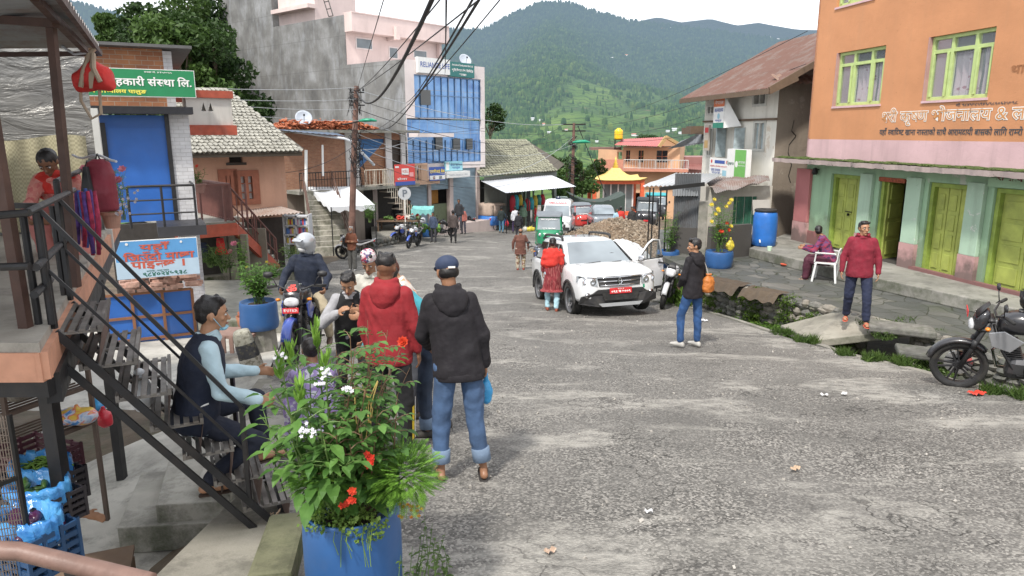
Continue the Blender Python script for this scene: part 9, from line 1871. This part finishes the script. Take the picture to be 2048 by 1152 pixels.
st_.build('dahlia_stem',M_stem,fp,w=True);lfD.build('dahlia_leaves',M_lfD,fp,w=True)

q=MB()
for(px,py,Y)in((585,690,3.1),(632,655,3.25),(560,715,3.25),(650,720,3.0),(600,770,2.9)):
 for k in range(16):a=rr.uniform(0,6.3);leaf(q,fgp(px,py+rr.uniform(0,45),Y),(math.cos(a)*.5,math.sin(a)*.5,rr.uniform(.6,1.3)),(math.cos(a),math.sin(a),0),rr.uniform(.05,.09),.018,.1)
q.build('shoot_leaves',leafmat('fresh shoot leaves',(.14,.30,.04),(.28,.46,.08),8),fp,w=True)
q=MB();
for(px,py,Y)in((655,745,2.85),(615,865,2.72),(607,855,2.72),(690,780,2.8),(560,710,3.0),(640,765,2.8)):
 for k in range(7):flower(q,fgp(px+rr.uniform(-14,14),py+rr.uniform(-9,9),Y),.010,5,(rr.uniform(-.4,.4),-.9,.7))
q.build('white_phlox',M_fwht,fp,w=True)
q=MB();flower(q,fgp(806,684,3.2),.030,9,(-.2,-1,.6),3);q.build('red_rose',M_fred,fp,w=True)
q=MB();
for(px,py,Y)in((700,985,2.85),(708,1003,2.85),(735,930,2.85),(742,912,2.88),(690,1010,2.9)):[flower(q,fgp(px+rr.uniform(-8,8),py+rr.uniform(-6,6),Y),.018,5,(rr.uniform(-.4,.4),-1,.5),2)for _ in range(3)]
q.build('red_geranium',M_fred,fp,w=True)
q=MB()
for k in range(5):p=fgp(745+rr.uniform(-20,30),880+rr.uniform(-20,20),3.0);q.tube([p,p+V((rr.uniform(-.03,.03),0,.12)),p+V((rr.uniform(-.06,.06),0,.24))],.0025,4)
q.build('dry_stalk',mat('dry straw',(.50,.38,.12),.8),fp,w=True)
mg=thing('marigold_plant','bright feathery marigold foliage spilling over the right rim of the foreground drum','marigold plant',T0_+V((.15,-.05,0)));q=MB();st_=MB();ctr=fgp(812,950,3.05)
for k in range(520):
 d=V((rr.gauss(0,1),rr.gauss(0,1),rr.gauss(.25,.8))).normalized();c=ctr+V((d.x*.15,d.y*.14,d.z*.14))*rr.uniform(.3,1);feathery(q,c,d+V((.15,-.2,.25)),rr.uniform(.045,.075),rr)
for k in range(120):
 d=V((rr.gauss(0,1),rr.gauss(0,1),rr.gauss(.2,.8))).normalized();c=fgp(640,960,3.0)+V((d.x*.14,d.y*.10,d.z*.09))*rr.uniform(.3,1);feathery(q,c,d+V((-.1,-.2,.15)),rr.uniform(.05,.085),rr)
for k in range(9):st_.tube([T0_+V((rr.uniform(-.05,.15),rr.uniform(-.1,.05),0)),ctr+V((rr.uniform(-.1,.1),rr.uniform(-.1,.1),rr.uniform(-.1,.08)))],.004,5)
q.build('leaves',M_lfM,mg,w=True);st_.build('stem',M_stem,mg,w=True)
gc_=thing('trailing_herbs','small trailing herbs covering the soil and rim of the foreground drum','herbs',T0_);q=MB()
leaves(q,900,clumps([((FD.x-.06,FD.y-.16,rimz+.01),(.16,.10,.05)),((FD.x+.08,FD.y-.18,rimz-.02),(.14,.08,.08)),((FD.x,FD.y,rimz+.03),(.2,.2,.05))]),.014,.7)
for k in range(14):p=V((FD.x+rr.uniform(-.05,.2),FD.y-.20+rr.uniform(-.03,.05),rimz));q.tube([p,p+V((0,-.05,-.04)),p+V((rr.uniform(-.03,.03),-.06,-rr.uniform(.08,.2)))],.0018,4)
q.build('leaves',leafmat('small herb leaves',(.12,.22,.04),(.26,.38,.09),9),gc_,w=True)
lw=thing('roadside_weeds','leafy weeds with tiny orange flowers at the right foot of the foreground drum','weeds',V((-.5,3.3,-2.4)),group=None);q=MB();st_=MB()
for k in range(26):b=V((rr.uniform(-.56,-.36),rr.uniform(3.0,3.6),-2.42));stemplant(st_,q,b,b+V((rr.uniform(-.05,.12),rr.uniform(-.1,.1),rr.uniform(.15,.50))),8,.03,1,.003,rr,.2,.1,.02,.6)
q.build('leaves',M_lfW,lw,w=True);st_.build('stem',M_stem,lw,w=True);q=MB();[flower(q,fgp(820+rr.uniform(-22,28),1022+rr.uniform(-14,14),3.1),.012,5)for _ in range(14)];q.build('flowers',M_forg,lw,w=True)
def bush(name,label,base,specs,n,L,m_,st=4,h=.8,flowers=None,spread=.3,cat='plant',comp=3,group=None,seed=1,wl=.55,rad=.006):
 root=thing(name,label,cat,base,group=group);rr=random.Random(seed);a_,b_=MB(),MB()
 for k in range(specs):a=rr.uniform(0,6.3);r_=spread*math.sqrt(rr.random());hh=h*rr.uniform(.6,1.05);stemplant(a_,b_,(rr.uniform(-.1,.1)*spread*2,rr.uniform(-.1,.1)*spread*2,0),(math.cos(a)*r_,math.sin(a)*r_,hh),n,L,comp,rad,rr,.2,.2,.06,wl)
 a_.build('stem',M_stem,root);b_.build('leaves',m_,root)
 if flowers:
  fm,fn_,fr=flowers;q=MB()
  for _ in range(fn_):a=rr.uniform(0,6.3);r_=spread*rr.uniform(.3,1);flower(q,(math.cos(a)*r_,math.sin(a)*r_-.05,h*rr.uniform(.45,1.0)),fr,7,(rr.uniform(-.3,.3),-.8,.6),2)
  q.build('flowers',fm,root)
 return root

dm=pt(520,655,10.8);q=MB();q.lathe((dm.x,dm.y,zr(10.8)-.2),[(.26,0),(.24,dm.z-zr(10.8)+.2)],12);tag(q.build('stone_block',concmat('plinth concrete')),'rough stone block under the leafy drum','block')
drum('planter_drum','blue drum with a rounded leafy shrub behind the seated man',dm,.285,.43,taper=1.0);bush('leafy_shrub','rounded bright green shrub growing in the drum behind the seated man',dm+V((.02,0,.40)),30,14,.075,M_lfS,h=.66,spread=.36,comp=3,seed=4)

d1p=pz(1437,534,-3.2);drum('planter_drum','blue drum with yellow-flowered dahlias on the paved terrace',d1p,.335,.40,taper=.9)
dpl=bush('dahlia_plant','tall dahlias with yellow flowers in the drum on the paved terrace',d1p+V((0,0,.38)),18,14,.08,M_lfS,h=1.30,spread=.36,flowers=(M_fyel,12,.06),seed=6);q=MB();[flower(q,d1p+V((rr.uniform(-.2,.2),-.2,rr.uniform(.9,1.4))),.05,7,(0,-1,.3),2)for _ in range(4)];q.build('red_blooms',M_fred,dpl,w=True)
d2p=V((pt(1336,520,19.0).x,19.0,-3.55));drum('planter_drum','blue drum with a tall slender plant behind the open car door',d2p,.30,.45,taper=.95)
bush('slender_plant','tall slender green plant in the drum behind the open car door',d2p+V((0,0,.4)),12,14,.07,M_lfS,h=1.1,spread=.26,seed=7)

wb_=pz(1527,491,-2.95);wt=thing('water_barrel','tall blue plastic water barrel with black lid and tap on the plinth','water barrel',wb_);q=MB();q.lathe((0,0,0),[(.27,0),(.30,.03),(.31,.2),(.315,.5),(.31,.78),(.29,.88),(.25,.94)],36);q.build('shell',mat('bright blue plastic',(.025,.15,.50),.38,var=.1,dirt=.15,dcol=(.15,.2,.3)),wt,smooth=True);q=MB();q.lathe((0,0,.92),[(.29,0),(.295,.04),(.27,.06),(0,.065)],36);q.build('lid',M_blkp,wt);q=MB();q.tube([(-.2,-.24,.18),(-.22,-.32,.18),(-.22,-.34,.13)],.02,8);q.build('tap',c_w,wt)
for px,py,Y,r_,h_,lb in((1493,512,19.6,.24,.42,'dark grey tub left of the blue water barrel'),(1478,520,19.3,.20,.22,'low black basin beside the grey tub')):p=pt(px,py,Y);q=MB();q.lathe((0,0,0),[(r_*.8,0),(r_,h_*.9),(r_*1.05,h_),(r_*.95,h_),(r_*.75,.1)],22);o=q.build('tub',mat('grey tub',(.06,.07,.08),.5),smooth=True);o.location=V((p.x,Y,-3.2));tag(o,lb,'tub')
q=MB();q.lathe((0,0,0),[(.05,0),(.065,.11),(.06,.11)],12);o=q.build('cup',flat('pale green cup',(.55,.7,.55)));o.location=pz(1532,498,-2.95)+V((0,-.25,0));tag(o,'pale plastic cup on the plinth below the barrel tap','cup')
bag('carrier_bag','yellow patterned plastic bag leaning among the terrace flowers',d1p+V((.22,-.1,.55)),(.10,.06,.14),mat('yellow patterned plastic',(.55,.45,.05),.4,var=.5,scale=20),seed=3)
q=MB();q.box((0,0,.22),(.5,.03,.42));o=q.build('metal_tray',flat('framed tray',(.4,.38,.35)));o.location=pt(1523,430,20.0);o.rotation_euler=(R(-15),0,R(5));tag(o,'round-cornered metal tray leaning against the green shutter','tray')
q=MB();q.lathe((0,0,0),[(.09,0),(.12,.04),(.1,.05)],14);o=q.build('bowl',flat('coral plastic',(.6,.1,.05)));o.location=pz(1575,531,-3.18);tag(o,'small coral-red dish on the paving below the plinth','dish');o.scale=(1.5,1,1)

def sack(label,px,py,w_,d_,rz,seed,c):
 p=pz(px,py,-3.17);q=MB();q.grid(lambda u,v:(-w_/2+w_*u,-d_/2+d_*v,.035+.03*noise.noise(V((u*4+seed,v*3,0)))+.025*math.sin(u*17+seed)*(1-v)-(.17*max(0,(.32-v)/.32)**1.0)),50,26);o=q.build('burlap_sack',cloth('wet brown burlap %d'%seed,c,bmp=.8),smooth=True);o.location=p;o.rotation_euler=(0,0,R(rz));return tag(o,label,'sacking')
sack('brown burlap sacking draped over the wall top left of the flower drum',1450,566,.95,.6,-58,1,(.07,.052,.036));sack('second brown burlap sacking hanging over the stone wall nearer the camera',1527,584,.85,.55,-55,5,(.085,.063,.043))

def weedpatch(label,cs,n,size,m_,name='weeds',grass=0,kind='stuff'):
 q=MB();leaves(q,n,clumps(cs),size,.45,up=.8);rr=random.Random(n)
 for _ in range(grass):
  c,r_=cs[rr.randrange(len(cs))];p=V((c[0]+rr.uniform(-r_[0],r_[0]),c[1]+rr.uniform(-r_[1],r_[1]),c[2]-r_[2]*.6));h_=rr.uniform(.12,.30)*(r_[2]/.15)**.5;d=V((rr.uniform(-.5,.5),rr.uniform(-.5,.5),1)).normalized();s=V((rr.uniform(-1,1),rr.uniform(-1,1),0)).normalized()*.006;q.add([p-s,p+s,p+d*h_*.6+s*.7,p+d*h_+V((d.x,d.y,-.1))*h_*.35,p+d*h_*.6-s*.7],[(0,1,2,3,4)])
 return tag(q.build(name,m_),label,'weeds',None,kind)
cs=[];rr=random.Random(5)
for k in range(75):
 t=rr.random();Y=17.3-4.7*t;a=float(np.interp(Y,[12,13,14,15.5,17.6],[4.95,4.8,4.75,4.6,4.3]));b=float(np.interp(Y,[12,13,14,15.5,17.6],[6.3,5.95,5.4,4.75,4.35]));u=rr.random()**.8;X=a+(b-a)*u;cs.append(((X,Y,zr(Y)-.16-.06*math.sin(PI*u)),(.26,.26,rr.uniform(.10,.24))))
weedpatch('tangled green weeds filling the roadside drain below the stone wall',cs,13000,.042,leafmat('ditch weeds',(.06,.13,.02),(.15,.26,.05),4),grass=2200)
cs=[((4.25+rr.uniform(-.35,.25),16.9+rr.uniform(-.9,.9),zr(16.9)+rr.uniform(-.1,.55)),(.20,.25,.20))for k in range(16)]
weedpatch('tall feathery green weeds at the wall end behind the black-jacketed man',cs,4200,.032,leafmat('feathery weeds',(.10,.20,.03),(.22,.36,.07),5),grass=900)
cs=[(tuple(p+V((rr.uniform(-.1,.3),rr.uniform(-.1,.3),.0))),(rr.uniform(.08,.2),.12,rr.uniform(.03,.06)))for p in[gp(x,y)for x,y in((1572,672),(1600,682),(1690,710),(1752,724),(1800,735),(1995,790),(2040,800),(1350,612))]]
weedpatch('short grass tufts along the broken road edge',cs,1600,.022,M_lfW,'grass',grass=2600)
cs=[((5.4+rr.uniform(0,1.2),10.0+rr.uniform(-1.6,.8),-3.55+rr.uniform(-.1,.15)),(.2,.2,.12))for _ in range(14)];weedpatch('weeds and grass in the drain behind the front wheel of the black motorcycle',cs,2600,.03,M_lfW,grass=1400)
cs=[((6.1+rr.uniform(0,.9),12.3-rr.uniform(0,1.2),-3.25),(.2,.2,.08))for _ in range(6)];weedpatch('mossy weeds at the terrace end of the concrete crossing',cs,1500,.025,M_lfW,grass=300)

cs=[]
for k in range(64):
 t=rr.random();i=min(int(t*4),3);W_=[(4.3,16.8),(4.88,15.05),(5.52,13.95),(6.08,12.95),(6.35,12.3)];f=t*4-i;x,y=W_[i][0]*(1-f)+W_[i+1][0]*f,W_[i][1]*(1-f)+W_[i+1][1]*f;cs.append(((x-.10,y-.12,rr.uniform(-3.9,-3.22)),(.2,.13,rr.uniform(.06,.2))))
weedpatch('small plants and moss rooted in the joints of the stone wall',cs,9000,.03,leafmat('moss and crevice leaves',(.05,.10,.015),(.13,.21,.03),5))

def pot(label,P,r,h,plantargs,c=(.42,.20,.13)):
 q=MB();q.lathe((0,0,0),[(r*.7,0),(r*.95,h*.8),(r*1.08,h*.82),(r*1.08,h),(r*.9,h),(r*.85,h*.85),(0,h*.86)],22);root=thing('flower_pot',label,'flower pot',P);q.build('pot',mat('pot %s'%label[:8],c,.8,var=.2,dirt=.3),root,smooth=False);return root
pp=pt(226,456,6.5);pot('terracotta pot of pink and white flowers on the porch edge',pp,.085,.15,None,(.40,.23,.17));gpl=bush('geranium_plant','pink, orange and white flowering plant in the porch-edge pot',pp+V((0,0,.13)),16,9,.035,M_lfM,h=.44,spread=.20,flowers=(M_fpnk,12,.04),seed=9,comp=3,rad=.003)
q=MB();rr=random.Random(8);[flower(q,pt(242+rr.uniform(-20,34),390+rr.uniform(-22,40),6.4),.016,6,(0,-1,.3))for _ in range(26)];q.build('white_flowers',M_fwht,gpl,w=True)
bush('tall_fern','tuft of grey-green foliage behind the porch flowers',pt(248,440,6.9),10,12,.03,leafmat('grey green leaves',(.16,.22,.12),(.30,.36,.22),6),h=.50,spread=.10,comp=1,rad=.003,seed=10)
pp=pt(397,386,16.2);pot('brown plastic pot on the corner of the white pillar',pp,.17,.22,None,(.24,.13,.11));bush('potted_geranium','leafy geranium with one red flower in the brown pot by the white pillar',pp+V((0,0,.2)),12,9,.08,M_lfS,h=.42,spread=.22,flowers=(M_fred,3,.05),seed=12,comp=1)
for i,(px,py,Y,h_,sp_w,mm_,lb,fl)in enumerate([(452,545,17,.75,.4,M_lf2,'rose bush with pale pink blooms below the red landing',(M_fpnk,3,.07)),(487,545,16.8,.9,.15,M_lfM,'clump of tall grass-like leaves below the red landing',None),(585,530,22,.8,.5,M_lf2,'weedy shrub at the foot of the long concrete stairs',None),(540,560,16,.45,.5,M_lfS,'low green plants along the garden wall by the drum',(M_fyel,3,.04)),(612,520,24,.5,.5,M_lfM,'grass clump beside the stair foot',None),(740,445,30,.9,.35,M_lfS,'small bushy plant beside the rusty pole',None),(420,535,17.2,.5,.3,M_lf2,'small plant in the landing garden near the white pillar',None)]):
 p=pt(px,py,Y);bush('garden_plant',lb,p-V((0,0,.0)),16,10,.09,mm_,h=h_,spread=sp_w,flowers=fl,seed=40+i,comp=3 if i!=1 else 1)

q=stonewall('stall_wall','low dark stone ledge in front of the vegetable stall',[(pt(742,470,34).x,34.2),(pt(796,470,36).x,36.6)],zr(35.5)+.42,zr(35.5)-.2,.22)
q=MB();q.prism([V((pt(742,470,34).x,34.3,zr(35.5)+.36)),V((pt(796,470,36).x,36.7,zr(35.5)+.36)),V((pt(815,470,42).x,42,zr(35.5)+.38)),V((pt(742,470,42).x,42,zr(35.5)+.38))],(0,0,-.3));tag(q.build('stall_floor',M_conc),kind='structure')
tbx=pt(800,445,38.5);tb=thing('vegetable_table','market table heaped with vegetables under the parking sign','table',V((tbx.x,38.5,zr(38.5)+.15)));q=MB();q.box((0,0,.95),(2.4,1.2,.06));q.build('top',mat('old plank',(.18,.12,.08),.9),tb);
for x in(-1.1,1.1):
 for y in(-.5,.5):q=MB();q.box((x,y,.45),(.08,.08,.98));q.build('leg',mat('old plank',(.18,.12,.08),.9),tb)
rr=random.Random(14)
for nm_,c,n_,x0 in(('cabbages',(.20,.32,.08),22,.9),('tomatoes',(.50,.05,.03),30,.1),('gourds',(.10,.20,.04),20,-.6),('radishes',(.6,.58,.52),20,.5)):
 q=MB();[q.ball((x0+rr.uniform(-.25,.25),rr.uniform(-.5,.4),1.02+rr.uniform(0,.14)),rr.uniform(.04,.08),6)for _ in range(n_)];o=q.build(nm_,mat(nm_,c,.5),smooth=True);o.location=tb.location;tag(o,'pile of %s on the market table'%nm_,'vegetables',kind='stuff')
q=MB();[q.ball((rr.uniform(-.7,.7),rr.uniform(-.4,.4),.1+rr.uniform(0,.3)),rr.uniform(.08,.16),7)for _ in range(40)];o=q.build('greens',mat('leafy greens',(.12,.26,.05),.6,var=.5),smooth=True);o.location=V((pt(853,450,39).x,39,zr(39)+.4));tag(o,'heap of leafy greens on the ground right of the market table','vegetables',kind='stuff')
p=gp(855,474);drum('plastic_tub','small blue plastic drum on the road between the parked motorcycles',p,.38,.75)
q=MB();q.ball((0,0,0),(.22,.18,.16),10);o=q.build('red_sack',mat('red mesh sack',(.55,.05,.04),.7),wrinkle=.03);o.location=pt(831,428,38.2);tag(o,'bright red sack piled on the vegetable table','sack')
canopy('market_canopy','teal cloth canopy frame behind the vegetable stall',(pt(826,412,38),pt(868,412,38),pt(864,420,36.5),pt(822,420,36.5)),1.6,mat('teal canopy cloth',(.20,.50,.48),.6),leg=False)
for i,(px,py,c)in enumerate(((1058,463,(.6,.5,.06)),(1064,462,(.6,.5,.06)),(1050,463,(.5,.5,.45)))):bag('sack',['round yellow sack at the awning post foot','second yellow sack touching the first at the awning post foot','small pale sack left of the yellow ones'][i],gp(px,py)+V((0,0,.15)),(.2,.16,.18),mat('sack %d'%i,c,.6),'sack',i)
bag('carrier_bag','red shopping bag hanging beside the person in blue jeans',gp(1014,464)+V((0,-.1,.55)),(.12,.06,.2),mat('red plastic',(.55,.03,.05),.3),seed=4)

def litter(label,px,py,s_,c,seed=1):
 p=gp(px,py);q=MB();rr=random.Random(seed);q.grid(lambda u,v:((u-.5)*s_*1.1,(v-.5)*s_*.7,.012+s_*.22*abs(noise.noise(V((u*3+seed,v*3,0))))+.01*math.sin(u*7)),12,9);o=q.build('litter',mat('litter %d'%seed,c,.5,var=.2),smooth=True);o.location=p+V((0,0,.012));o.rotation_euler=(0,0,rr.uniform(0,3));return tag(o,label,'litter')
litter('crumpled red cloth scrap beside the black motorcycle',1953,790,.16,(.6,.05,.03),1);litter('white scrap of paper at the road centre near the camera',1297,1028,.05,(.6,.6,.6),2);litter('pale brown dead leaf on the road near the right',1590,942,.07,(.42,.30,.20),3);litter('pinkish stone chip on the road in the foreground',1100,1108,.06,(.42,.30,.22),4);litter('white plastic scrap by the weedy kerb',1408,643,.14,(.65,.66,.68),5);litter('torn white paper scrap on the road below the crossing',1648,793,.07,(.6,.6,.6),6);litter('second torn white scrap a little right of the first',1688,791,.07,(.62,.62,.62),7)
q=MB();rr=random.Random(77)
for k in range(900):
 X=rr.uniform(-.9,6);Y=rr.uniform(2.6,16)
 if X>edge_r(Y)-.05 or X<edge_l(Y)+.1:continue
 if rr.random()>.35 and not(X<edge_l(Y)+.6 or X>edge_r(Y)-.5):continue
 s_=rr.uniform(.006,.022);q.box((X,Y,zr(Y)+.018*noise.noise(V((X*.7,Y*.7,0)))+s_*.3),(s_*1.4,s_,s_*.7),M=Euler((rr.random()*3,rr.random()*3,rr.random()*3)).to_matrix())
tag(q.build('road_grit',mat('grit',(.33,.31,.28),.9,var=.4,obj=False)),'loose grit and pebbles scattered over the road surface','grit',kind='stuff')
